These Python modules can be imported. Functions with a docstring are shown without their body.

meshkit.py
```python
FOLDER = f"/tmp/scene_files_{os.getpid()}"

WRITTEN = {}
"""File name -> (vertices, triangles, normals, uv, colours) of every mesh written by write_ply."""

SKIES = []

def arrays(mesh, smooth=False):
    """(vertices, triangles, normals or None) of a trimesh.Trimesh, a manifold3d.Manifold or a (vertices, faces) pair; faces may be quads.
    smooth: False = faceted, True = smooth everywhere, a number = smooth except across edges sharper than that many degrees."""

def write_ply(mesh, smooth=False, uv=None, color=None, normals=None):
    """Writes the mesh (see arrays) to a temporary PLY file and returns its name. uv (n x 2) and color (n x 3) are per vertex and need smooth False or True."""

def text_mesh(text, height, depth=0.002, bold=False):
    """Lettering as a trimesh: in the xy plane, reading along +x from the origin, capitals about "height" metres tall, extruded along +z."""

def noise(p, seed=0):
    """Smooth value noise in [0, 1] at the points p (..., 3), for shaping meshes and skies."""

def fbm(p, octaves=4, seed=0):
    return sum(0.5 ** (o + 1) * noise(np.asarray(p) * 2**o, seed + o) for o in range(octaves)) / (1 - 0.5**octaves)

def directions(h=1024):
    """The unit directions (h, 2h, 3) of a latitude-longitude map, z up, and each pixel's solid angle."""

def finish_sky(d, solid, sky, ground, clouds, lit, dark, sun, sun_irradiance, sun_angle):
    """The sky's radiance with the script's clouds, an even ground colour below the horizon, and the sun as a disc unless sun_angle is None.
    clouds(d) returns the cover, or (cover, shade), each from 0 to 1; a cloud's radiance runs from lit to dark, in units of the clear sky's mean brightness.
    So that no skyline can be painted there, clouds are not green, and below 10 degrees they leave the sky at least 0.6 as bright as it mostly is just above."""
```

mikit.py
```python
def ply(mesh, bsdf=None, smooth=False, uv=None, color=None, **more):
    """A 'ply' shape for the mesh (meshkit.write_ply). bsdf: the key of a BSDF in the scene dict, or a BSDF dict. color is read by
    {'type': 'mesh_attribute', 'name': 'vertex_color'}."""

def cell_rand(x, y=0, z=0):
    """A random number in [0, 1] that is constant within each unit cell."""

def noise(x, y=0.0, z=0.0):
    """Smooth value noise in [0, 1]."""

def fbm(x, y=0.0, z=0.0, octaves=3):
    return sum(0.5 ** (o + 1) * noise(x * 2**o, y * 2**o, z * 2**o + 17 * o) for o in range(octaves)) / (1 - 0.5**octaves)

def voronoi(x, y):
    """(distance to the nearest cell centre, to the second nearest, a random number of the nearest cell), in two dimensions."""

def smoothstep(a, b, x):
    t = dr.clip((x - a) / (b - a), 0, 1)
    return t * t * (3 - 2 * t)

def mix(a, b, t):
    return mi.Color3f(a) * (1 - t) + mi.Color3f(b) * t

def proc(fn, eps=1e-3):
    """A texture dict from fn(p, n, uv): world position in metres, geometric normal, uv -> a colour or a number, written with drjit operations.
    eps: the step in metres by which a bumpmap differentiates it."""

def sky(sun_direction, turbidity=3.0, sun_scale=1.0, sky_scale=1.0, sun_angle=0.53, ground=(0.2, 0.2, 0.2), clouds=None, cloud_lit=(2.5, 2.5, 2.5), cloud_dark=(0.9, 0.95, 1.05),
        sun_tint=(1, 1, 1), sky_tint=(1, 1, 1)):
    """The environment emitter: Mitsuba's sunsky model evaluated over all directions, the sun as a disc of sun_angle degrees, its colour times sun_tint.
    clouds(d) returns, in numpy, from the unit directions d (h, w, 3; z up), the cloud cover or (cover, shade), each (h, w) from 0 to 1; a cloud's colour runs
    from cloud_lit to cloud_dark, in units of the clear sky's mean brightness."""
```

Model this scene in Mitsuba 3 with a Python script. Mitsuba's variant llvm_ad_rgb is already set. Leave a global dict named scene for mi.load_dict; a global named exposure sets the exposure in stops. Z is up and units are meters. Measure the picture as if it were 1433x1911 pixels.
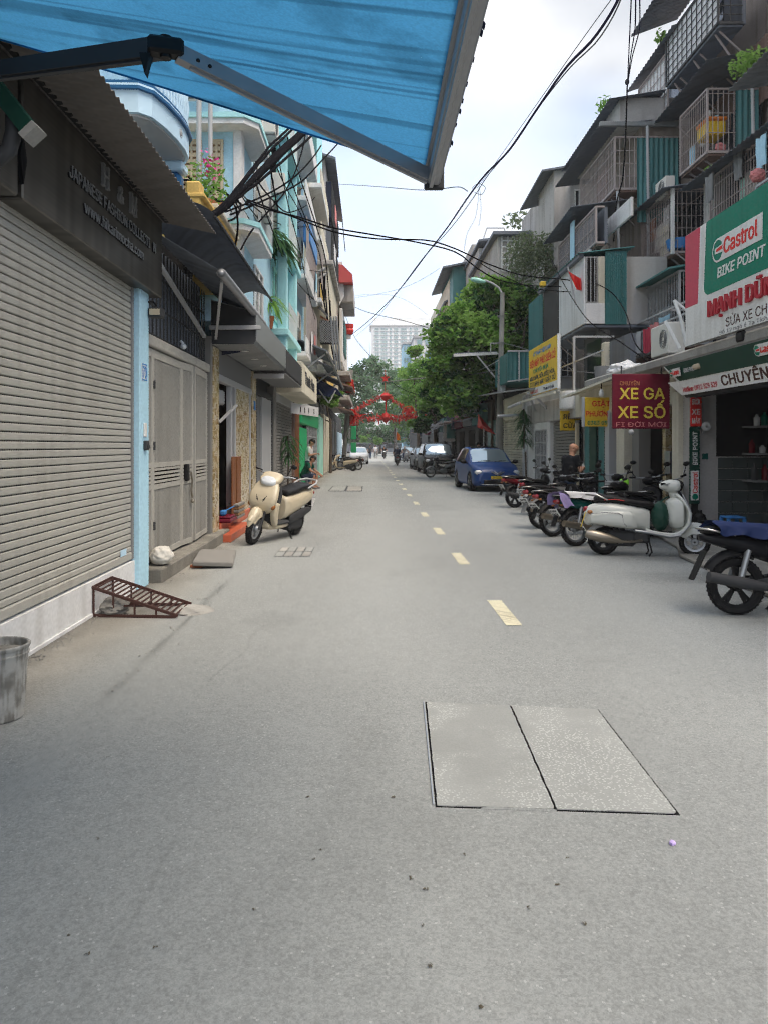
import math, random
import numpy as np, trimesh, drjit as dr, mitsuba as mi, manifold3d as m3
import mikit, meshkit
from mikit import proc, noise, fbm, voronoi, cell_rand, smoothstep, mix
from shapely.geometry import Polygon, LineString, Point
T = mi.ScalarTransform4f
scene, labels = {}, {}
rnd = random.Random(7)
rng = np.random.default_rng(7)

# ---------------------------------------------------------------- camera, sky, exposure
scene['camera'] = {'type': 'perspective', 'fov': 54.22, 'fov_axis': 'x', 'near_clip': 0.02, 'far_clip': 3000.0, 'medium': {'type': 'ref', 'id': 'air'},
                   'principal_point_offset_x': 0.0185, 'principal_point_offset_y': 0.0646,
                   'to_world': T().look_at(origin=[0, 0, 1.6], target=[0, 1, 1.6], up=[0, 0, 1])}
scene['air'] = {'type': 'homogeneous', 'albedo': 0.95, 'sigma_t': 0.00065}
scene['mat_air'] = {'type': 'null'}
def cloud_fn(d):
    z = np.clip(d[..., 2], 0.02, 1)
    q = d / (z[..., None] + 0.35)
    q = q * np.array([1.5, 1.5, 0.0]) + np.array([3.1, 7.7, 0.0])
    n = meshkit.fbm(q, 5, 3)
    m = meshkit.fbm(q * 2.1 + 9.0, 4, 11)
    cover = np.clip((n - 0.36) / 0.2, 0, 1) * 0.5 + 0.5
    return cover, np.clip((m - 0.40) * 3.4, 0, 1)
scene['sky'] = mikit.sky((0.38, -0.34, 0.88), turbidity=4, sun_scale=0.27, sun_angle=44, clouds=cloud_fn,
                         cloud_lit=(1.18, 1.19, 1.21), cloud_dark=(0.58, 0.63, 0.71), sky_tint=(1.0, 1.02, 1.02))
exposure = 3.25

# ---------------------------------------------------------------- scale of the place: 1400 picture units per unit of slope, eye at 1.6 m
F, PX0, PY0, EYE = 1400.0, 690.0, 832.0, 1.6
def YX(px, X): return X * F / (px - PX0)          # how far down the street a wall at X is met
def ZY(py, Y): return EYE + (PY0 - py) * Y / F
def XY(px, Y): return (px - PX0) * Y / F
def at(px, py, Y): return np.array([XY(px, Y), Y, ZY(py, Y)])

# ---------------------------------------------------------------- meshes
class M:
    def __init__(s): s.v, s.f, s.n = [], [], 0
    def add(s, v, f=None):
        if f is None:
            if hasattr(v, 'to_mesh'):
                m = v.to_mesh(); v, f = np.array(m.vert_properties[:, :3]), np.array(m.tri_verts)
            else: v, f = np.array(v.vertices), np.array(v.faces)
        v = np.asarray(v, float); f = np.asarray(f, int)
        if f.shape[1] == 4: f = np.vstack([f[:, [0, 1, 2]], f[:, [0, 2, 3]]])
        s.v.append(v); s.f.append(f + s.n); s.n += len(v); return s
    def box(s, a, b, R=None, c=None):
        a, b = np.minimum(a, b), np.maximum(a, b)
        v = np.array([[x, y, z] for x in (a[0], b[0]) for y in (a[1], b[1]) for z in (a[2], b[2])], float)
        if R is not None:
            c = (np.asarray(a, float) + b) / 2 if c is None else np.asarray(c); v = (v - c) @ np.asarray(R).T + c
        return s.add(v, [[0, 1, 3, 2], [4, 6, 7, 5], [0, 4, 5, 1], [2, 3, 7, 6], [0, 2, 6, 4], [1, 5, 7, 3]])
    def bev(s, a, b, r=0.01, R=None):
        a, b = np.minimum(a, b).astype(float), np.maximum(a, b).astype(float); pts = []
        for x in (0, 1):
            for y in (0, 1):
                for z in (0, 1):
                    p = np.where([x, y, z], b, a); sg = np.where([x, y, z], -1, 1)
                    for k in range(3):
                        o = sg * r; o[k] = 0; pts.append(p + o)
        pts = np.array(pts)
        if R is not None: c = (a + b) / 2; pts = (pts - c) @ np.asarray(R).T + c
        return s.add(hull(pts))
    def quad(s, p0, p1, p2, p3): return s.add([p0, p1, p2, p3], [[0, 1, 2, 3]])
    def slab(s, p0, p1, p2, p3, t):   # four corners and a thickness vector
        P = np.array([p0, p1, p2, p3], float); Q = P + np.asarray(t, float)
        return s.add(np.vstack([P, Q]), [[0, 3, 2, 1], [4, 5, 6, 7], [0, 1, 5, 4], [1, 2, 6, 5], [2, 3, 7, 6], [3, 0, 4, 7]])
    def bar(s, p, q, w, h=None, up=(0, 0, 1)):
        p, q = np.asarray(p, float), np.asarray(q, float); h = h or w; d = q - p; L = np.linalg.norm(d); d = d / max(L, 1e-9)
        u = np.cross(d, up)
        if np.linalg.norm(u) < 1e-4: u = np.cross(d, (1, 0, 0))
        u /= np.linalg.norm(u); n = np.cross(u, d)
        A = [p + u * w / 2 * i + n * h / 2 * j for i, j in ((-1, -1), (1, -1), (1, 1), (-1, 1))]
        return s.slab(*A, d * L)
    def tube(s, pts, r, k=8, cap=True):
        pts = np.asarray(pts, float); n = len(pts); r = np.broadcast_to(np.asarray(r, float), (n,))
        t = np.gradient(pts, axis=0); t /= np.maximum(np.linalg.norm(t, axis=1, keepdims=True), 1e-9)
        u = np.cross(t[0], (0, 0, 1.0))
        if np.linalg.norm(u) < 1e-3: u = np.cross(t[0], (1.0, 0, 0))
        u /= np.linalg.norm(u); V = []; a = np.arange(k) / k * 2 * np.pi
        for i in range(n):
            u = u - t[i] * (u @ t[i]); u /= max(np.linalg.norm(u), 1e-9); w = np.cross(t[i], u)
            V.append(pts[i] + r[i] * (np.cos(a)[:, None] * u + np.sin(a)[:, None] * w))
        return s.loft(V, cap)
    def loft(s, rings, cap=True, closed=True):
        R = [np.asarray(x, float) for x in rings]; k = len(R[0]); n = len(R); V = np.vstack(R); fs = []
        kk = k if closed else k - 1
        for i in range(n - 1):
            for j in range(kk):
                a, b = i * k + j, i * k + (j + 1) % k
                fs += [[a, b, b + k], [a, b + k, a + k]]
        if cap and closed:
            c0, c1 = len(V), len(V) + 1; V = np.vstack([V, R[0].mean(0), R[-1].mean(0)])
            for j in range(k):
                fs += [[c0, (j + 1) % k, j], [c1, (n - 1) * k + j, (n - 1) * k + (j + 1) % k]]
        return s.add(V, np.array(fs))
    def lathe(s, prof, o=(0, 0, 0), axis=(0, 0, 1), k=24):   # profile of (radius, height along the axis)
        ax = np.asarray(axis, float); ax /= np.linalg.norm(ax); u = np.cross(ax, (0, 0, 1.0))
        if np.linalg.norm(u) < 1e-3: u = np.array([1.0, 0, 0])
        u /= np.linalg.norm(u); w = np.cross(ax, u); a = np.arange(k) / k * 2 * np.pi
        return s.loft([np.asarray(o) + ax * h + r * (np.cos(a)[:, None] * u + np.sin(a)[:, None] * w) for r, h in prof], False)
    def prism(s, pts, fn, a, b):   # polygon in 2-D, fn(x, y, d) -> 3-D
        g = pts if hasattr(pts, 'exterior') else Polygon(pts); g = g.buffer(0)
        for gg in getattr(g, 'geoms', [g]):
            t = trimesh.creation.extrude_polygon(gg, 1.0, engine='earcut')
            v = np.array([fn(x, y, a + (b - a) * z) for x, y, z in t.vertices]); s.add(v, t.faces)
        return s
    def ball(s, c, r, sub=2):
        t = trimesh.creation.icosphere(sub); return s.add(t.vertices * np.asarray(r) + np.asarray(c), t.faces)
    def mesh(s):
        return trimesh.Trimesh(np.vstack(s.v), np.vstack(s.f), process=False)
    def xf(s, A):
        A = np.asarray(A, float); s.v = [v @ A[:3, :3].T + A[:3, 3] for v in s.v]; return s
def hull(pts): return m3.Manifold.hull_points(np.asarray(pts, float))
def rot(axis, deg): return trimesh.transformations.rotation_matrix(math.radians(deg), axis)[:3, :3]
def mat4(R=None, t=(0, 0, 0)):
    A = np.eye(4); A[:3, :3] = np.eye(3) if R is None else R; A[:3, 3] = t; return A
def sring(cx, cz, hw, hz, p=2.5, k=20):    # superellipse ring in the plane across x: returns (y, z)
    a = np.arange(k) / k * 2 * np.pi; c, s_ = np.cos(a), np.sin(a)
    return hw * np.sign(c) * np.abs(c) ** (2 / p), cz + hz * np.sign(s_) * np.abs(s_) ** (2 / p)
def loftx(st, p=2.6, k=20, n=5):           # stations (x, z low, z high, half width) along x, eased between them
    st = np.array(st, float); t = np.arange(len(st)); tt = np.linspace(0, len(st) - 1, (len(st) - 1) * n + 1)
    from scipy.interpolate import PchipInterpolator
    q = np.stack([PchipInterpolator(t, st[:, i])(tt) for i in range(st.shape[1])], 1); rings = []
    for r in q:
        y, z = sring(r[0], (r[1] + r[2]) / 2, max(r[3], 1e-3), max((r[2] - r[1]) / 2, 1e-3), p, k)
        rings.append(np.stack([np.full(k, r[0]), y, z], 1))
    return M().loft(rings)
def sheet(path, hw, th, p=4, k=20, n=4):   # a bent sheet: path (x, z), half widths, thickness
    from scipy.interpolate import PchipInterpolator
    path = np.array(path, float); t = np.arange(len(path)); tt = np.linspace(0, len(path) - 1, (len(path) - 1) * n + 1)
    c = np.stack([PchipInterpolator(t, path[:, i])(tt) for i in range(2)], 1); w = PchipInterpolator(t, np.broadcast_to(hw, len(path)))(tt)
    h = PchipInterpolator(t, np.broadcast_to(th, len(path)))(tt); g = np.gradient(c, axis=0); g /= np.linalg.norm(g, axis=1, keepdims=True); rings = []
    for i in range(len(c)):
        y, z = sring(0, 0, w[i], h[i] / 2, p, k)
        rings.append(np.stack([c[i, 0] - g[i, 1] * z, y, c[i, 1] + g[i, 0] * z], 1))
    return M().loft(rings)

# ---------------------------------------------------------------- things, parts, labels
used = set()
def numbered(n):
    k, i = n, 0
    while k in used: i += 1; k = f'{n}_{i:03d}'
    used.add(k); return k
PLACE = {}
def thing(name, label, cat, group=None, A=None):
    k = numbered(name); labels[k] = {'label': label, 'category': cat}
    if group: labels[k]['group'] = group
    if A is not None: PLACE[k] = A
    return k
def put(key, m, mat, smooth=False, color=None, uv=None):
    m = m.mesh() if isinstance(m, M) else m
    d = mikit.ply(m, 'mat_' + mat, smooth, uv, color)
    A = PLACE.get(key.split('__')[0])
    if A is not None: d['to_world'] = T(A)
    scene[key] = d; return key
def part(parent, name, m, mat, smooth=False, label=None, **kw):
    k = numbered(parent + '__' + name)
    if label: labels[k] = {'label': label}
    return put(k, m, mat, smooth, **kw)
def one(name, m, mat, label, cat, smooth=False, group=None, A=None, kind=None, **kw):
    k = thing(name, label, cat, group, A)
    if kind: labels[k]['kind'] = kind
    return put(k, m, mat, smooth, **kw)
def struct(name, m, mat, smooth=False, label=None):
    k = numbered(name); labels[k] = {'kind': 'structure', 'label': label or name.replace('_', ' ')}
    return put(k, m, mat, smooth)
def stuffy(k): labels.setdefault(k, {})['kind'] = 'stuff'; return k
def dup(root, label, A, mats={}, group=None, skip=()):
    k = thing(root.rstrip('0123456789').rstrip('_') if root[-3:].isdigit() else root, label, labels[root]['category'], group or labels[root].get('group'), A)
    for q in [x for x in scene if x == root or x.startswith(root + '__')]:
        if any(s in q for s in skip): continue
        d = dict(scene[q]); d['to_world'] = T(A); b = d.get('bsdf', {}).get('id')
        if b and b[4:] in mats: d['bsdf'] = {'type': 'ref', 'id': 'mat_' + mats[b[4:]]}
        nk = k + q[len(root):]; scene[nk] = d; used.add(nk)
        if q in labels and q != root: labels[nk] = dict(labels[q])
    return k
def text(parent, name, txt, O, u, v, h, mat, width=None, depth=0.012, bold=True, shear=0.0, label=None):
    t = meshkit.text_mesh(txt, h, depth, bold); V = np.array(t.vertices)
    if width: V[:, 0] = (V[:, 0] - V[:, 0].min()) * (width / np.ptp(V[:, 0]))
    V[:, 0] += shear * V[:, 1]
    u, v = np.asarray(u, float), np.asarray(v, float); n = np.cross(u, v)
    W3 = np.asarray(O) + V[:, :1] * u + V[:, 1:2] * v + V[:, 2:3] * n
    if h < .11 or len(txt) < 2: return part(parent, name, trimesh.Trimesh(W3, t.faces, process=False), mat, label=label)
    cc = trimesh.graph.connected_components(t.edges, nodes=np.arange(len(V)), min_len=1); iv = sorted([[V[c, 0].min(), V[c, 0].max(), list(c)] for c in cc], key=lambda q: q[0]); L = []
    for a, b, c in iv:
        if L and a < L[-1][1] - .12 * min(b - a, L[-1][1] - L[-1][0]): L[-1][1] = max(b, L[-1][1]); L[-1][2] += c
        else: L.append([a, b, c])
    for a, b, c in L:
        ix = np.full(len(V), -1); c = np.array(sorted(c)); ix[c] = np.arange(len(c)); f = t.faces[(ix[t.faces] >= 0).all(1)]
        if len(f): part(parent, 'letter', trimesh.Trimesh(W3[c], ix[f], process=False), mat)

# ---------------------------------------------------------------- materials
def rgb(*c): return {'type': 'rgb', 'value': list(c)}
def mat(key, c, rough=0.6, metal=0.0, spec=0.5, two=True, bump=None, bscale=1.0, **kw):
    b = {'type': 'principled', 'base_color': c if isinstance(c, dict) else rgb(*c), 'roughness': rough if not callable(rough) else proc(rough), 'metallic': metal, 'specular': spec, **kw}
    if bump: b = {'type': 'bumpmap', 'bsdf': b, 'arbitrary': bump, 'scale': bscale}
    scene['mat_' + key] = {'type': 'twosided', 'bsdf': b} if two else b
def leafmat(key, c, tr=0.7):
    scene['mat_' + key] = {'type': 'principledthin', 'base_color': rgb(*c), 'roughness': 0.5, 'diff_trans': tr, 'spec_trans': 0.0}

def f_asphalt(p, n, uv):
    x, y = p.x, p.y
    big = fbm(x * 0.5 + 3, y * 0.28, 0.3, 4); mid = fbm(x * 2.3, y * 1.4, 5.0, 3)
    sp = cell_rand(dr.floor(x * 230), dr.floor(y * 230), 3); sp2 = noise(x * 100, y * 100, 1.0); sp3 = noise(x * 21, y * 21, 4.0)
    track = dr.exp(-dr.square((x - 0.1) / 0.55)) + 0.7 * dr.exp(-dr.square((x - 2.6) / 0.7))
    b = 0.243 + 0.034 * (big - 0.5) * 2 + 0.018 * (mid - 0.5) + 0.026 * track
    b *= 0.76 + 0.22 * sp + 0.27 * sp2 + 0.08 * (sp3 - 0.3)
    white = dr.select(cell_rand(dr.floor(x * 120), dr.floor(y * 120), 8) > 0.988, 0.09, 0.0)
    dark = smoothstep(0.62, 0.8, fbm(x * 1.1 + 20, y * 0.8 + 4, 2.0, 4)) * 0.09
    oil = smoothstep(2.9, 4.3, x) * smoothstep(0.35, 0.75, fbm(x * 0.9, y * 1.3, 9.0, 4)) * 0.38
    b = (b + white) * (1 - dark) * (1 - oil)
    # hairline crack wandering down the street
    cx = x + 0.9 + 0.25 * (fbm(y * 0.6, 3.0, 1.0, 3) - 0.5) * 2
    crack = dr.exp(-dr.square(cx / 0.012)) * smoothstep(0.5, 0.6, noise(y * 0.7, 8.0)) * 0.12
    b *= 1 - crack
    wob = 0.35 * (fbm(x * 1.1, y * 0.7, 3.0, 4) - 0.5)
    soil = smoothstep(-1.75, -2.45, x + wob); a2 = fbm(x * 1.7, y * 1.3, 1.0, 5)
    d2 = (0.215 + 0.17 * (a2 - 0.5)) * (0.78 + 0.24 * sp2 + 0.14 * sp) * (1 - 0.35 * smoothstep(-2.35, -2.6, x) * (0.3 + noise(y * 6, x * 9)))
    gut = dr.exp(-dr.square((x + 1.675 + 0.02 * (noise(y * 2.3, 4.0) - 0.5)) / (0.02 + 0.022 * noise(y * 1.7, 2.0)))) * smoothstep(4.4, 5.2, y) * (1 - smoothstep(8.2, 9.4, y)) * (0.08 + 0.34 * noise(y * 3.1, 9.0))
    pale = smoothstep(0.6, 0.7, fbm(x * 3 + 7, y * 2.2, 3.0, 3)) * soil * 0.05
    c = mix((0.955, 1.0, 0.985), (1.03, 0.99, 0.89), soil)
    return c * ((b * (1 - soil) + (d2 + pale) * soil) * (1 - gut))
mat('asphalt', proc(f_asphalt), 0.85, spec=0.25)
def f_dirt(p, n, uv):
    x, y = p.x, p.y
    a = fbm(x * 1.7, y * 1.3, p.z + 1.0, 5); sp = noise(x * 55, y * 55, p.z * 55); g = cell_rand(dr.floor(x * 130), dr.floor(y * 130), 5)
    near = smoothstep(-1.9, -2.6, x) * 0.25
    b = (0.21 + 0.17 * (a - 0.5)) * (0.82 + 0.22 * sp + 0.14 * g) * (1 - near * (0.4 + noise(y * 6, x * 9)))
    pale = smoothstep(0.62, 0.72, fbm(x * 3 + 7, y * 2.2, 3.0, 3)) * 0.06
    b += pale
    return mi.Color3f(b * 1.04, b * 0.99, b * 0.88)
mat('dirt_concrete', proc(f_dirt), 0.9, spec=0.2)
def f_slab(p, n, uv):
    x, y = p.x, p.y
    f1, f2, w = voronoi(x * 70, y * 70); a = fbm(x * 3, y * 3, 2.0, 4); g = noise(x * 140, y * 140, 1.0)
    right = smoothstep(0.84, 0.9, x)
    worn = smoothstep(0.38, 0.6, fbm(x * 4 + 2, y * 4, 7.0, 4) + 0.07 * right)
    stone = dr.select(w > 0.55, 1.0, 0.0) * smoothstep(0.42, 0.3, f1) * worn
    b = 0.265 + 0.06 * (a - 0.5) + 0.03 * (g - 0.5) + stone * (0.05 + 0.09 * w * worn) + 0.02 * worn
    return mi.Color3f(b * 0.965, b * 1.0, b * 0.97)
mat('slab', proc(f_slab), 0.8, spec=0.3)
def f_conc(p, n, uv):
    a = fbm(p.x * 1.2 + p.z, p.y * 1.2, p.z * 1.5, 5); s = noise(p.x * 9 + p.y * 9, 1.0, p.z * 0.7); g = noise(p.x * 60, p.y * 60, p.z * 60)
    b = (0.30 + 0.22 * (a - 0.5)) * (0.9 + 0.2 * g) * (1 - 0.35 * smoothstep(0.55, 0.9, s) * a)
    return mi.Color3f(b, b * 0.985, b * 0.93)
mat('concrete', proc(f_conc), 0.9, spec=0.2)
def grime(base, amt=0.4, sc=1.0):
    base = tuple(base); low = (base[0] * .42, base[1] * .39, base[2] * .34)
    def f(p, n, uv):
        a = fbm(p.x * 1.3 * sc + p.y * 1.1 * sc, p.z * 0.9 * sc, p.y * 0.8 * sc, 4)
        run = noise((p.x + p.y * 1.07) * 7 * sc, 3.0, p.z * 0.45 * sc)
        g = noise(p.x * 40, p.y * 40, p.z * 40)
        d = smoothstep(0.45, 0.85, 0.55 * a + 0.5 * run) * amt
        return mix(base, low, d) * (0.92 + 0.16 * g)
    return proc(f)
for k, c, a in (('plaster_blue', (0.42, 0.66, 0.80), 0.12), ('plaster_white', (0.66, 0.67, 0.68), 0.3), ('plaster_cream', (0.60, 0.57, 0.47), 0.35),
                ('plaster_grey', (0.43, 0.42, 0.41), 0.6), ('plaster_cyan', (0.40, 0.73, 0.78), 0.12), ('plaster_yellow', (0.66, 0.46, 0.15), 0.3)):
    mat(k, grime(c, a), 0.8, spec=0.3)
for k, c, a in (('teal_metal', (0.06, 0.20, 0.205), 0.4), ('dark_metal_sheet', (0.13, 0.15, 0.185), 0.45), ('brown_sheet', (0.17, 0.155, 0.145), 0.3), ('gate_metal', (0.30, 0.295, 0.275), 0.35), ('gate_frame', (0.43, 0.42, 0.385), 0.3), ('brown_wall', (0.33, 0.28, 0.25), 0.6), ('grey_metal_sheet', (0.22, 0.24, 0.25), 0.4), ('rusty', (0.20, 0.125, 0.10), 0.6)):
    mat(k, grime(c, a), 0.55, metal=0.15)
def f_shutter(p, n, uv):
    a = fbm(p.y * 1.4, p.z * 2.2, 3.0, 4); run = noise(p.y * 16, 1.0, p.z * 0.35); g = noise(p.y * 90, p.z * 90, 1.0)
    d = smoothstep(0.45, 0.8, 0.5 * a + 0.5 * run) * 0.28
    return mix((0.40, 0.392, 0.357), (0.215, 0.20, 0.17), d) * (0.95 + 0.1 * g)
mat('shutter_paint', proc(f_shutter), 0.5, spec=0.4)
def f_steel(p, n, uv):
    a = noise(p.y * 1.2, p.z * 120, 2.0); b = fbm(p.y * 1.6, p.z * 2.5, 1.0, 4); s = noise(p.y * 11, 4.0, p.z * 0.6)
    return mix((0.115, 0.106, 0.092), (0.06, 0.057, 0.052), 0.35 * a + 0.6 * b) * (0.8 + 0.4 * s)
mat('sign_steel', proc(f_steel), 0.42, metal=0.55)
def f_awning(p, n, uv):
    w = p.y + 0.28 * p.x
    st = noise(w * 46, p.x * 0.9, 1.0); st2 = noise(w * 13, p.x * 0.6 + 5, 2.0); a = fbm(p.x * 1.6, p.y * 1.6, 3.0, 4); g = noise(p.x * 160, p.y * 160, 1.0)
    streak = smoothstep(0.56, 0.82, 0.62 * st + 0.42 * st2) * (0.35 + 0.9 * a)
    mould = smoothstep(0.52, 0.75, fbm(p.x * 3.5 + 11, p.y * 5, 5.0, 4)) * 0.28
    c = mix((0.075, 0.30, 0.555), (0.048, 0.23, 0.455), a)
    return c * (1 - 0.55 * dr.clip(streak, 0, 1)) * (1 - mould) * (0.9 + 0.18 * g)
scene['mat_awning_fabric'] = {'type': 'principledthin', 'base_color': proc(f_awning), 'roughness': 0.7, 'diff_trans': 1.0, 'spec_trans': 0.0}
def f_marble(p, n, uv):
    q = fbm(p.x * 6 + p.y * 5, p.y * 6, p.z * 7, 5); v = dr.abs(fbm(p.y * 9 + 3, p.x * 9, p.z * 11, 5) - 0.5) * 2
    c = mix((0.24, 0.15, 0.045), (0.50, 0.40, 0.22), smoothstep(0.3, 0.7, q))
    return mix((0.55, 0.50, 0.38), c, smoothstep(0.0, 0.16, v))
mat('gold_marble', proc(f_marble), 0.22, spec=0.6)
def f_wood(p, n, uv):
    w = fbm(p.x * 30 + p.y * 30, 2.0, p.z * 1.5, 4); k = noise(p.x * 140 + p.y * 140, 1.0, p.z * 4)
    return mix((0.30, 0.115, 0.04), (0.155, 0.055, 0.02), 0.75 * w + 0.3 * k)
mat('wood', proc(f_wood), 0.45)
def f_bucket(p, n, uv):
    a = fbm(p.x * 12, p.y * 12, p.z * 9, 5); s = noise(p.x * 60 + p.y * 60, 1.0, p.z * 8)
    return mix((0.40, 0.39, 0.36), (0.17, 0.16, 0.14), smoothstep(0.4, 0.72, 0.75 * a + 0.25 * s))
mat('bucket_plastic', proc(f_bucket), 0.7)
def f_bark(p, n, uv):
    a = fbm(p.x * 14, p.y * 14, p.z * 4, 4); return mix((0.13, 0.10, 0.075), (0.05, 0.04, 0.03), a)
mat('bark', proc(f_bark), 0.9)
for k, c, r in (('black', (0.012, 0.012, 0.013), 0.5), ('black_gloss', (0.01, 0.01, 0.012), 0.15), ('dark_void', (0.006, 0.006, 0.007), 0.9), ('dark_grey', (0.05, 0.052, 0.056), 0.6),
                ('mid_grey', (0.20, 0.205, 0.21), 0.6), ('light_grey', (0.42, 0.43, 0.44), 0.55), ('white_paint', (0.72, 0.73, 0.72), 0.4), ('ac_white', (0.62, 0.62, 0.58), 0.5),
                ('red', (0.66, 0.03, 0.024), 0.5), ('deep_red', (0.22, 0.008, 0.03), 0.6), ('pink_red', (0.55, 0.045, 0.09), 0.5), ('text_red', (0.42, 0.015, 0.03), 0.5), ('orange', (0.75, 0.22, 0.03), 0.6), ('yellow', (0.80, 0.53, 0.02), 0.5),
                ('gold_text', (0.62, 0.46, 0.06), 0.5), ('sign_green', (0.0, 0.165, 0.10), 0.35), ('dark_green', (0.01, 0.05, 0.035), 0.5), ('bright_green', (0.02, 0.42, 0.16), 0.5), ('lime', (0.25, 0.7, 0.04), 0.5), ('blue_paint', (0.05, 0.22, 0.55), 0.5),
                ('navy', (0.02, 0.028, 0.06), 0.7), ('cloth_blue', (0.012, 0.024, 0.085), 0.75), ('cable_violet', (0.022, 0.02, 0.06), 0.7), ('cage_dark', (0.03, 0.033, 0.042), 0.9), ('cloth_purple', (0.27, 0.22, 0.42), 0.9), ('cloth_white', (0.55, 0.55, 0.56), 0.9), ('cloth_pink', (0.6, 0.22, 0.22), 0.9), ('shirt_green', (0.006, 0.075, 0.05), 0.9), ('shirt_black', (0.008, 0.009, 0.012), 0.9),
                ('shirt_white', (0.65, 0.65, 0.66), 0.9), ('denim', (0.035, 0.055, 0.10), 0.9), ('skin', (0.42, 0.22, 0.14), 0.55), ('hair', (0.012, 0.010, 0.009), 0.6), ('tile_red', (0.50, 0.115, 0.055), 0.4), ('rubber', (0.016, 0.016, 0.017), 0.75),
                ('lane_paint', (0.58, 0.545, 0.42), 0.7), ('cable', (0.02, 0.022, 0.028), 0.6), ('grey_cable', (0.16, 0.17, 0.19), 0.6), ('rust_bar', (0.36, 0.31, 0.30), 0.6), ('pale_bar', (0.34, 0.36, 0.38), 0.6), ('white_bar', (0.6, 0.63, 0.63), 0.5), ('brown_steel', (0.062, 0.03, 0.026), 0.5),
                ('bag_white', (0.62, 0.60, 0.55), 0.6), ('terracotta', (0.38, 0.13, 0.06), 0.8), ('stone_grey', (0.20, 0.195, 0.185), 0.9), ('plate_white', (0.68, 0.69, 0.68), 0.4), ('brown_box', (0.28, 0.17, 0.09), 0.8), ('roof_red', (0.50, 0.07, 0.07), 0.6), ('tower_white', (0.86, 0.88, 0.88), 0.7), ('tower_window', (0.26, 0.40, 0.42), 0.2), ('pale_blue_trim', (0.50, 0.70, 0.86), 0.5), ('deep_blue', (0.02, 0.11, 0.26), 0.4), ('mint', (0.38, 0.72, 0.62), 0.6), ('pink_flower', (0.75, 0.05, 0.33), 0.6), ('tan_bar', (0.50, 0.42, 0.30), 0.7), ('dark_tile', (0.07, 0.085, 0.085), 0.3), ('purple_litter', (0.5, 0.38, 0.7), 0.6), ('dry_leaf', (0.09, 0.08, 0.06), 0.9)):
    mat(k, c, r, spec=0.5 if max(c) > 0.3 else 0.22)
mat('chrome', (0.55, 0.54, 0.52), 0.2, metal=1.0)
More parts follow.
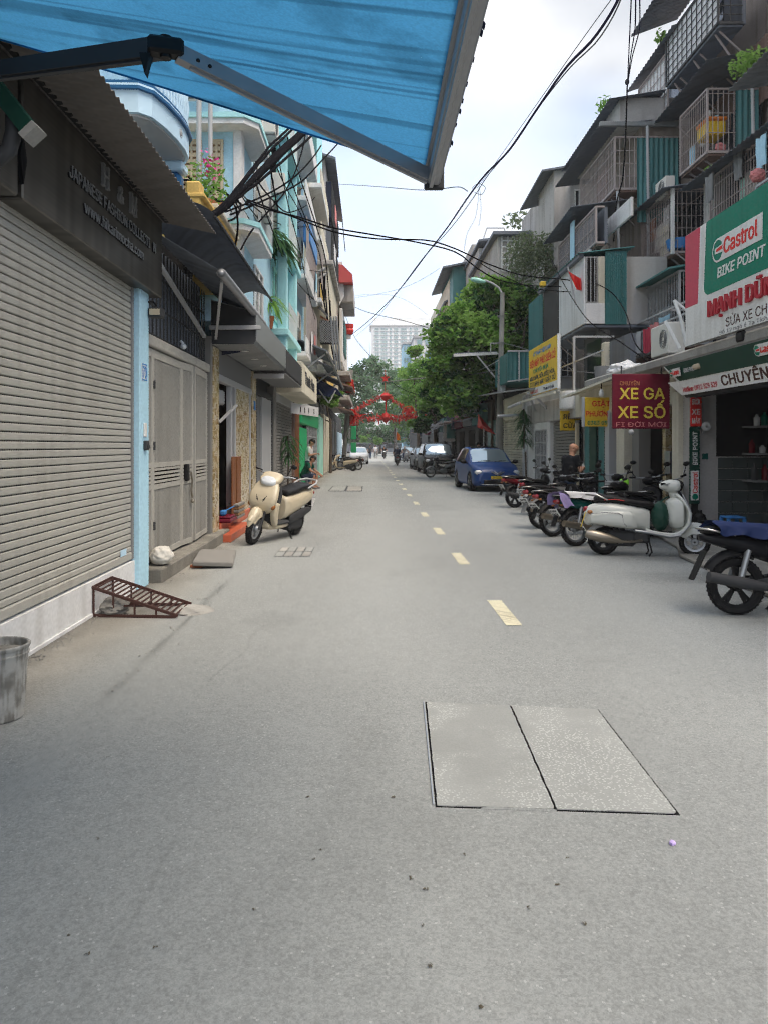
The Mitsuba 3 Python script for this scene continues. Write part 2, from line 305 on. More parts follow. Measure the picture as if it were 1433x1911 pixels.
mat('dull_chrome', (0.36, 0.32, 0.26), 0.35, metal=0.9)
mat('alu', (0.40, 0.42, 0.44), 0.35, metal=0.7)
mat('awning_alu', (0.32, 0.33, 0.35), 0.4, metal=0.4)
for k, c in (('scooter_white', (0.60, 0.62, 0.58)), ('scooter_cream', (0.57, 0.50, 0.365)), ('car_blue', (0.004, 0.042, 0.19)), ('car_black', (0.012, 0.014, 0.018)), ('car_grey', (0.10, 0.11, 0.12)), ('car_white', (0.6, 0.62, 0.64)), ('bike_red', (0.13, 0.008, 0.014)), ('bike_silver', (0.26, 0.27, 0.28)), ('bike_black', (0.012, 0.012, 0.015)), ('bike_teal', (0.008, 0.09, 0.08))):
    mat(k, c, 0.35, spec=0.5 if max(c) > 0.14 else 0.14, clearcoat=0.7 if max(c) > 0.14 else 0.12, clearcoat_gloss=0.93)
mat('glass_dark', (0.02, 0.025, 0.03), 0.05, spec=0.9)
mat('windscreen', (0.36, 0.46, 0.52), 0.06, metal=0.65, spec=1.0)
mat('lamp_glass', (0.62, 0.66, 0.70), 0.1, spec=0.8, clearcoat=1.0)
mat('red_lens', (0.28, 0.012, 0.018), 0.15, spec=0.7)
mat('cable', (0.005, 0.005, 0.007), 0.9, spec=0.06)
for k, c in (('sign_green', (0.0, 0.185, 0.115)), ('pink_red', (0.55, 0.06, 0.10)), ('white_paint', (0.72, 0.73, 0.72)), ('yellow', (0.78, 0.52, 0.04)), ('deep_red', (0.14, 0.006, 0.022)), ('lane_paint', (0.58, 0.545, 0.40))): mat(k, grime(c, 0.5 if k == 'lane_paint' else 0.22, 5.0 if k == 'lane_paint' else 2.0), 0.45, spec=0.3)
mat('amber_lens', (0.32, 0.11, 0.02), 0.15, spec=0.7)
leafmat('leaf_mid', (0.19, 0.37, 0.085), 0.95); leafmat('leaf_light', (0.25, 0.42, 0.11), 0.95); leafmat('leaf_dark', (0.055, 0.13, 0.055), 0.8); leafmat('leaf_grey', (0.17, 0.22, 0.13)); leafmat('leaf_far', (0.17, 0.28, 0.165), 0.85)

# ================================================================ the ground
def sheet_xy(poly, z): return M().prism(poly, lambda x, y, d: (x, y, d), z - 0.03, z)
struct('ground', M().quad((-900, -300, -0.06), (900, -300, -0.06), (900, 1500, -0.06), (-900, 1500, -0.06)), 'dark_grey', label='dark base ground under the street')
ys = np.concatenate([np.arange(-4, 12, 0.12), np.arange(12, 40, 0.8), np.arange(40, 300, 8)])
edge = -1.672 + 0.012 * (meshkit.noise(np.stack([ys * 3, ys * 0, ys * 0], 1)) - 0.5) * 2 - 0.06
struct('road', sheet_xy([(x, y) for x, y in zip(edge, ys)] + [(9, 290), (9, -4)], 0.0), 'asphalt', label='pale worn asphalt street')
struct('pavement', sheet_xy([(-9, -4), (-1.69, -4), (-1.69, 290), (-9, 290)], -0.004), 'asphalt', label='dusty concrete strip along the left shop fronts')
pe = [(4.55, 4.5), (4.32, 6), (4.2, 7.6), (4.12, 9.15), (4.32, 9.6), (4.42, 10.7), (4.75, 11.6), (5.0, 13), (5.1, 18), (5.2, 30), (5.3, 120)]
struct('pavement', sheet_xy(pe + [(12, 120), (12, 4.5)], 0.045), 'dirt_concrete', label='dark raised concrete forecourt of the right shops')
for k in range(21):
    y0 = 6.67 + 3.42 * k; j = rnd.uniform(-0.015, 0.015)
    part('road', 'lane_dash', M().quad((1.215 + j, y0, 0.004), (1.36 + j, y0, 0.004), (1.36 + j, y0 + 1.08, 0.004), (1.215 + j, y0 + 1.08, 0.004)), 'lane_paint')
# manhole of two concrete slabs
mh = thing('manhole', 'pair of pale pitted concrete slabs set in the asphalt of the near road', 'manhole cover')
A, B, C, D = (0.297, 3.323), (1.335, 3.251), (1.376, 4.534), (0.35, 4.667); e, g = (0.816, 3.29), (0.863, 4.61)
part(mh, 'frame', M().prism(Polygon([A, B, C, D]).buffer(0.007, join_style=2), lambda x, y, d: (x, y, d), -0.02, 0.0015), 'dark_void')
part(mh, 'frame_edge', M().bar((0.283, 3.33, 0.004), (0.335, 4.67, 0.004), 0.006, 0.008), 'alu')
for q in ([A, (e[0] - .003, e[1]), (g[0] - .003, g[1]), D], [(e[0] + .003, e[1]), B, C, (g[0] + .003, g[1])]):
    pg_ = Polygon(q).buffer(-0.002, join_style=2); ln_ = LineString(pg_.exterior.coords); cc = [ln_.interpolate(t_, normalized=True) for t_ in np.linspace(0, 1, 110)[:-1]]
    part(mh, 'slab', M().prism(Polygon([(c_.x + rnd.uniform(-.0022, .0022), c_.y + rnd.uniform(-.0022, .0022)) for c_ in cc]), lambda x, y, d: (x, y, d), -0.02, 0.006), 'slab')
m = M()
for t_ in np.linspace(.22, .48, 14): c_ = np.array(A) + (np.array(B) - np.array(A)) * t_; m.ball((c_[0], c_[1] - .003, .0), (rnd.uniform(.02, .045), rnd.uniform(.006, .012), .0065), 1)
part(mh, 'packed_dirt', m, 'asphalt', True)
def grate(px0, px1, pyn, pyf, nx, ny, label):
    yn, yf = 2240 / (pyn - 832), 2240 / (pyf - 832); x0, x1 = XY(px0, yn), XY(px1, yn)
    gk = thing('drain_cover', label, 'drain cover')
    part(gk, 'frame', M().box((x0, yn, -0.02), (x1, yf, 0.003)), 'dark_grey')
    for i in range(nx):
        for j in range(ny):
            a, b = x0 + (x1 - x0) * (i + .06) / nx, x0 + (x1 - x0) * (i + .94) / nx; c, d = yn + (yf - yn) * (j + .08) / ny, yn + (yf - yn) * (j + .92) / ny
            part(gk, 'panel', M().bev((a, c, -0.01), (b, d, 0.009), 0.006), 'concrete' if (i + j) % 2 else 'slab')
grate(511, 578, 1039, 1022, 4, 2, 'small square concrete drain cover in the road by the cream scooter')
grate(612, 676, 917, 907, 2, 1, 'far pale concrete drain cover in the road near the seated man')
gr = np.random.default_rng(12); m = M(); to = trimesh.creation.icosphere(0)
for i in range(520):
    q = gr.random()
    if q < .45: x, y = -2.57 + abs(gr.normal()) * .07, gr.uniform(4.2, 8.3)
    elif q < .6: x, y = -2.38 + abs(gr.normal()) * .09, gr.uniform(8.8, 13)
    elif q < .75: x, y = -1.68 + gr.normal() * .05, gr.uniform(4.8, 9)
    elif q < .9: y = gr.uniform(7, 12.5); x = np.interp(y, [7, 9.1, 10.7, 13], [4.22, 4.1, 4.4, 4.95]) - abs(gr.normal()) * .12
    else: x, y = gr.uniform(-1.6, 4), gr.uniform(2.3, 12)
    s = gr.uniform(.002, .006) * (1.5 if q < .9 else .7); m.add(to.vertices * s * gr.uniform(.6, 1.3, 3) + (x, y, s * .3), to.faces)
k = one('grit', m, 'concrete', 'grit and crumbs of concrete along the foot of the walls and kerb', 'grit', kind='stuff')
# dry leaves and litter
for i, (px, py) in enumerate([(128, 1749), (165, 1782), (183, 1568), (597, 1588), (765, 1641), (795, 1662), (865, 1598), (790, 1730), (800, 1805), (985, 1697), (1092, 1728), (585, 1606), (290, 1770), (200, 1415), (475, 1700), (1040, 1655), (1058, 1604), (895, 1883), (735, 1490), (575, 1490)]):
    d = 2240 / (py - 832); x = XY(px, d); m = M(); s = rnd.uniform(0.004, 0.008)
    for q in range(3):
        a = rnd.uniform(0, 6.28); c = np.array([x + rnd.uniform(-1, 1) * s, d + rnd.uniform(-1, 1) * s, 0.003]); u = np.array([math.cos(a), math.sin(a), 0]) * s * 1.2; w = np.array([-math.sin(a), math.cos(a), 0.3]) * s * .45
        m.add([c - u, c + w + [0, 0, .004], c + u + [0, 0, .003], c - w + [0, 0, .002]], [[0, 1, 2], [0, 2, 3]])
    one('dry_leaf', m, 'dry_leaf', 'small dark crumpled dry leaf lying on the near grey asphalt', 'leaf', group='dry leaves scattered on the near road')
d = 2240 / (1577 - 832); x = XY(1255, d)
one('wrapper', M().ball((x, d, 0.008), (0.012, 0.014, 0.009), 1).box((x - .012, d - .012, 0.002), (x + .008, d + .004, 0.012), rot((0, 0, 1), 30)), 'purple_litter', 'tiny crumpled lilac wrapper on the asphalt right of the manhole', 'litter')

# ================================================================ first shop on the left: roller shutter, steel sign, blue pillar
ZB, ZT, YA, YB, XS = 0.35, 3.40, 3.2, 8.28, -2.62
s1 = thing('shutter_shop', 'shop front with wide closed beige roller shutter at the left edge', 'shop')
part(s1, 'wall', M().box((-8, -4, 3.40), (-2.66, 8.3, 5.0)).box((-8, 8.29, 0), (-2.64, 8.66, 5.0)), 'plaster_grey')
part(s1, 'plinth', M().box((-3.2, 2.5, 0), (-2.60, 8.3, ZB - 0.02)).box((-3.2, 2.5, 0), (-2.585, 8.3, 0.03)), 'plaster_white')
sh = part(s1, 'roller_shutter', M().box((-2.70, YA, ZB), (-2.662, YB, ZT)), 'dark_void')
pitch = 0.0667; z = ZB + 0.215; N = 0
while z < ZT - 0.02:
    jx = rnd.uniform(-.002, .002)
    pr = [(-2.655, z + .0095), (-2.629, z + .0105), (-2.624, z + .016), (-2.622, z + .038), (-2.6235, z + .061), (-2.628, z + .0655), (-2.655, z + .0665)]
    m = M().prism(pr, lambda a, b, d: (a + jx, d, b), YA, YB - 0.04)
    for y in np.arange(4.2, YB - 0.06, 0.036): m.box((-2.656, y, z - .001), (-2.648, y + .010, z + .011))
    part(s1 + '__roller_shutter', 'slat', m, 'shutter_paint', 30); z += pitch
part(s1 + '__roller_shutter', 'bottom_rail', M().bev((-2.66, YA, ZB + .0), (-2.612, YB - .03, ZB + .085), .012).bev((-2.66, YA, ZB + .09), (-2.618, YB - .03, ZB + .145), .01).bev((-2.66, YA, ZB + .15), (-2.622, YB - .03, ZB + .215), .01), 'shutter_paint')
part(s1, 'sticker', M().box((-2.6115, 7.86, .43), (-2.6105, 8.05, .50)), 'pale_blue_trim')
part(s1, 'side_guide', M().bev((-2.68, 8.235, ZB), (-2.605, 8.292, ZT), .006), 'mid_grey')
pl = part(s1, 'pillar', M().bev((-2.75, 8.30, 0), (-2.543, 8.64, 3.42), .008), 'plaster_blue')
np_ = part(s1, 'number_plate', M().bev((-2.543, 8.36, 2.33), (-2.537, 8.55, 2.53), .003), 'plate_white')
part(s1 + '__number_plate', 'border', M().box((-2.5365, 8.365, 2.335), (-2.5355, 8.545, 2.35)).box((-2.5365, 8.365, 2.51), (-2.5355, 8.545, 2.525)).box((-2.5365, 8.365, 2.335), (-2.5355, 8.38, 2.525)).box((-2.5365, 8.53, 2.335), (-2.5355, 8.545, 2.525)), 'blue_paint')
text(s1 + '__number_plate', 'lettering', '70', (-2.536, 8.393, 2.365), (0, 1, 0), (0, 0, 1), .13, 'blue_paint', .125, .002)
part(s1, 'doorbell', M().bev((-2.543, 8.42, 1.70), (-2.53, 8.53, 1.86), .006), 'white_paint')
part(s1, 'switch_box', M().bev((-2.543, 8.42, 1.55), (-2.50, 8.52, 1.66), .01).bev((-2.5, 8.44, 1.57), (-2.485, 8.5, 1.61), .006), 'dark_grey')
# steel fascia sign
sg = thing('shop_sign', 'dark brushed steel fascia sign with raised letters above the roller shutter', 'sign')
part(sg, 'panel', M().bev((-2.66, 5.30, 3.345), (-2.45, 8.86, 4.26), .012), 'sign_steel')
part(sg, 'panel', M().bev((-2.66, 2.6, 3.345), (-2.452, 5.235, 4.26), .012), 'sign_steel', label='near panel of the steel fascia')
part(sg, 'hook', M().prism([(0, 0), (.05, -.16), (0, -.34), (-.05, -.16)], lambda a, b, d: (d, 5.27 + a, 3.78 + b), -2.46, -2.43), 'dark_void')
xf_ = -2.449
def letter_serif(ch, y, z, h):
    m = M(); w = .05 * h / .22
    def b(y0, y1, z0, z1): m.box((xf_, y + y0 * h, z + z0 * h), (xf_ + .03, y + y1 * h, z + z1 * h))
    if ch == 'H':
        for q in (0, .55): b(q + .05, q + .2, 0, 1); b(q - .02, q + .27, 0, .07); b(q - .02, q + .27, .93, 1)
        b(.2, .6, .46, .54)
    else:
        for q in (0, .72): b(q + .05, q + .2, 0, 1); b(q - .02, q + .27, 0, .07); b(q - .02, q + .27, .93, 1)
        m.prism([(.14, 1), (.26, 1), (.5, .25), (.74, 1), (.84, 1), (.53, .02), (.45, .02)], lambda a, c, d: (d, y + a * h, z + c * h), xf_, xf_ + .03)
    return m
part(sg, 'letter', letter_serif('H', 6.83, 3.98, .205), 'mid_grey'); part(sg, 'letter', letter_serif('M', 7.62, 3.98, .205), 'mid_grey')
text(sg, 'letter', '&', (xf_, 7.27, 3.985), (0, 1, 0), (0, 0, 1), .15, 'mid_grey', .13, .03, False)
for txt, y0, y1, zz, hh in (('JAPANESE FASHION COLLECTI', 6.08, 8.30, 3.79, .105), ('N', 8.44, 8.53, 3.79, .105), ('www.hikarimocha.com', 6.40, 8.06, 3.60, .10)):
    text(sg, 'lettering', txt, (xf_ + .015, y0, zz), (0, 1, 0), (0, 0, 1), hh, 'alu', y1 - y0, .006, False); text(sg, 'lettering_backing', txt, (xf_, y0 + .002, zz - .002), (0, 1, 0), (0, 0, 1), hh, 'black', y1 - y0, .014, False)
# bent gutter pipe and green rail at the top left
gp = thing('drain_pipe', 'dark bent drain pipe under a green gutter at the left edge', 'pipe')
pa = at(2, 305, 4.75); 
part(gp, 'pipe', M().tube([pa + (-.5, 0, -.02), pa + (-.12, 0, .0), pa + (-.02, 0, .03), pa + (.05, 0, .09), pa + (.08, 0, .2), pa + (.08, 0, .3)], .05, 12), 'dark_grey', True)
g0, g1 = at(-60, 95, 4.75), at(62, 250, 4.75)
part(gp, 'gutter', M().bar(g0, g1, .13, .10), 'dark_green'); part(gp, 'end_cap', M().bar(g1 + (-.02, 0, .02), g1 + (.012, 0, -.015), .15, .12), 'concrete')
# CCTV lamp on the pillar
cb = thing('security_lamp', 'small boxy security lamp on a bracket at the top of the blue pillar', 'lamp')
part(cb, 'bracket', M().tube([(-2.56, 8.6, 3.25), (-2.5, 8.66, 3.27), (-2.46, 8.66, 3.22)], .012), 'black'); part(cb, 'housing', M().bev((-2.54, 8.58, 3.08), (-2.38, 8.74, 3.19), .015), 'dark_grey'); part(cb, 'lens', M().bev((-2.52, 8.572, 3.10), (-2.40, 8.58, 3.17), .002), 'tan_bar')
# corrugated awnings
def corrug(A, B, C, D, n, amp, th=0.004, along=0):
    # sheet A->B (ribs run along A->D), D..C opposite edge; n waves along A->B
    A, B, C, D = map(lambda q: np.asarray(q, float), (A, B, C, D)); N = n * 6 + 1; t = np.linspace(0, 1, N); nn = np.cross(B - A, D - A); nn /= np.linalg.norm(nn)
    w = amp * np.cos(t * n * 2 * np.pi)[:, None] * nn; P = A + (B - A) * t[:, None] + w; Q = D + (C - D) * t[:, None] + w
    V = np.vstack([P, Q, P + nn * th, Q + nn * th]); f = []
    for i in range(N - 1):
        f += [[i, i + 1, N + i + 1, N + i], [2 * N + i, 3 * N + i, 3 * N + i + 1, 2 * N + i + 1], [i, 2 * N + i, 2 * N + i + 1, i + 1], [N + i, N + i + 1, 3 * N + i + 1, 3 * N + i]]
    f += [[0, N, 3 * N, 2 * N], [N - 1, 3 * N - 1, 4 * N - 1, 2 * N - 1]]
    return M().add(V, f)
aw = thing('corrugated_awning', 'dark corrugated metal awning over the steel sign', 'awning')
part(aw, 'roof_sheet', corrug((-1.83, 2.6, 4.13), (-1.83, 8.95, 4.13), (-2.75, 8.95, 4.33), (-2.75, 2.6, 4.33), 62, .011), 'brown_sheet', 40)
part(aw, 'edge_bar', M().bar((-2.4, 2.6, 4.27), (-2.4, 8.9, 4.27), .05), 'black')
# second shop: folding gate
s2 = thing('gate_shop', 'narrow house front with grey folding metal gate and dark grille', 'shop')
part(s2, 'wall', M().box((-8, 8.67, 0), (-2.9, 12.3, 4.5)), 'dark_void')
part(s2, 'side_pillar', M().bev((-2.9, 12.23, .0), (-2.585, 12.36, 3.4), .01), 'stone_grey')
part(s2, 'lintel', M().bev((-2.72, 8.66, 2.80), (-2.60, 12.22, 2.93), .01), 'gate_frame')
gt = part(s2, 'gate', M().box((-2.80, 8.67, .17), (-2.78, 12.22, 2.8)), 'black')
K = [(-2.66, 8.68), (-2.66, 9.14), (-2.655, 10.52), (-2.60, 10.98), (-2.60, 11.10), (-2.66, 12.2)]
for i in ((0, 1), (1, 2), (2, 3), (4, 5)):
    p, q = np.array(K[i[0]]), np.array(K[i[1]]); dv = q - p; L = np.linalg.norm(dv); u = dv / L; nrm = np.array([u[1], -u[0]])
    def W(a, z, o): return (*(p + u * a + nrm * o), z)
    def bb(m, a0, a1, z0, z1, o0, o1): m.slab(W(a0, z0, o0), W(a1, z0, o0), W(a1, z1, o0), W(a0, z1, o0), (*(nrm * (o1 - o0)), 0)); return m
    m = M(); bb(m, .0, .06, .2, 2.78, -.02, .02); bb(m, L - .06, L, .2, 2.78, -.02, .02)
    for a, b in ((.2, .27), (1.06, 1.12), (1.33, 1.39), (2.68, 2.78)): bb(m, .06, L - .06, a, b, -.018, .018)
    lf = part(s2 + '__gate', 'leaf_frame', m, 'gate_frame')
    m = M(); nr = max(3, int((L - .12) / .055))
    for j in range(nr):
        a = .06 + (L - .12) * j / nr; b = .06 + (L - .12) * (j + .86) / nr
        for z0, z1 in ((.27, 1.06), (1.39, 2.68)): bb(m, a, b, z0, z1, -.01, .006)
    part(s2 + '__gate', 'ribbed_panel', bb(bb(m, .05, L - .05, .25, 1.08, -.014, -.010), .05, L - .05, 1.37, 2.7, -.014, -.010), 'gate_metal')
    m = M()
    for j in range(4): bb(m, .06, L - .06, 1.135 + .052 * j, 1.165 + .052 * j, -.012, .012)
    part(s2 + '__gate', 'vent_slats', m, 'gate_frame')
part(s2 + '__gate', 'lock_box', M().bev((-2.63, 10.62, 1.10), (-2.575, 10.74, 1.34), .01), 'black')
part(s2 + '__gate', 'chain', M().tube([(-2.57, 10.8, 1.22), (-2.56, 10.83, 1.1), (-2.57, 10.82, .95), (-2.56, 10.84, .85)], .014).ball((-2.56, 10.86, .80), .03, 1), 'dull_chrome')
for y, z in ((9.17, 2.35), (9.17, .62), (11.6, 1.95), (11.6, .8), (9.17, 1.6)): part(s2 + '__gate', 'hinge', M().box((-2.645, y - .02, z - .05), (-2.622, y + .02, z + .05)), 'dark_grey')
m = M()
for y in np.arange(8.75, 12.2, .17): m.bar((-2.68, y, 2.95), (-2.68, y, 4.1), .018)
for z in (2.98, 3.35, 3.75): m.bar((-2.69, 8.7, z), (-2.69, 12.2, z), .02)
part(s2, 'window_grille', m, 'dark_grey'); part(s2, 'grille_panel', corrug((-2.8, 8.7, 2.93), (-2.8, 12.2, 2.93), (-2.8, 12.2, 4.2), (-2.8, 8.7, 4.2), 22, .02), 'dark_metal_sheet')
part(s2, 'bulb', M().ball((-2.62, 10.55, 3.0), .045, 2).tube([(-2.66, 10.55, 3.08), (-2.62, 10.55, 3.04)], .02), 'lamp_glass', True)
one('doorstep', M().bev((-2.75, 8.75, -.02), (-2.42, 13.0, .165), .02), 'dirt_concrete', 'long worn concrete step in front of the folding gate', 'step')
# retractable canopy above gate
rc = thing('folding_awning', 'dark blue folding fabric awning with steel roller over the folding gate', 'awning')
part(rc, 'fabric', corrug((-1.92, 9.65, 3.84), (-1.92, 13.3, 3.80), (-2.68, 13.3, 4.22), (-2.68, 9.0, 4.22), 26, .012), 'dark_metal_sheet', 40)
part(rc, 'roller', M().tube([(-1.9, 9.6, 3.82), (-1.9, 13.4, 3.78)], .06, 12), 'awning_alu', True)
part(rc, 'side_flap', M().slab((-1.92, 13.2, 3.8), (-2.6, 13.2, 4.2), (-2.6, 13.2, 3.2), (-1.95, 13.2, 3.3), (0, .02, 0)), 'navy')
part(rc, 'arm', M().bar((-2.62, 9.2, 3.9), (-2.64, 12.0, 3.35), .05), 'light_grey'); part(rc, 'arm', M().bar((-1.95, 9.9, 3.78), (-2.5, 12.2, 3.35), .04), 'light_grey')
# arched metal roof behind it
ar = thing('arched_awning', 'arched dark metal sheet awning above the folding fabric awning', 'awning'); rings = []
for t in np.linspace(0, 1, 60):
    a = np.linspace(0, 1, 10); rings.append(np.stack([-2.7 + 0.8 * a, np.full(10, 9.2 + 5.4 * t), 4.30 + .36 * np.sin(a * 2.2 + .35) + .012 * math.cos(t * 34 * 6.283) - .06], 1))
part(ar, 'roof_sheet', M().loft(rings, False, False), 'dark_metal_sheet', True)
part(ar, 'edge_strip', M().bar((-1.9, 9.2, 4.42), (-1.9, 14.6, 4.42), .03), 'black')
# small things by the gate
def crumple(c, r, seed, sub=3, amt=.25, squash=.9):
    t = trimesh.creation.icosphere(sub); v = t.vertices * (1 + amt * (meshkit.fbm(t.vertices * 3 + seed, 4, seed) - .5) * 2)[:, None]
    v = v * r * np.array([1, 1, squash]); v[:, 2] = np.maximum(v[:, 2], -.75 * r * squash); return M().add(v + np.asarray(c), t.faces)
one('plastic_bag', crumple((-2.50, 9.02, .275), .135, 3), 'bag_white', 'tied white plastic bag on the step behind the blue pillar', 'bag', smooth=35)
R = rot((0, 1, 0), 3) @ rot((0, 0, 1), 8)
one('paving_slab', M().bev((-2.38, 9.75, .03), (-1.86, 10.9, .09), .012, R), 'stone_grey', 'loose grey concrete slab lying on the ground by the step', 'slab')
one('brick', M().bev((-2.36, 9.85, -.005), (-2.2, 9.95, .03), .006), 'terracotta', 'piece of brick wedged under the loose concrete slab', 'brick')
rp = thing('ramp', 'brown steel barred ramp from the road up to the roller shutter', 'ramp')
hy0, hy1 = 7.02, 7.55; hi0, lo0 = np.array([-2.60, hy0, .275]), np.array([-1.78, hy0 - .06, .02]); hi1, lo1 = np.array([-2.60, hy1, .275]), np.array([-1.78, hy1 - .06, .02])
m = M().bar(hi0, lo0, .022, .026).bar(hi1, lo1, .022, .026).bar(hi0, hi1, .022); part(rp, 'side_rail', m, 'brown_steel')
for t in np.linspace(.04, .97, 17): part(rp, 'rung', M().bar(hi0 + (lo0 - hi0) * t, hi1 + (lo1 - hi1) * t, .014, .012), 'brown_steel')
for t in (.02, .25, .5, .75):
    for h, l in ((hi0, lo0), (hi1, lo1)):
        p = h + (l - h) * t; part(rp, 'leg', M().bar(p, (p[0], p[1], 0), .015), 'brown_steel')
part(rp, 'base_rail', M().bar((-2.58, hy0, .012), (-1.8, hy0 - .06, .012), .022).bar((-2.58, hy1, .012), (-1.8, hy1 - .06, .012), .022).bar((-2.3, hy0, .1), (-2.0, hy0, .1), .015), 'brown_steel')
one('mortar_wedge', crumple((-1.74, 7.28, .0), .22, 8, 3, .2, .16), 'concrete', 'pale lump of mortar at the foot of the brown ramp', 'mortar', smooth=40)
one('rubble', crumple((-2.42, 7.12, .07), .13, 5, 3, .35, .75), 'stone_grey', 'grey lump of rubble under the brown ramp', 'rubble', smooth=30)
bk = thing('bucket', 'dirty pale plastic bucket at the left edge of the road', 'bucket')
part(bk, 'shell', M().lathe([(0, 0), (.135, 0), (.14, .01), (.166, .405), (.172, .41), (.176, .42), (.176, .43), (.166, .435), (.16, .43), (.158, .39), (.15, .36)], (-2.19, 4.42, .0), k=40), 'bucket_plastic', 40)
part(bk, 'rib', M().lathe([(.163, .37), (.170, .372), (.171, .382), (.165, .385)], (-2.19, 4.42, 0), k=40), 'bucket_plastic', 40)
part(bk, 'sand', M().lathe([(.157, .385), (.1, .40), (0, .405)], (-2.19, 4.42, 0), k=30), 'dirt_concrete', True)
one('stick', M().bar((-2.27, 4.35, .35), (-2.29, 4.4, .56), .03), 'black', 'short black stick standing in the dirty bucket', 'stick')

# ================================================================ marble shop and its neighbours on the left
s3 = thing('marble_shop', 'open shop front clad in mottled gold marble with red tiled steps', 'shop')
part(s3, 'wall', M().box((-8, 12.36, 0), (-4.6, 17.0, 4.0)).box((-4.6, 12.36, 0), (-2.75, 12.45, 3.3)).box((-4.6, 16.3, 0), (-2.66, 17.0, 3.3)), 'dark_grey')
part(s3, 'ceiling', M().box((-4.6, 12.4, 3.22), (-2.64, 17.0, 3.3)), 'mid_grey')
part(s3, 'pillar', M().bev((-2.75, 12.37, 0), (-2.565, 12.80, 3.25), .008), 'gold_marble'); part(s3, 'pillar', M().bev((-2.70, 16.45, 0), (-2.575, 17.05, 3.25), .008), 'gold_marble')
part(s3, 'marble_panel', M().bev((-2.70, 14.55, .25), (-2.60, 16.2, 2.75), .005), 'gold_marble')
[part(s3, 'door_frame', M().bev((-2.68, y_, .25), (-2.58, y_ + .12, 2.72), .01), 'light_grey') for y_ in (14.0, 14.4, 16.21)]
part(s3, 'header', M().bev((-2.7, 12.8, 2.72), (-2.575, 16.45, 2.84), .01), 'light_grey'); part(s3, 'header_panel', M().box((-2.69, 12.8, 2.84), (-2.6, 16.45, 3.25)), 'mid_grey')
for y in np.arange(12.4, 14.3, .31): part(s3, 'tile', M().bev((-2.6, y, .0), (-2.29, y + .304, .125), .004), 'tile_red')
for y in np.arange(12.85, 16.4, .31): part(s3, 'tile', M().bev((-3.4, y, .0), (-2.56, y + .304, .255), .004), 'tile_red')
part(s3, 'step', M().bev((-2.55, 14.25, -.02), (-2.2, 16.6, .10), .015), 'concrete')
part(s3, 'shutter_roll', M().bev((-2.95, 12.9, 2.35), (-2.68, 13.9, 2.62), .03), 'light_grey'); part(s3, 'hinge_arm', M().bar((-2.56, 12.75, 2.0), (-2.35, 13.25, 2.32), .05, .03), 'light_grey')
for z in (.9, 1.3, 1.7, 2.1): part(s3, 'shelf', M().box((-4.5, 12.5, z), (-3.3, 12.9, z + .03)), 'brown_box')
for i in range(14): part(s3, 'shelf_item', M().bev((-4.4 + .08 * i, 12.55, .93 + .4 * (i % 3)), (-4.34 + .08 * i, 12.8, 1.12 + .4 * (i % 3)), .01), ('tile_red', 'cloth_blue', 'tan_bar', 'white_paint')[i % 4])
one('wooden_board', M().bev((-2.52, 13.65, .26), (-2.49, 14.0, 1.40), .006).xf(mat4()).bev((-2.50, 14.02, .26), (-2.47, 14.42, 1.40), .006), 'wood', 'tall brown wooden boards leaning beside the marble panel', 'board')
for i in range(5): one('folded_carton', M().bev((-2.62, 13.75 + .02 * (i % 2), .26 + .055 * i), (-2.4, 14.45, .308 + .055 * i), .008), 'brown_box' if i % 2 else 'stone_grey', f'flat brown carton in the stack under the wooden boards, {["lowest", "second from below", "middle", "second from top", "topmost"][i]}', 'carton', group='cartons stacked at the marble shop')
one('folded_cloth', M().bev((-2.66, 12.98, .26), (-2.40, 13.6, .33), .02).bev((-2.64, 13.0, .33), (-2.42, 13.55, .37), .015), 'deep_red', 'dark red folded bundle on the tiled step of the marble shop', 'bundle')
one('dustpan', M().bev((-2.62, 13.1, .38), (-2.52, 13.25, .47), .02).tube([(-2.55, 13.2, .45), (-2.42, 13.4, .52)], .012), 'blue_paint', 'small blue plastic scoop on the red bundle', 'scoop')
sb = thing('box_sign', 'blank light grey metal box canopy above the marble shop', 'canopy')
part(sb, 'box', M().prism([(-2.6, 3.27), (-1.90, 3.27), (-1.86, 3.33), (-1.86, 3.76), (-1.9, 3.82), (-2.6, 4.0)], lambda a, b, d: (a, d, b), 12.3, 16.62), 'grey_metal_sheet')
part(sb, 'front_panel', M().bev((-1.87, 12.31, 3.32), (-1.85, 16.6, 3.78), .005), 'alu'); part(sb, 'end_panel', M().prism([(-2.59, 3.27), (-1.9, 3.27), (-1.865, 3.33), (-1.865, 3.76), (-1.9, 3.8), (-2.59, 3.98)], lambda a, b, d: (a, d, b), 12.285, 12.3), 'dark_grey')
for y in (13.2, 14.4, 15.6): part(sb, 'downlight', M().lathe([(0, 0), (.07, 0), (.075, -.008), (0, -.008)], (-2.2, y, 3.27), k=16), 'white_paint')
part(sb, 'arm', M().bev((-2.62, 12.22, 3.50), (-1.78, 12.28, 3.57), .008), 'light_grey')
sb2 = thing('box_sign', 'blank dark grey metal box canopy beyond the light grey one', 'canopy')
part(sb2, 'box', M().prism([(-2.6, 3.22), (-1.90, 3.22), (-1.86, 3.28), (-1.86, 3.76), (-2.6, 4.1)], lambda a, b, d: (a, d, b), 16.7, 20.6), 'dark_grey'); part(sb2, 'lip', M().box((-2.6, 16.64, 3.10), (-1.9, 16.70, 3.2)), 'light_grey')
part(sb2, 'soffit', M().box((-2.6, 16.7, 3.2), (-1.87, 20.6, 3.22)), 'mid_grey')
s4 = thing('panel_shop', 'shop front with pale grey sliding panel between grey pillars', 'shop')
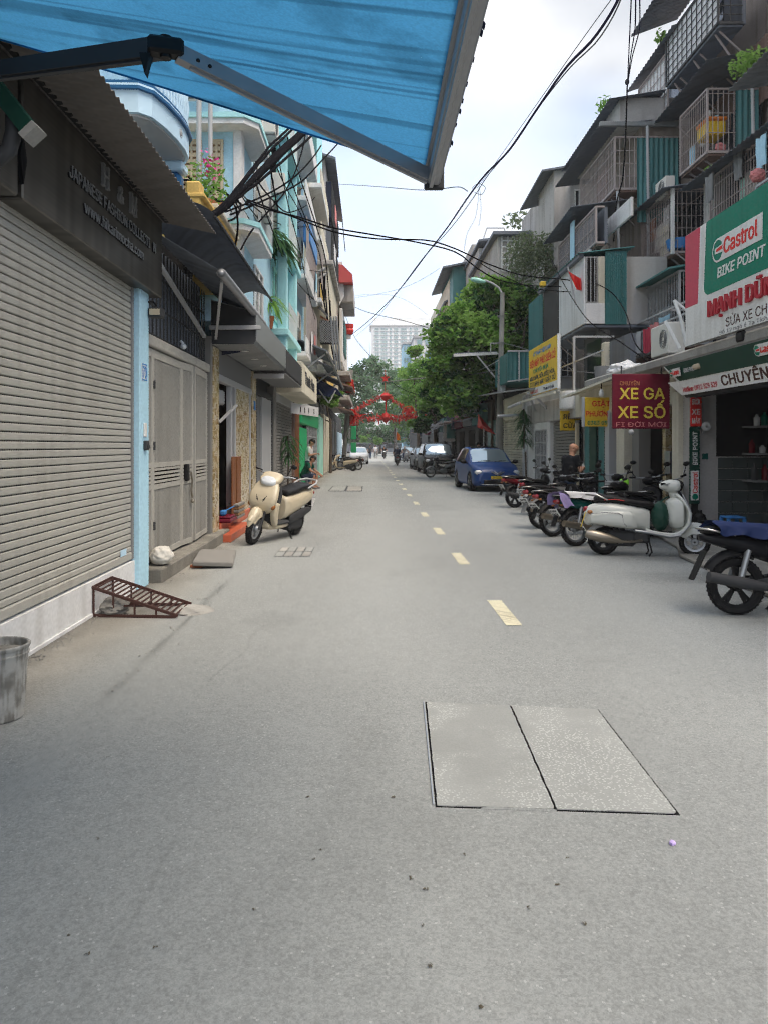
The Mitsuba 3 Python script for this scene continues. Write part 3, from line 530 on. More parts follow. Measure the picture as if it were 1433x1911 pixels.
part(s4, 'wall', M().box((-8, 17.05, 0), (-2.75, 20.7, 4.2)), 'dark_grey'); part(s4, 'pillar', M().bev((-2.75, 20.15, 0), (-2.57, 20.7, 3.2), .01), 'stone_grey'); part(s4, 'door_panel', M().bev((-2.7, 18.35, .1), (-2.62, 20.0, 2.8), .01), 'light_grey')
part(s4, 'door_panel', M().bev((-2.74, 17.3, .1), (-2.66, 18.3, 2.8), .01), 'mid_grey'); [part(s4, 'door_frame', M().bev(a_, b_, .01), 'dark_grey') for a_, b_ in (((-2.7, 17.15, .1), (-2.6, 17.3, 2.8)), ((-2.7, 20.02, .1), (-2.6, 20.14, 2.8)), ((-2.7, 17.15, 2.8), (-2.6, 20.14, 2.95)))]; part(s4, 'doorstep', M().bev((-2.7, 17.1, -.02), (-2.4, 20.6, .12), .01), 'concrete')
part(s4, 'number_plate', M().bev((-2.575, 16.7, 2.4), (-2.565, 16.9, 2.6), .002), 'blue_paint')
def shutter_front(k, y0, y1, x, z0, z1, mt, pitch=.09):
    kk = part(k, 'roller_shutter', M().box((x - .06, y0, z0), (x - .03, y1, z1)), 'dark_void'); z = z0
    while z < z1:
        part(kk, 'slat', M().bev((x - .04, y0, z), (x, y1, z + pitch - .012), .012), mt); z += pitch
s5 = thing('brown_shutter_shop', 'shop front with dull brown roller shutter behind a potted plant', 'shop')
part(s5, 'wall', M().box((-8, 20.7, 0), (-2.75, 28.0, 4.2)), 'plaster_grey'); shutter_front(s5, 20.9, 25.3, -2.62, .1, 2.85, 'stone_grey'); part(s5, 'side_post', M().bev((-2.72, 25.3, 0), (-2.56, 25.7, 3.2), .01), 'rusty'); part(s5, 'header', M().bev((-2.74, 20.75, 2.85), (-2.58, 27.8, 3.1), .01), 'light_grey'); part(s5, 'goods_panel', M().bev((-2.74, 25.8, .1), (-2.6, 27.8, 2.8), .01), 'wood')
sb3 = thing('box_sign', 'beige sign box with a short dark script name on the left', 'sign')
part(sb3, 'box', M().bev((-2.6, 20.8, 3.08), (-1.86, 26.4, 3.95), .02), 'plaster_cream'); text(sb3, 'lettering', 'Thanh Hien', (-1.858, 21.6, 3.4), (0, 1, 0), (0, 0, 1), .34, 'dark_grey', 3.6, .01)
gs = thing('letter_board', 'small slanted pale board with dark marks under the beige sign box', 'sign')
part(gs, 'board', M().slab((-2.3, 21.8, 2.55), (-1.7, 24.6, 2.55), (-1.7, 24.6, 2.86), (-2.3, 21.8, 2.86), (.03, -.02, 0)), 'cloth_white'); m = M()
for t in (.3, .45, .6, .8): m.box((-2.3 + .6 * t + .03, 21.8 + 2.8 * t - .03, 2.62), (-2.3 + .6 * t + .05, 21.85 + 2.8 * t, 2.78))
part(gs, 'lettering', m, 'dark_grey')
s6 = thing('green_shop', 'bright green painted shop front with mint door frame on the left', 'shop')
part(s6, 'wall', M().box((-8, 28.0, 0), (-2.85, 42, 4.0)), 'plaster_grey'); part(s6, 'door_panel', M().bev((-2.8, 28.1, .1), (-2.6, 31.2, 2.3), .02), 'bright_green'); part(s6, 'door_panel', M().bev((-2.8, 31.4, .1), (-2.65, 35.5, 2.9), .02), 'dark_grey'); part(s6, 'fascia', M().bev((-2.8, 28.1, 2.45), (-2.55, 39.2, 3.2), .03), 'bright_green'); part(s6, 'lamp_box', M().bev((-2.6, 28.2, 2.95), (-2.35, 33, 3.2), .03), 'white_paint')
part(s6, 'door_frame', M().bev((-2.8, 37.5, .0), (-2.5, 40.5, 3.1), .03), 'mint'); m = M()
for z in (.8, 1.4, 2.0, 2.6): m.bar((-2.62, 31.5, z), (-2.62, 37.4, z), .05)
for y in np.arange(31.5, 37.4, .8): m.bar((-2.62, y, .1), (-2.62, y, 2.9), .05)
part(s6, 'grille', m, 'light_grey')
s7 = thing('far_shutter_shop', 'far shop front of pale vertical folding shutters on the left', 'shop')
part(s7, 'wall', M().box((-8, 42, 0), (-2.8, 75, 4.2)), 'dark_grey')
for y in np.arange(42.3, 58, 1.35): part(s7, 'shutter_panel', M().bev((-2.8, y, .0), (-2.62 + .06 * math.sin(y * 3), y + 1.15, 3.4), .02), 'plaster_cream' if y < 50 else 'light_grey')
part(s7, 'painted_panel', M().bev((-2.75, 58.5, 0), (-2.5, 68, 2.7), .02), 'pale_blue_trim')

# ================================================================ blue folding awning overhead
ba = thing('blue_awning', 'large weathered blue fabric awning stretched overhead on a folding arm', 'awning')
nx, ny = 36, 44; xs = np.linspace(-2.72, 0.30, nx); yy = np.linspace(-1.6, 3.66, ny); V = []
for y in yy:
    for x in xs:
        t = (x + 2.72) / 3.02
        z = 3.88 - 0.93 * t - 0.05 * math.sin(math.pi * t) * (0.6 + .4 * math.sin(y * 1.3)) + 0.012 * float(meshkit.fbm(np.array([x * 2.2, y * 3 + x, 0.0]), 3))
        V.append((x, y + (0.02 * math.sin(t * 9) if y == yy[-1] else 0), z))
Fq = [[j * nx + i, j * nx + i + 1, (j + 1) * nx + i + 1, (j + 1) * nx + i] for j in range(ny - 1) for i in range(nx - 1)]
part(ba, 'fabric', M().add(V, Fq), 'awning_fabric', True)
part(ba, 'hem', M().tube([V[(ny - 1) * nx + i] + np.array([0, 0, -.004]) for i in range(nx)], .005, 6), 'awning_fabric', True)
part(ba, 'front_rail', M().bev((.285, -1.6, 2.885), (.345, 3.70, 2.965), .01).bev((.27, -1.6, 2.955), (.36, 3.71, 2.995), .008).bar((.30, -1.6, 2.88), (.30, 3.69, 2.88), .018), 'awning_alu')
part(ba, 'rail_cap', M().bev((.268, 3.70, 2.868), (.366, 3.728, 3.0), .008), 'dark_grey')
m = M()
for y in np.arange(-1.5, 3.68, .045):
    if rnd.random() < .6: h = rnd.uniform(.005, .03); m.slab((.35, y, 2.99), (.35, y + .05, 2.99), (.358 + h * .5, y + .04, 2.99 - h), (.358 + h * .5, y + .012, 2.99 - h * .8), (.002, 0, .001))
stuffy(part(ba, 'frayed_valance', m, 'navy', label='torn dark rag of the awning valance'))
def arm_of(y_end, y_el, y_w):
    el = np.array([-.81, y_el, 3.185]); fr = np.array([.27, y_end, 2.90]); wl = np.array([-2.72, y_w, 3.70])
    d = (el - wl) / np.linalg.norm(el - wl); d2 = (fr - el) / np.linalg.norm(fr - el)
    part(ba, 'upper_arm', M().bar(wl, el - d * .04, .055, .075).bar(wl + (0, -.002, -.042), el - d * .1 + (0, -.002, -.042), .03, .016), 'dark_grey')
    part(ba, 'forearm', M().bar(el + d2 * .05, fr, .05, .06).bar(el + d2 * .1 + (0, 0, -.034), fr + (0, 0, -.034), .016, .014), 'awning_alu')
    part(ba, 'elbow', M().bev(el - (.07, .035, .034), el + (.07, .035, .034), .012, rot((0, 0, 1), 15)).lathe([(0, -.045), (.022, -.045), (.026, .04), (0, .045)], el, (0, 0, 1), 14).prism([(0, 0), (.045, 0), (.022, -.085)], lambda a, b, t: (el[0] - .1 + a, t, el[2] - .03 + b), el[1] - .02, el[1] + .02), 'black')
    part(ba, 'bolt', M().ball(el + d2 * .14 + (0, -.026, 0), .009, 1), 'black'); part(ba, 'bolt', M().ball(el + d2 * .19 + (0, -.026, 0), .009, 1), 'black')
    part(ba, 'wall_bracket', M().bev(wl - (.06, .07, .1), wl + (.03, .07, .1), .015), 'dark_grey')
arm_of(3.60, 2.98, 4.35); arm_of(-1.3, -.7, -1.9)
part(ba, 'roll_case', M().bev((-2.86, -1.7, 3.8), (-2.68, 3.72, 3.98), .03), 'light_grey')

# ================================================================ house helpers
def walls(k, x0, x1, y0, y1, z0, z1, mt, name='wall'): return part(k, name, M().bev((x0, y0, z0), (x1, y1, z1), .01), mt)
def win_s(k, X, s, y0, y1, z0, z1, fr='white_paint', pane='glass_dark', bars=0, nm='window'):   # in a wall at X, facing s
    w = part(k, nm, M().box((X - .02 * s, y0, z0), (X + .012 * s, y1, z1)), pane)
    m = M(); t = .05; o = X + .012 * s; q = X + .05 * s
    m.box((o, y0, z0), (q, y0 + t, z1)).box((o, y1 - t, z0), (q, y1, z1)).box((o, y0 + t, z0), (q, y1 - t, z0 + t)).box((o, y0 + t, z1 - t), (q, y1 - t, z1)).box((o, (y0 + y1) / 2 - .02, z0 + t), (q, (y0 + y1) / 2 + .02, z1 - t))
    if w.count('__') < 2: part(w, 'frame', m, fr)
def win_e(k, Y, x0, x1, z0, z1, fr='white_paint', pane='glass_dark', nm='window', louv=0):       # in a wall facing the camera
    w = part(k, nm, M().box((x0, Y - .012, z0), (x1, Y + .02, z1)), pane); m = M(); t = .05; o = Y - .012; q = Y - .05
    m.box((x0, o, z0), (x0 + t, q, z1)).box((x1 - t, o, z0), (x1, q, z1)).box((x0 + t, o, z0), (x1 - t, q, z0 + t)).box((x0 + t, o, z1 - t), (x1 - t, q, z1)).box(((x0 + x1) / 2 - .02, o, z0 + t), ((x0 + x1) / 2 + .02, q, z1 - t))
    part(w, 'frame', m, fr)
    if louv:
        m = M()
        for z in np.linspace(z0 + .08, z1 - .1, louv): m.box((x0 + .06, Y - .04, z), (x1 - .06, Y - .02, z + .6 * (z1 - z0) / louv))
        part(w, 'louvre', m, fr)
def grid_e(Y, x0, x1, z0, z1, dx, dz, r=.012):
    m = M()
    for x in np.arange(x0, x1 + 1e-6, dx): m.bar((x, Y, z0), (x, Y, z1), r)
    for z in np.arange(z0, z1 + 1e-6, dz): m.bar((x0, Y - .006, z), (x1, Y - .006, z), r)
    return m
def grid_s(X, y0, y1, z0, z1, dy, dz, r=.012):
    m = M()
    for y in np.arange(y0, y1 + 1e-6, dy): m.bar((X, y, z0), (X, y, z1), r)
    for z in np.arange(z0, z1 + 1e-6, dz): m.bar((X - .006, y0, z), (X - .006, y1, z), r)
    return m
def ac_unit(k_name, label, c, s=1, mt='ac_white', w=.8, h=.56, d=.3, face='s', group=None):
    x, y, z = c; a = thing(k_name, label, 'air conditioner', group)
    if face == 's':
        part(a, 'body', M().bev((x, y, z), (x + s * d, y + w, z + h), .02), mt); m = M()
        for r in np.linspace(.06, .21, 5): m.lathe([(r, 0), (r + .012, 0), (r + .012, .012), (r, .012)], (x + s * d, y + .3, z + h / 2), (s, 0, 0), 20)
        part(a, 'fan_grille', m, 'mid_grey')
    else:
        part(a, 'body', M().bev((x, y, z), (x + w, y + d, z + h), .02), mt); m = M()
        for r in np.linspace(.06, .21, 5): m.lathe([(r, 0), (r + .012, 0), (r + .012, .012), (r, .012)], (x + .3, y, z + h / 2), (0, -1, 0), 20)
        part(a, 'fan_grille', m, 'mid_grey')
    part(a, 'bracket', M().bar((x, y + .1, z - .01), (x + s * d, y + .1, z - .01), .03).bar((x, y + w * .8, z - .01), (x + s * d, y + w * .8, z - .01), .03), 'mid_grey'); return a
def leaves(n, c, r, size, seed, drop=0.0, elong=2.2, pts=None):
    g = np.random.default_rng(seed); u = g.normal(size=(n, 3)); u /= np.linalg.norm(u, axis=1, keepdims=True)
    P = np.asarray(c) + u * (g.random((n, 1)) ** .45) * np.asarray(r) if pts is None else pts
    n = len(P); d = g.normal(size=(n, 3)); d[:, 2] = d[:, 2] * .5 - drop; d /= np.linalg.norm(d, axis=1, keepdims=True)
    w = np.cross(d, g.normal(size=(n, 3))); w /= np.linalg.norm(w, axis=1, keepdims=True); s = size * g.uniform(.6, 1.3, (n, 1)); nn = np.cross(d, w)
    a, b = P - d * s * .5, P + d * s * .5; l, q = P + w * s / elong * .5 + nn * s * .12, P - w * s / elong * .5 + nn * s * .12
    V = np.stack([a, l, b, q], 1).reshape(-1, 3); i = np.arange(n)[:, None] * 4
    return M().add(V, np.vstack([i + [0, 1, 2], i + [0, 2, 3]]))

# ================================================================ upper storeys on the left
h1 = thing('cream_house', 'cream plastered house wall glimpsed above the corrugated awning', 'house'); walls(h1, -8, -3.55, 4.0, 9.6, 4.9, 9.5, 'plaster_cream'); win_s(h1, -3.55, 1, 8.3, 9.0, 6.3, 7.4)
h2 = thing('balcony_house', 'pale blue house with curved balcony and dark blue mouldings', 'house'); walls(h2, -8, -3.5, 9.62, 11.9, 4.6, 10, 'plaster_blue')
bp = [(-3.5, 9.70), (-3.0, 9.72), (-2.86, 9.86), (-2.77, 10.2), (-2.71, 10.6), (-2.69, 10.95), (-2.72, 11.3), (-2.82, 11.5), (-3.0, 11.58), (-3.5, 11.6)]
P_ = Polygon(bp); xyz = lambda x, y, d: (x, y, d)
bl = part(h2, 'balcony', M().prism(P_, xyz, 5.93, 6.22), 'pale_blue_trim'); part(bl, 'soffit', M().prism(P_.buffer(-.06), xyz, 5.90, 5.93), 'light_grey')
part(bl, 'moulding', M().prism(P_.buffer(.05), xyz, 6.22, 6.26), 'deep_blue'); part(bl, 'moulding', M().prism(P_.buffer(.02), xyz, 6.30, 6.34), 'deep_blue'); part(bl, 'moulding', M().prism(P_.buffer(.025), xyz, 6.26, 6.30), 'pale_blue_trim')
part(bl, 'handrail', M().prism(P_.buffer(.03).difference(P_.buffer(-.06)), xyz, 7.0, 7.06), 'deep_blue')
ls = LineString(bp[1:-1])
for i, t in enumerate(np.linspace(0.03, .97, 20)):
    p = ls.interpolate(t, normalized=True); q = ls.interpolate(min(1, t + .01), normalized=True); x, y = p.x + .0, p.y
    part(bl, 'baluster', M().lathe([(.02, 6.34), (.035, 6.42), (.022, 6.5), (.045, 6.66), (.022, 6.82), (.035, 6.9), (.02, 7.0)], (x - .03, y, 0), k=10), 'pale_blue_trim', True)
part(h2, 'rosette', M().lathe([(0, .02), (.03, .018), (.035, .0), (.06, .015), (.075, 0)], (-2.71, 10.75, 6.08), (1, 0, 0), 16), 'light_grey', True); part(h2, 'bracket_block', M().bev((-3.4, 11.3, 5.45), (-2.85, 11.55, 5.75), .06), 'deep_blue'); part(h2, 'bracket_block', M().bev((-3.4, 11.25, 5.75), (-2.8, 11.58, 5.9), .03), 'pale_blue_trim')
h3 = thing('yellow_house', 'low ochre yellow house with parapet balcony beside the curved balcony', 'house'); walls(h3, -8, -2.85, 11.92, 14.9, 4.6, 5.0, 'plaster_yellow')
part(h3, 'parapet', M().bev((-2.85, 11.9, 4.75), (-2.60, 14.4, 5.45), .02), 'plaster_yellow'); part(h3, 'coping', M().bev((-2.9, 11.6, 5.45), (-2.55, 14.45, 5.53), .02), 'plaster_yellow'); part(h3, 'pilaster', M().bev((-2.86, 11.62, 4.4), (-2.62, 11.9, 5.72), .03), 'plaster_yellow'); part(h3, 'recess_panel', M().bev((-2.602, 12.6, 4.9), (-2.58, 13.9, 5.3), .01), 'wood'); part(h3, 'flower_ledge', M().bev((-2.75, 12.4, 5.53), (-2.5, 14.4, 5.62), .02), 'plaster_cream')
one('steel_pipe', M().tube([(-2.98, 13.1, 5.5), (-2.98, 13.1, 8.3)], .045, 10), 'light_grey', 'vertical white pipe, left one of two above the yellow parapet', 'pipe', True); one('steel_pipe', M().tube([(-2.78, 13.1, 5.3), (-2.78, 13.1, 8.3)], .04, 10), 'light_grey', 'vertical white pipe, right one of two above the yellow parapet', 'pipe', True)
fp = thing('flowering_plant', 'potted plant with magenta blossom on the yellow parapet', 'plant'); part(fp, 'leaves', leaves(420, (-2.8, 12.9, 6.1), (.35, .7, .5), .10, 4), 'leaf_mid'); part(fp, 'blossom', leaves(60, (-2.72, 12.8, 6.4), (.2, .45, .24), .07, 5, elong=1.2), 'pink_flower'); part(fp, 'pot', M().lathe([(0, 5.6), (.08, 5.6), (.11, 5.75), (.1, 5.75), (0, 5.8)], (-2.72, 12.7, 0)), 'terracotta', 40)
h4 = thing('sky_blue_house', 'light blue three-storey house with deep white slab ledges', 'house'); walls(h4, -8, -2.62, 15.0, 19.9, 4.1, 13, 'plaster_blue')
for z, y1 in ((8.0, 16.6), (5.93, 16.9)):
    part(h4, 'ledge', M().prism([(-5, 14.6), (-2.45, 14.6), (-2.2, 14.9), (-2.2, y1), (-5, y1)], xyz, z - .11, z), 'plaster_white'); part(h4, 'ledge_edge', M().prism([(-5, 14.56), (-2.43, 14.56), (-2.17, 14.88), (-2.17, y1), (-2.22, y1), (-2.22, 14.9), (-2.45, 14.61), (-5, 14.61)], xyz, z, z + .1), 'plaster_cyan')
win_e(h4, 14.99, -3.18, -2.92, 6.55, 7.72, 'tan_bar', 'brown_box', louv=9); win_e(h4, 14.99, -3.75, -3.35, 6.55, 7.72, 'tan_bar', 'brown_box', louv=9); part(h4, 'corner_pilaster', M().bev((-2.72, 14.93, 4.1), (-2.55, 15.3, 13), .02), 'plaster_white'); part(h4, 'cornice_band', M().bev((-5, 14.9, 6.1), (-2.5, 15.5, 6.32), .02), 'plaster_white')
part(h4, 'brick_base', M().bev((-3.3, 14.93, 6.32), (-2.85, 14.99, 6.5), .01), 'terracotta')
for z in (4.4, 6.8, 9.2): win_s(h4, -2.62, 1, 16.9, 18.2, z, z + 1.3)
for i, z in enumerate((8.35, 9.3)): ac_unit('ac_unit', f'weathered white air conditioner on the light blue house, {["lower", "upper"][i]}', (-3.7, 14.4, z), face='e', group='air conditioners on the light blue house')
h5 = thing('cyan_house', 'cyan painted tall narrow house with loggia and louvred shutter', 'house'); walls(h5, -8, -2.75, 20.75, 24.0, 4.25, 14, 'plaster_cyan'); part(h5, 'pillar', M().bev((-2.52, 20.5, 4.0), (-2.27, 20.85, 14), .02), 'plaster_cyan')
part(h5, 'pillar', M().bev((-2.52, 23.2, 4.0), (-2.27, 23.55, 14), .02), 'plaster_cyan'); win_e(h5, 20.74, -3.15, -2.53, 8.5, 9.9, 'plaster_cyan' if 0 else 'mint', 'dark_void'); part(h5, 'louvre_shutter', M().bev((-3.2, 20.68, 7.4), (-2.53, 20.74, 8.3), .01), 'tan_bar'); m = M()
for z in np.arange(7.45, 8.3, .12): m.box((-3.18, 20.64, z), (-2.55, 20.68, z + .08))
part(h5, 'louvre_slats', m, 'plaster_cream')
for z in (7.0, 4.6, 9.95): part(h5, 'balcony_slab', M().bev((-3.4, 20.3, z), (-2.2, 24.2, z + .2), .02), 'plaster_cyan'); part(h5, 'balcony_rail', grid_s(-2.24, 20.9, 23.2, z + .2, z + 1.0, .14, .39, .025), 'white_bar')
for z in (5.2, 7.9, 10.6): win_s(h5, -2.75, 1, 21.3, 22.9, z, z + 1.5, 'mint')
ac_unit('ac_unit', 'pale air conditioner standing in the loggia of the cyan house', (-3.1, 20.3, 8.45), face='e')
h6 = thing('pale_house', 'narrow pale blue house with stacked slanting balconies beyond the cyan house', 'house'); walls(h6, -8, -2.7, 24.3, 30.8, 4.2, 13.5, 'plaster_blue')
for z in (4.6, 7.2, 9.8, 12.2): part(h6, 'balcony_slab', M().bev((-2.7, 25.0, z), (-2.1, 30.2, z + .16), .02), 'plaster_white'); part(h6, 'balcony_front', M().bev((-2.16, 25.0, z + .16), (-2.1, 30.2, z + .7), .01), 'plaster_white'); win_s(h6, -2.7, 1, 26, 29, z + .5, z + 1.9, 'tan_bar')
part(h6, 'blue_sheet', M().bev((-2.3, 26, 8.7), (-2.05, 29.5, 9.3), .02), 'blue_paint')
h7 = thing('tall_green_house', 'tall pale green tower house rising behind the cable bundle', 'house'); walls(h7, -8, -2.55, 31, 37.5, 4.2, 14.0, 'plaster_cream'); part(h7, 'tower', M().bev((-3.0, 33, 13.2), (-2.3, 36.5, 19), .03), 'plaster_cyan'); part(h7, 'tower_side', M().bev((-3.01, 32.94, 13.2), (-2.32, 33.0, 19), .01), 'teal_metal')
for z in (5, 7.6, 10.2, 12.4): part(h7, 'balcony_slab', M().bev((-2.55, 31.3, z), (-2.0, 37, z + .2), .02), 'plaster_white'); part(h7, 'balcony_front', M().bev((-2.06, 31.3, z + .2), (-2.0, 37, z + .8), .02), 'plaster_yellow' if z == 7.6 else 'plaster_cream'); win_s(h7, -2.55, 1, 32.5, 36, z + .5, z + 2, 'tan_bar')
h8 = thing('caged_house', 'tall house with dark caged balconies and a yellow lower storey', 'house'); walls(h8, -8, -2.3, 37.6, 48, 5.0, 10.8, 'plaster_yellow'); walls(h8, -8, -2.25, 37.8, 47.8, 10.8, 16.2, 'plaster_grey', 'upper_wall')
for i, (z, mt) in enumerate(((10.9, 'dark_metal_sheet'), (13.3, 'navy'))): part(h8, 'balcony_cage', M().bev((-2.3, 38.5, z), (-1.95, 46.5, z + 1.9), .03), mt); part(h8, 'cage_bars', grid_s(-1.93, 38.5, 46.5, z, z + 1.9, .5, .5, .05), 'dark_grey'); part(h8, 'hanging_wash', M().bev((-1.92, 40 + i, z + .6), (-1.86, 41.5 + i, z + 1.5), .03), ('cloth_white', 'cloth_pink')[i])
part(h8, 'roof', M().slab((-2.6, 37.4, 16.2), (-1.7, 37.4, 15.9), (-1.7, 48, 15.9), (-2.6, 48, 16.2), (0, 0, .12)), 'dark_metal_sheet'); part(h8, 'roof_flap', M().slab((-1.75, 47.5, 15.9), (-1.6, 48, 14.2), (-1.6, 48.6, 14.2), (-1.75, 48.6, 15.9), (.05, 0, 0)), 'dark_metal_sheet'); part(h8, 'rear_panel', M().slab((-1.95, 48, 10.6), (-1.62, 48, 11.2), (-1.75, 48, 13.4), (-2.0, 48, 13.4), (0, .1, 0)), 'plaster_white')
for y in (39, 42, 45): win_s(h8, -2.3, 1, y, y + 1.6, 8.2, 10.0, 'tan_bar')
h9 = thing('projecting_house', 'grey projecting upper storey with cornice cluttered by pipes and cables', 'house'); walls(h9, -8, -1.72, 33.2, 42, 5.0, 9.55, 'plaster_grey') if 0 else walls(h9, -3.7, -1.75, 32.2, 40, 5.3, 9.4, 'plaster_cream')
part(h9, 'cornice', M().bev((-3.8, 32.0, 9.35), (-1.55, 40.2, 9.55), .03), 'plaster_grey'); part(h9, 'cornice', M().bev((-3.8, 32.05, 7.35), (-2.9, 33, 7.5), .03), 'plaster_grey'); win_e(h9, 32.19, -2.2, -1.85, 7.9, 9.0, 'plaster_grey', 'dark_void'); win_e(h9, 32.19, -3.2, -2.8, 7.9, 9.0, 'plaster_yellow', 'brown_box')
part(h9, 'drain_pipe', M().tube([(-3.4, 32.05, 7.1), (-3.0, 32.0, 7.5), (-2.4, 32.0, 8.9), (-1.9, 32.0, 9.2)], .07, 8).tube([(-3.25, 32.05, 7.0), (-2.9, 32.0, 7.4), (-2.25, 32.0, 8.7), (-1.8, 32.0, 9.0)], .06, 8), 'light_grey', True)
part(h9, 'small_awning', M().slab((-2.15, 32.1, 7.55), (-1.75, 32.1, 7.2), (-1.75, 31.6, 7.0), (-2.15, 31.6, 7.4), (0, 0, .05)), 'dark_grey'); part(h9, 'awning_panel', M().slab((-2.1, 32.1, 7.15), (-1.75, 32.1, 6.95), (-1.75, 31.8, 6.85), (-2.1, 31.8, 7.05), (0, 0, .04)), 'terracotta')
lc = part(h9, 'window_cage', M().bev((-2.1, 31.65, 5.95), (-1.32, 32.15, 6.9), .02), 'dark_void'); m = M()
for i in range(-7, 12):
    m.bar((-2.12 + .1 * i, 31.63, 5.95), (-2.12 + .1 * i + .95, 31.63, 6.9), .03); m.bar((-2.12 + .1 * i + .95, 31.62, 5.95), (-2.12 + .1 * i, 31.62, 6.9), .03)
part(lc, 'lattice', trimesh.intersections.slice_mesh_plane(trimesh.intersections.slice_mesh_plane(m.mesh(), (1, 0, 0), (-2.1, 0, 0)), (-1, 0, 0), (-1.32, 0, 0)), 'mid_grey')
part(h9, 'mint_panel', M().bev((-2.95, 32.0, 4.9), (-2.65, 32.15, 6.3), .02), 'mint'); part(h9, 'white_duct', M().bev((-3.5, 31.7, 5.2), (-3.1, 32.1, 6.5), .04).bev((-3.45, 31.75, 6.5), (-3.2, 32.05, 7.0), .04), 'white_paint')
vp = thing('balcony_creeper', 'green creeper hanging down the grey projecting storey', 'plant'); part(vp, 'leaves', leaves(500, (-2.85, 31.7, 7.4), (.35, .4, .9), .22, 12, .5), 'leaf_light'); part(vp, 'stem', M().tube([(-2.9, 31.9, 5.9), (-2.85, 31.75, 7), (-2.8, 31.7, 8)], .04), 'bark')
vp = thing('roof_bush', 'leafy green bush on the awning roof beside the white duct', 'plant'); part(vp, 'leaves', leaves(500, (-3.0, 25.5, 5.35), (.4, .6, .5), .16, 13), 'leaf_mid'); part(vp, 'pot', M().lathe([(0, 4.3), (.2, 4.3), (.26, 4.9), (0, 4.85)], (-3.0, 25.5, 0)), 'terracotta', 40)
h10 = thing('red_roof_house', 'far house with red tin roof projecting over the street on the left', 'house'); walls(h10, -8, -2.05, 48.4, 62, 4.3, 12.2, 'plaster_cream'); part(h10, 'roof', M().prism([(-2.5, 12.0), (-1.05, 12.0), (-1.1, 12.5), (-1.7, 13.1), (-2.5, 13.2)], lambda a, b, d: (a, d, b), 47.6, 55), 'roof_red'); part(h10, 'bay', M().bev((-2.0, 48.4, 10.9), (-1.05, 54, 12.0), .03), 'plaster_grey'); part(h10, 'side_panel', M().bev((-1.95, 48.3, 7), (-1.75, 60, 10.5), .03), 'plaster_white'); part(h10, 'shutter', M().bev((-1.74, 50, 7.8), (-1.66, 54, 10), .03), 'teal_metal')
for z in (6.2, 4.6): part(h10, 'balcony_slab', M().bev((-2.1, 49, z), (-1.3, 58, z + .3), .03), 'plaster_grey'); part(h10, 'balcony_canopy', M().slab((-2.1, 49, z - .5), (-1.1, 49, z - .8), (-1.1, 57, z - .8), (-2.1, 57, z - .5), (0, 0, .1)), 'rusty')
# awnings further down the left side
fa = thing('sheet_awning', 'long dark sheet metal awning in three overlapping runs on the left', 'awning')
for i in range(3): part(fa, 'roof_sheet', M().slab((-2.75, 26.6 + 4.6 * i, 5.45 - .1 * i), (-1.5 , 26.6 + 4.6 * i, 4.95 - .12 * i), (-1.42, 31.0 + 4.6 * i, 4.95 - .12 * i), (-2.75, 31.0 + 4.6 * i, 5.5 - .1 * i), (0, 0, .05)), 'dark_metal_sheet')
part(fa, 'front_beam', M().bar((-1.5, 26.6, 4.92), (-1.42, 40.2, 4.66), .08), 'mid_grey'); 
for y in (27, 33, 39): part(fa, 'strut', M().bar((-2.7, y, 4.1), (-1.6, y, 4.9), .06), 'light_grey')
fb = thing('blue_tarp_awning', 'small dark blue tarpaulin awning with pale struts further down the left side', 'awning'); part(fb, 'tarp', M().slab((-2.5, 35, 4.75), (-1.55, 36, 4.3), (-1.45, 42, 4.3), (-2.5, 42, 4.75), (0, 0, .04)).slab((-2.5, 34.9, 4.75), (-1.55, 35.9, 4.3), (-1.9, 35.2, 3.9), (-2.5, 34.9, 4.0), (.02, .04, 0)), 'cloth_blue'); part(fb, 'strut', M().bar((-2.5, 35, 4.4), (-1.9, 35, 3.6), .06).bar((-1.6, 35.2, 4.2), (-1.9, 35, 3.6), .05), 'light_grey')

LG = 'air conditioners on the left houses'
for i, (x, y, z) in enumerate(((-2.7, 25.4, 5.6), (-2.7, 26.4, 8.4), (-2.55, 32.0, 6.2), (-2.3, 38.8, 8.9), (-2.3, 41.2, 9.3), (-2.25, 44, 12.6), (-2.62, 17.2, 6.9), (-2.62, 18.4, 9.3))): ac_unit('ac_unit', 'weathered air conditioner ' + ('low on the narrow pale blue house', 'high on the narrow pale blue house', 'on the tall pale green house', 'low on the caged yellow house, nearer one', 'low on the caged yellow house, farther one', 'under the roof of the caged house', 'beside the lower window of the light blue house', 'beside the upper window of the light blue house')[i], (x, y, z), 1, group=LG)
for i, (y, z, mt) in enumerate(((26.2, 5.6, 'cloth_white'), (27.4, 5.7, 'cloth_pink'), (28.3, 8.2, 'plaster_blue'), (33, 5.9, 'cloth_white'), (34.2, 5.9, 'terracotta'), (39.2, 7.9, 'cloth_pink'), (40.6, 7.9, 'cloth_white'))):
    x = -2.04 if y < 31 else -1.95 if y < 38 else -1.9; m = M(); t = np.linspace(0, 1, 7); m.loft([np.stack([x + .03 * np.sin(t * 9 + i), y + t * .8, np.full(7, z - .7 * v)], 1) for v in (0, .5, 1)], False, False); one('laundry', m, mt, ('white laundry on the lowest pale blue balcony', 'pinkish laundry on the lowest pale blue balcony', 'light blue laundry on the upper pale blue balcony', 'white laundry on the tall green house', 'rust coloured laundry on the tall green house', 'pinkish laundry on the caged yellow house', 'white laundry on the caged yellow house')[i], 'laundry', smooth=True, group='laundry along the left balconies')
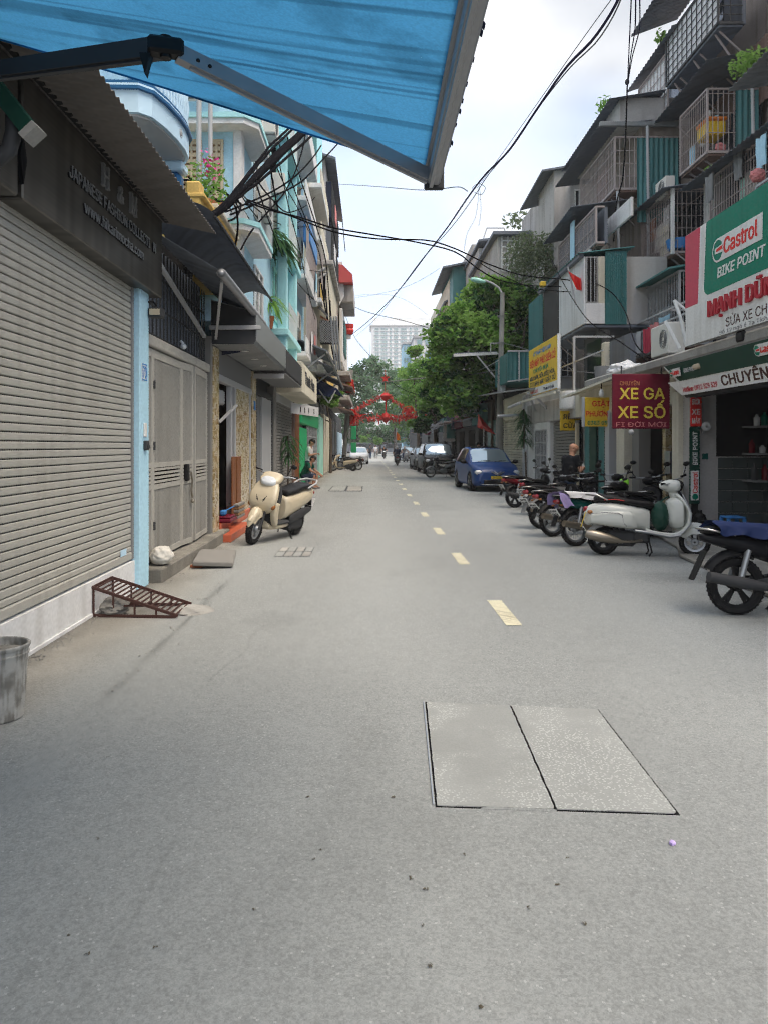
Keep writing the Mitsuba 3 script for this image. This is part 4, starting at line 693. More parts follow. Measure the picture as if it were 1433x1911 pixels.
for X_, y0, y1, z0 in ((-2.1, 25, 30, 4.76), (-2.1, 25, 30, 7.36), (-2.0, 31.4, 37, 7.8), (-1.95, 38, 46, 8.0)): stuffy(part(h6 if y0 < 31 else h7 if y0 < 38 else h8, 'balcony_bars', grid_s(X_, y0, y1, z0 + .5, z0 + 1.9, .22, .7, .025), 'rust_bar'))
for y in (16.9, 18.2): part(h4, 'window_bars', grid_s(-2.5, y, y + 1.2, 6.7, 8.0, .15, .6, .02), 'white_bar')

# ================================================================ ground floor on the right: repair shop
RX = 5.5
ra = thing('repair_shop', 'dark open motorbike repair shop under the big green and white banner', 'shop')
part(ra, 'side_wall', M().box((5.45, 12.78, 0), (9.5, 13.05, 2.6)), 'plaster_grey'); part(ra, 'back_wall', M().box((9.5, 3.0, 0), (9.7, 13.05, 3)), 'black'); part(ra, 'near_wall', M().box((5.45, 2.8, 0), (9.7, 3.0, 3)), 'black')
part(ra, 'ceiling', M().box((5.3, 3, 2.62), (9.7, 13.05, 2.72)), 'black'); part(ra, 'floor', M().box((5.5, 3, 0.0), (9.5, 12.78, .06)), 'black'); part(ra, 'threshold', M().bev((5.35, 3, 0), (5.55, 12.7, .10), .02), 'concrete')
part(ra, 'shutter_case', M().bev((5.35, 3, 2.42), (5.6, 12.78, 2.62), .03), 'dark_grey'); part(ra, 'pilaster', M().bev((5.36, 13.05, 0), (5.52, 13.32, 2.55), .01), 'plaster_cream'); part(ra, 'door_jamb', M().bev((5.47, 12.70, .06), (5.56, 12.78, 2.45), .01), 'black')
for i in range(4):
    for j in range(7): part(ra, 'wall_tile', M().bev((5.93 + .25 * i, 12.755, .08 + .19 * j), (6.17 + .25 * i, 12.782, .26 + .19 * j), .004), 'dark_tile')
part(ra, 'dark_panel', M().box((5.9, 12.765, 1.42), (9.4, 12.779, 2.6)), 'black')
for z in (1.0, 1.45, 1.9): part(ra, 'shelf', M().box((6.3, 12.2, z), (9.2, 12.7, z + .03)), 'mid_grey')
for i in range(46):
    x = 6.35 + (i % 16) * .17; z = (1.03, 1.48, 1.93)[i // 16]; h = rnd.uniform(.1, .3); part(ra, 'bottle', M().lathe([(0, 0), (.045, 0), (.05, h * .7), (.02, h * .85), (.02, h), (0, h)], (x, 12.4 + rnd.uniform(-.1, .1), z), k=10), ('dark_grey', 'bike_red', 'cloth_white', 'sign_green', 'yellow')[i % 5], 40)
for i in range(1, 5): part(ra, 'hanging_tyre', M().lathe([(.2, -.04), (.27, -.05), (.28, 0), (.27, .05), (.2, .04), (.2, -.04)], (6.6 + i * .55, 12.5, 2.32), (.2, 1, 0), 24), 'rubber', 40)
part(ra, 'tool_cabinet', M().bev((7.2, 10.5, .06), (8.4, 11.2, 1.2), .03), 'bike_red'); part(ra, 'workbench', M().box((6.8, 7, .8), (8.8, 9.2, .86)).box((6.9, 7.1, .06), (7.0, 7.2, .8)).box((8.6, 9.0, .06), (8.7, 9.1, .8)), 'mid_grey')
part(ra, 'wall_fan', M().lathe([(.02, 0), (.07, 0), (.08, .02), (.07, .04), (.02, .05)], (5.66, 12.62, 1.93), (-.3, -1, -.1), 20).tube([(5.66, 12.76, 1.8), (5.66, 12.68, 1.9)], .02), 'light_grey', 40); part(ra, 'switch_plate', M().box((5.66, 12.77, 1.37), (5.76, 12.782, 1.47)), 'bike_teal')
st = thing('stool', 'blue plastic stool just inside the dark repair shop', 'stool'); part(st, 'seat', M().bev((5.68, 11.9, .44), (5.98, 12.2, .47), .02), 'blue_paint')
for dx in (0, .25):
    for dy in (0, .25): part(st, 'leg', M().bev((5.68 + dx, 11.9 + dy, .06), (5.73 + dx, 11.95 + dy, .44), .008), 'blue_paint')
part(st, 'stretcher', M().bev((5.7, 11.9, .2), (5.96, 11.93, .24), .006), 'blue_paint')
ex = thing('canister', 'black canister with red label by the doorway of the repair shop', 'canister'); part(ex, 'body', M().lathe([(0, .05), (.1, .05), (.105, .08), (.105, .38), (.08, .45), (.035, .48), (.035, .53), (0, .53)], (5.50, 12.5, 0), k=20), 'black', 40); part(ex, 'label', M().lathe([(.106, .2), (.107, .2), (.107, .32), (.106, .32)], (5.50, 12.5, 0), k=20), 'bike_red')
vs = thing('door_banner', 'tall narrow banner in red and green on the doorway pillar of the repair shop', 'sign')
part(vs, 'red_panel', M().bev((5.42, 12.66, 1.93), (5.60, 12.69, 2.46), .004), 'red'); part(vs, 'green_panel', M().bev((5.40, 12.66, .62), (5.57, 12.69, 1.92), .004), 'dark_green')
for w, z in (('SỬA', 2.3), ('XE', 2.13), ('MÁY', 1.98)): text(vs, 'lettering', w, (5.435, 12.658, z), (1, 0, 0), (0, 0, 1), .09, 'white_paint', .14, .004)
text(vs, 'lettering', 'BIKE POINT', (5.525, 12.658, 1.28), (0, 0, 1), (-1, 0, 0), .075, 'white_paint', .56, .004); part(vs, 'logo_panel', M().bev((5.415, 12.652, .68), (5.55, 12.662, 1.18), .004), 'white_paint'); text(vs, 'lettering', 'Castrol', (5.525, 12.65, .80), (0, 0, 1), (-1, 0, 0), .08, 'red', .36, .004); part(vs, 'logo', M().lathe([(0, 0), (.05, 0), (.05, .004), (0, .004)], (5.485, 12.652, .74), (0, -1, 0), 20), 'sign_green')
# canopy slab
cs = thing('canopy_slab', 'mossy concrete canopy slab over the shop fronts on the right', 'canopy'); part(cs, 'slab', M().bev((5.0, 3.5, 2.99), (9.0, 17.4, 3.12), .02), 'concrete'); part(cs, 'edge_beam', M().bev((4.97, 3.5, 2.96), (5.06, 17.4, 3.10), .015), 'concrete')
part(cs, 'lower_sheet', M().slab((4.95, 15.2, 2.98), (5.6, 15.2, 3.0), (5.6, 19.4, 2.98), (4.95, 19.4, 2.82), (0, 0, .05)), 'plaster_cream')
one('rubble_pile', crumple((5.6, 16.3, 3.2), .42, 21, 3, .5, .5), 'plaster_white', 'heap of pale bundled rubbish on the end of the canopy slab', 'rubbish', smooth=25); one('old_pot', M().lathe([(0, 0), (.14, 0), (.17, .3), (.15, .3), (0, .28)], (5.25, 17.0, 3.1), k=16), 'mid_grey', 'grey pot at the far end of the canopy slab', 'pot', smooth=40)
# the big banner
SX = 4.93
bn = thing('shop_banner', 'large green, white and red banner of the motorbike shop standing on the canopy', 'sign')
def band(y0, y1, z0, z1, mt, nm='panel', off=0.0, t=.012, par=bn): return part(par, nm, M().box((SX - off - t, y0, z0), (SX - off, y1, z1)), mt)
part(bn, 'backing', M().box((SX + .002, 4.0, 3.14), (SX + .06, 11.70, 4.88)), 'mid_grey'); band(4.0, 11.69, 3.15, 4.87, 'white_paint', 'face')
part(bn, 'red_panel', M().prism([(11.685, 3.74), (11.685, 4.865), (11.17, 4.865), (11.25, 3.74)], lambda a, b, d: (d, a, b), SX - .017, SX - .012), 'pink_red')
c = [(11.07 - .16 * (1 - math.cos(t)) if 0 else 11.03 - .14 + .14 * math.cos(t), 3.80 + .14 - .14 * math.sin(t)) for t in np.linspace(0, math.pi / 2, 8)]
part(bn, 'green_panel', M().prism([(10.95, 4.868)] + c + [(4.0, 3.80), (4.0, 4.868)], lambda a, b, d: (d, a, b), SX - .018, SX - .012), 'sign_green')
def logo(par, yc, zc, h, ln, tx, sx=SX, tilt=0.0):
    def fx(d): return lambda a, b, q: (sx - d + q + tilt * (b - zc), a, b)
    r = h / 2; arc = [(yc - ln + r * .0, zc - r), (yc - ln, zc + r)]; arc2 = [(yc - r + r * math.cos(t), zc + r * math.sin(t)) for t in np.linspace(math.pi / 2, -math.pi / 2, 16)]
    lg = part(par, 'logo', M().prism(Polygon([(yc - ln, zc - r), (yc - ln - .04 * h, zc + r)] + arc2), fx(.02), -.006, 0), 'white_paint')
    q = r * .84; cy = yc - r * 1.02
    part(lg, 'disc', M().prism(Point(cy, zc).buffer(q, 16), fx(.0262), -.004, 0), 'sign_green')
    part(lg, 'swoosh', M().prism([(cy + q * .55, zc + q * .22), (cy - q * 1.15, zc + q * .42), (cy - q * 1.15, zc - q * .42), (cy + q * .55, zc - q * .28)], fx(.0305), -.004, 0), 'white_paint'); part(lg, 'bar', M().prism([(cy + q * .2, zc + q * .12), (cy - q * 1.1, zc + q * .25), (cy - q * 1.1, zc - q * .12), (cy + q * .2, zc - q * .16)], fx(.035), -.003, 0), 'red')
    if tx: text(lg, 'lettering', 'Castrol', (sx - .028, cy - q * 1.25, zc - h * .27), (0, -1, 0), (0, 0, 1), h * .60, 'red', ln - h * 1.35, .005, True, .06)
logo(bn, 10.74, 4.36, .335, 1.36, True)
text(bn, 'lettering', 'BIKE POINT', (SX - .019, 10.60, 3.975), (0, -1, 0), (0, 0, 1), .135, 'white_paint', 1.27, .005, True, .18)
text(bn, 'lettering', 'MẠNH DŨNG', (SX - .014, 10.86, 3.47), (0, -1, 0), (0, 0, 1), .215, 'text_red', 2.02, .035); text(bn, 'lettering', 'SỬA XE CHUYÊN NGHIỆP', (SX - .013, 10.36, 3.245), (0, -1, 0), (0, 0, 1), .125, 'brown_steel', 2.5, .003, False)
text(bn, 'lettering', 'Số 12 ngõ 6 Tạ Tích, Thanh Xuân', (SX - .013, 10.55, 3.165), (0, -1, 0), (0, 0, 1), .05, 'mid_grey', 2.1, .003, False)
# second sign strip under the slab
s2x = thing('fascia_sign', 'slanted green and white fascia strip under the canopy slab', 'sign'); tl = .22
def sl(y, z): return (5.02 + (2.95 - z) * tl, y, z)
def sq(par, nm, poly, mt, o=0.0, t=.006): return part(par, nm, M().prism(poly, lambda a, b, d: (sl(a, b)[0] - o - d, a, b), 0, t), mt)
sq(s2x, 'white_panel', [(12.75, 2.67), (3.2, 2.67), (3.2, 2.43), (12.3, 2.43)], 'white_paint', 0, .02); sq(s2x, 'green_panel', [(12.72, 2.95), (3.2, 2.95), (3.2, 2.66), (12.25, 2.66)], 'dark_green', 0, .03); sq(s2x, 'border', [(12.78, 2.95), (12.72, 2.95), (12.25, 2.66), (12.34, 2.66)], 'white_paint', 0, .026); sq(s2x, 'top_edge', [(12.75, 2.965), (3.2, 2.965), (3.2, 2.945), (12.75, 2.945)], 'mid_grey', 0, .034)
vv = np.array([-tl, 0, 1.0]); vv /= np.linalg.norm(vv)
def tx(w, y, z, h, mt, wd, o=.021): text(s2x, 'lettering', w, np.array(sl(y, z)) - (o, 0, 0), (0, -1, 0), vv, h, mt, wd, .004)
tx('Hotline: 0912 529 529', 12.2, 2.475, .075, 'text_red', 1.2); tx('CHUYÊN XE GA, XE SỐ', 10.86, 2.475, .145, 'brown_steel', 3.4); tx('BIKE POINT', 12.0, 2.775, .06, 'cloth_white', .5, .031); logo(s2x, 12.5, 2.80, .13, .42, True, 5.02, -tl); logo(s2x, 9.75, 2.83, .15, .62, True, 5.02, -tl)
part(s2x, 'clip', M().bev((4.98, 11.4, 2.78), (5.06, 11.6, 2.86), .02), 'tan_bar'); part(s2x, 'clip', M().bev((4.94, 9.95, 3.0), (5.0, 10.15, 3.14), .02), 'black')
# signs facing up the street
xg = thing('hanging_sign', 'dark red sign with gold letters hanging across under the canopy', 'sign'); part(xg, 'board', M().bev((4.24, 13.1, 1.90), (5.24, 13.16, 2.86), .008), 'deep_red')
def tf(k, w, x, z, h, mt, wd, y, b=True): text(k, 'lettering', w, (x, y, z), (1, 0, 0), (0, 0, 1), h, mt, wd, .006, b)
tf(xg, 'CHUYÊN', 4.36, 2.66, .07, 'terracotta', .35, 13.098); tf(xg, 'XE GA', 4.36, 2.42, .19, 'gold_text', .79, 13.098); tf(xg, 'XE SỐ', 4.33, 2.09, .20, 'gold_text', .83, 13.098); tf(xg, 'FI ĐỜI MỚI', 4.30, 1.935, .075, 'cloth_pink', .88, 13.098, False)
part(xg, 'hanger', M().bar((4.4, 13.13, 2.86), (4.4, 13.13, 3.0), .02).bar((5.1, 13.13, 2.86), (5.1, 13.13, 3.0), .02), 'dark_grey'); part(xg, 'bracket_bolt', M().ball((4.55, 13.06, 1.84), .05, 1), 'light_grey')
gl = thing('laundry_sign', 'yellow laundry sign with red and green letters behind the dark red sign', 'sign'); part(gl, 'board', M().bev((4.86, 17.0, 2.04), (5.85, 17.12, 2.70), .01), 'yellow'); part(gl, 'edge', M().bev((4.83, 16.99, 2.03), (4.87, 17.13, 2.71), .006), 'light_grey')
tf(gl, 'GIẶT LÀ', 5.03, 2.50, .115, 'red', .68, 16.998); tf(gl, 'PHƯƠNG', 4.89, 2.27, .115, 'red', .60, 16.998); tf(gl, '0383 094 512', 4.93, 2.08, .085, 'bright_green' if 0 else 'sign_green', .76, 16.998)
rc2 = thing('curtain_sign', 'small yellow curtain shop sign with dark brown letters over the grey shutter', 'sign'); part(rc2, 'board', M().bev((5.2, 20.5, 2.02), (5.75, 20.56, 2.56), .008), 'yellow'); tf(rc2, 'RÈM', 5.29, 2.33, .13, 'brown_steel', .37, 20.498); tf(rc2, 'CỬA', 5.28, 2.09, .13, 'brown_steel', .38, 20.498)
yb = thing('yellow_billboard', 'big yellow board with rows of red and blue lettering on the shop roof', 'sign'); part(yb, 'board', M().bev((4.99, 19.95, 3.14), (5.05, 23.6, 4.58), .01), 'yellow'); part(yb, 'white_strip', M().box((4.982, 19.97, 3.15), (4.99, 23.58, 3.36)), 'white_paint'); part(yb, 'edge', M().box((4.98, 19.93, 3.13), (5.06, 19.96, 4.59)), 'plate_white')
for w, z, h, mt, a, b in (('KỸ THUẬT ĐIỆN LẠNH', 4.32, .11, 'blue_paint', 22.9, 20.7), ('ĐIỆN MÁY PHÚC BIÊN CŨ', 4.0, .20, 'red', 23.4, 20.2), ('CHUYÊN MUA', 3.80, .12, 'sign_green', 22.9, 21.0), ('MUA BÁN, SỬA ĐIỀU HÒA', 3.60, .12, 'navy', 23.4, 20.3), ('TỦ LẠNH, MÁY GIẶT CŨ', 3.42, .12, 'navy', 23.4, 20.2), ('0988 123', 3.2, .08, 'red', 23.3, 22.3), ('Thanh toán', 3.2, .08, 'navy', 21.6, 20.3)):
    text(yb, 'lettering', w, (4.981 if z < 3.3 else 4.989, a, z), (0, -1, 0), (0, 0, 1), h, mt, a - b, .004)
part(yb, 'support', M().bar((5.1, 20.3, 3.1), (5.5, 20.6, 2.6), .06).bar((5.1, 23.0, 3.1), (5.6, 23.2, 2.6), .06), 'light_grey'); part(yb, 'lower_rail', M().bar((4.9, 19.9, 3.02), (4.9, 24.4, 3.02), .06), 'plaster_cream')
# row of small shop fronts
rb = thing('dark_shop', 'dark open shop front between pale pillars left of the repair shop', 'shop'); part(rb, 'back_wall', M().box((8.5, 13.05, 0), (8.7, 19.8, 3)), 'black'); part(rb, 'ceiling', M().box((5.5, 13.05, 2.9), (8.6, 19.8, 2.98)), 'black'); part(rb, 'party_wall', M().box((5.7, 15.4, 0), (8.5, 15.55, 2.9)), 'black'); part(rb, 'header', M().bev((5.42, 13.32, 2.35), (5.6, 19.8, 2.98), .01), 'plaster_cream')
for y0, y1, mt, x in ((15.35, 15.75, 'stone_grey', 5.5), (15.95, 16.45, 'plaster_cream', 5.4), (16.9, 17.2, 'light_grey', 5.38), (14.6, 14.75, 'gold_marble', 5.75)): part(rb, 'pillar', M().bev((x, y0, 0), (x + .25, y1, 2.4), .01), mt)
part(rb, 'door_frame', M().bev((5.5, 13.35, .05), (5.56, 13.43, 2.35), .01), 'plaster_cream'); part(rb, 'mirror', M().bev((5.75, 14.4, 1.05), (5.85, 14.7, 1.5), .01), 'alu')
for i in range(4): part(rb, 'green_door', M().bev((5.55 + .05 * (i % 2), 17.25 + .6 * i, .05), (5.6 + .05 * (i % 2), 17.8 + .6 * i, 2.4), .01), 'teal_metal' if i % 2 else 'dark_green')
part(rb, 'corner_strip', M().bev((5.42, 19.72, 0), (5.5, 19.85, 2.2), .01), 'tan_bar')
bulb = thing('bulb', 'bare white bulb hanging above the yellow laundry sign', 'bulb'); part(bulb, 'glass', M().lathe([(0, 0), (.045, .01), (.06, .06), (.045, .12), (.025, .16), (0, .17)], (5.0, 16.2, 2.66), k=14), 'white_paint', True); part(bulb, 'cord', M().tube([(5.0, 16.2, 2.82), (5.0, 16.2, 2.98)], .01), 'black')
rs = thing('grey_shutter_shop', 'shop front with grey roller shutter and iron grille door on the right', 'shop'); part(rs, 'wall', M().box((5.75, 19.85, 0), (9, 26.2, 3.0)), 'plaster_grey')
kk = part(rs, 'roller_shutter', M().box((5.66, 20.2, .05), (5.7, 22.9, 2.3)), 'dark_void')
for z in np.arange(.06, 2.3, .09): part(kk, 'slat', M().bev((5.60, 20.2, z), (5.66, 22.9, z + .076), .012), 'stone_grey')
part(rs, 'fascia', M().bev((5.45, 19.9, 2.35), (5.8, 26.1, 2.98), .02), 'plaster_grey'); part(rs, 'white_tank', M().lathe([(0, 0), (.3, 0), (.32, .05), (.32, .42), (.28, .48), (0, .5)], (5.45, 20.3, 2.6), k=20), 'white_paint', 40)
part(rs, 'wall_panel', M().bev((5.5, 22.95, 0), (5.75, 26.1, 2.36), .01), 'plaster_white'); gd = part(rs, 'grille_door', M().box((5.49, 23.3, .1), (5.51, 24.9, 2.1)), 'dark_grey'); m = grid_s(5.48, 23.3, 24.9, .1, 2.1, .2, .4, .03); part(gd, 'bars', m, 'light_grey')
rd = thing('olive_shutter_shop', 'shop front with pale olive roller shutter behind the blue car', 'shop'); part(rd, 'wall', M().box((5.75, 26.2, 0), (9, 32.2, 3.6)), 'plaster_cream')
kk = part(rd, 'roller_shutter', M().box((5.66, 26.9, .05), (5.7, 31.5, 2.6)), 'dark_void')
for z in np.arange(.06, 2.6, .1): part(kk, 'slat', M().bev((5.60, 26.9, z), (5.66, 31.5, z + .085), .012), 'tan_bar' if 0 else 'plaster_cream')
part(rd, 'pillar', M().bev((5.45, 26.2, 0), (5.76, 26.85, 3.4), .01), 'plaster_white'); part(rd, 'post', M().bev((5.4, 26.3, 0), (5.46, 26.45, 3.3), .01), 'light_grey')
part(rd, 'header', M().bev((5.5, 26.85, 2.62), (5.8, 32.2, 3.5), .01), 'plaster_cream')
wa = thing('wire_awning', 'thin pale sheet canopy with pipes over the olive shutter', 'awning'); part(wa, 'sheet', M().slab((4.75, 22.6, 3.3), (5.6, 22.6, 3.4), (5.6, 34.5, 4.0), (4.75, 34.5, 3.85), (0, 0, .04)), 'grey_metal_sheet'); part(wa, 'pipe', M().tube([(4.7, 23.5, 2.95), (4.72, 25.5, 2.9)], .05).tube([(4.5, 26.5, 2.65), (5.4, 26.6, 2.7)], .05).tube([(4.8, 22.8, 3.2), (5.4, 24.5, 2.75)], .04), 'light_grey')
rf = thing('far_dark_shops', 'dark shop fronts with cluttered awnings behind the parked black cars', 'shop'); part(rf, 'wall', M().box((5.8, 32.3, 0), (9, 110, 4.0)), 'dark_grey'); part(rf, 'glass_door', M().bev((5.72, 33.5, .1), (5.8, 36.5, 2.8), .02), 'bike_teal')
for i, y in enumerate((37, 41, 45.5, 50, 56, 63, 72, 84)): part(rf, 'fascia', M().bev((5.5, y, 2.7), (5.8, y + 3.6, 3.7), .02), ('teal_metal', 'dark_metal_sheet', 'deep_red', 'navy')[i % 4]); part(rf, 'awning_sheet', M().slab((4.9 - .1 * (i % 3), y, 2.9 + .2 * (i % 2)), (5.8, y, 3.2), (5.8, y + 4, 3.2), (4.9 - .1 * (i % 3), y + 4, 2.9 + .2 * (i % 2)), (0, 0, .04)), ('dark_metal_sheet', 'rusty')[i % 2]); part(rf, 'doorway', M().box((5.78, y + .4, .05), (5.82, y + 3, 2.5)), 'dark_void')
bs = thing('name_board', 'dark shop name board with pale marks above the black cars', 'sign'); part(bs, 'board', M().bev((5.2, 36.5, 3.25), (5.3, 44, 3.9), .02), 'dark_grey'); text(bs, 'lettering', 'LAPTOP', (5.19, 42.8, 3.38), (0, -1, 0), (0, 0, 1), .36, 'cloth_white', 4.6, .01)
um = thing('parasol', 'half folded red parasol beside the shop behind the blue car', 'parasol'); part(um, 'canopy', M().add([(4.9, 34, 3.05), (5.0, 33.4, 2.5), (5.7, 34, 2.1), (4.95, 34.6, 2.45)], [[0, 1, 2], [0, 2, 3], [1, 3, 2], [0, 3, 1]]), 'red'); part(um, 'pole', M().tube([(5.15, 34, .1), (5.15, 34, 2.6)], .03), 'light_grey')
pb = thing('pavement_sign', 'white pictured panel board on a stand beyond the black car', 'sign'); part(pb, 'panel', M().bev((5.0, 51, 1.9), (6.2, 51.1, 3.3), .02), 'light_grey'); part(pb, 'print', M().box((5.2, 50.98, 2.1), (6.0, 51, 3.1)), 'teal_metal'); part(pb, 'post', M().bar((5.6, 51.05, 0), (5.6, 51.05, 1.9), .06), 'dark_grey')
pb2 = thing('slanted_sign', 'slanted pale sign hanging over the far dark shops', 'sign'); part(pb2, 'panel', M().slab((4.2, 56, 2.5), (5.4, 56, 3.1), (5.4, 56, 3.5), (4.2, 56, 2.9), (0, .06, 0)), 'cloth_white'); part(pb2, 'bracket', M().bar((5.3, 56, 3.2), (5.9, 56, 3.3), .06), 'dark_grey')

def rsheet(p0, p1, p2, p3): p0, p1, p2, p3 = map(np.array, (p0, p1, p2, p3)); return corrug(p0, p3, p2, p1, max(4, int(np.linalg.norm(p3 - p0) / .22)), .022, .006)
# ================================================================ caged apartment blocks on the right
blA = thing('apartment_block', 'near old apartment block with rusty caged balconies above the repair shop', 'building'); part(blA, 'wall', M().box((11.2, 8, 2.9), (20, 24.5, 16.8)), 'brown_wall'); part(blA, 'end_wall', M().box((10.9, 24.3, 2.9), (20, 24.5, 15.2)), 'plaster_grey')
blB = thing('apartment_block', 'second apartment block with teal corrugated side panels and caged balconies', 'building'); part(blB, 'wall', M().box((8.9, 24.6, 2.9), (20, 32.5, 12.5)), 'brown_wall')
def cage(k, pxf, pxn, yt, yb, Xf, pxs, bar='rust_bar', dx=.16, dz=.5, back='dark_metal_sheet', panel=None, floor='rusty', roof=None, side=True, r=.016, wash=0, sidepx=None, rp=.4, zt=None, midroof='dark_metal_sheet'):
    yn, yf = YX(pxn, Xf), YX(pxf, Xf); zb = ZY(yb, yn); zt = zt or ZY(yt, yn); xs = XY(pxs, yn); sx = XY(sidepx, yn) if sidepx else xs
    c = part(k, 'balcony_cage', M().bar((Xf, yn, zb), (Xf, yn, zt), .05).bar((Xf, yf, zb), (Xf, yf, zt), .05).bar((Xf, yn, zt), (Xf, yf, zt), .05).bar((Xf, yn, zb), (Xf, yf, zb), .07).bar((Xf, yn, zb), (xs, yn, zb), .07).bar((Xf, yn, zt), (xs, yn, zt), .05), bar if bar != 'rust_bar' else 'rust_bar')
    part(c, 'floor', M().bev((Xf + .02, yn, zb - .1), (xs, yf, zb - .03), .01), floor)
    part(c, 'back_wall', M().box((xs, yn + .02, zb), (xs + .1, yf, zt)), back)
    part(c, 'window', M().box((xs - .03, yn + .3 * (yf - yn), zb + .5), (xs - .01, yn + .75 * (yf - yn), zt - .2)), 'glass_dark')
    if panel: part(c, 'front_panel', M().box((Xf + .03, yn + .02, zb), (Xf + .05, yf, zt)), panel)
    stuffy(part(c, 'front_bars', grid_s(Xf, yn, yf, zb, zt, dx, dz, r), bar))
    if side: stuffy(part(c, 'side_bars', grid_e(yn, Xf, sx, zb, zt, dx, dz, r), bar))
    if sidepx: part(c, 'side_panel', corrug((sx, yn, zb), (xs, yn, zb), (xs, yn, zt), (sx, yn, zt), max(3, int((xs - sx) / .16)), .02), 'teal_metal', 40)
    if roof: part(c, 'roof', M().slab((Xf - rp, yn - .15, zt + .02), (xs, yn - .15, zt + .25), (xs, yf + .1, zt + .25), (Xf - rp, yf + .1, zt + .02), (0, 0, .05)), roof)
    g_ = np.random.default_rng(int(pxf * 3 + yb))
    for q in range(1 if not panel else 0):
        w_ = (yf - yn) * g_.uniform(.12, .3); y_ = yn + g_.uniform(.02, .7) * (yf - yn); h_ = (zt - zb) * g_.uniform(.3, .62); part(c, 'patch_sheet', M().bev((Xf + .03, y_, zb + .02), (Xf + .055, y_ + w_, zb + h_), .004), ('rusty', 'plaster_white', 'brown_sheet', 'grey_metal_sheet', 'plaster_blue', 'plaster_cream')[int(g_.integers(6))])
    for q in np.linspace(yn + .4, yf - .4, 3): part(c, 'bracket', M().bar((Xf + .1, q, zb - .08), (xs, q, zb - .9), .04), 'rust_bar')
    return c, yn, yf, zb, zt, xs
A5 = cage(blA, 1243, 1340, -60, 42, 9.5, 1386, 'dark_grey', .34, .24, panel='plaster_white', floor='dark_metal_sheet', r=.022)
part(blA, 'rust_panel', corrug((10.95, 19.5, 11.2), (10.95, 24.2, 11.2), (10.95, 24.2, 13.0), (10.95, 19.5, 13.0), 24, .03), 'rusty', 40); part(blA, 'rust_panel', corrug((10.3, 19.4, 11.2), (11.6, 19.4, 11.2), (11.6, 19.4, 13.2), (10.3, 19.4, 13.2), 8, .03), 'rusty', 40); part(blA, 'rust_panel', M().box((11.3, 19.3, 11.0), (13.5, 19.4, 13.3)), 'dark_metal_sheet')
part(blA, 'roof_sheet', rsheet((8.9, 20, 15.75), (10.5, 20, 16.2), (10.5, 25.6, 16.2), (8.9, 25.6, 15.6)), 'dark_metal_sheet', 40, label='dark overhanging roof sheet at the top')
A5b = cage(blA, 1192, 1246, 95, 198, 9.6, 1300, 'rust_bar', .3, .42, panel='plaster_white', back='dark_metal_sheet', side=False, r=.02)
part(blA, 'roof_sheet', rsheet((9.3, 23.0, 14.55), (10.6, 23, 14.9), (10.6, 27.2, 14.9), (9.3, 27.2, 14.45)), 'dark_metal_sheet', 40)
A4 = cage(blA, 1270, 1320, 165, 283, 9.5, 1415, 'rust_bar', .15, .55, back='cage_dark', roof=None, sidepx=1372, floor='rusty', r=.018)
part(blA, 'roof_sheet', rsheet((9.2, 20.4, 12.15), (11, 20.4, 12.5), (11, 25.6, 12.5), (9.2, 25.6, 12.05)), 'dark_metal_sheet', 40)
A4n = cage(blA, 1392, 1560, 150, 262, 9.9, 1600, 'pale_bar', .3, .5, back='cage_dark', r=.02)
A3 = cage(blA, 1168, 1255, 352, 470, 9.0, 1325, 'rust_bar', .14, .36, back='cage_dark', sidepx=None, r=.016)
part(blA, 'corner_post', M().bar((8.98, 22.25, 7.3), (8.98, 22.25, 9.3), .09), 'white_paint'); part(blA, 'roof_sheet', rsheet((8.6, 22.0, 9.2), (10.4, 22.0, 9.5), (10.4, 26.9, 9.5), (8.6, 26.9, 9.35)), 'dark_metal_sheet', 40)
part(blA, 'pier', M().bev((9.6, 20.9, 4.5), (10.2, 21.6, 9.3), .02), 'plaster_grey'); A3n = cage(blA, 1326, 1520, 290, 470, 9.45, 1560, 'rust_bar', .14, .6, back='cage_dark', side=False, r=.022, zt=9.0)
part(blA, 'roof_sheet', rsheet((8.9, 12, 8.75), (10.8, 12, 9.1), (10.8, 21.9, 9.35), (9.0, 21.9, 9.05)), 'dark_metal_sheet', 40); part(blA, 'roof_sheet', rsheet((8.3, 12, 9.9), (10.8, 12, 10.2), (10.8, 17.6, 10.3), (8.4, 17.6, 9.95)), 'grey_metal_sheet', 40)
pc = cage(blA, 1412, 1540, 262, 360, 8.6, 1580, 'pale_bar', .17, .7, back='cage_dark', r=.02, side=False)
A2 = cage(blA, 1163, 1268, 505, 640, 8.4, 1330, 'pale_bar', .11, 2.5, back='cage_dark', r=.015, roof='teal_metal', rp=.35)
part(blA, 'balcony_rail', M().bar((8.1, 18.0, 5.3), (8.1, 25, 5.3), .05).bar((8.1, 18.0, 5.0), (8.1, 25, 5.0), .05).bar((8.1, 18.2, 4.35), (8.1, 25, 4.35), .05).bar((8.1, 20.4, 5.3), (8.6, 20.4, 5.3), .05), 'light_grey'); stuffy(part(blA, 'rail_bars', grid_s(8.1, 20.4, 25, 4.35, 5.0, .16, 3, .02), 'pale_bar'))
part(blA, 'pale_box', M().bev((9.5, 12, 2.9), (11, 20, 5.0), .02), 'plaster_grey')
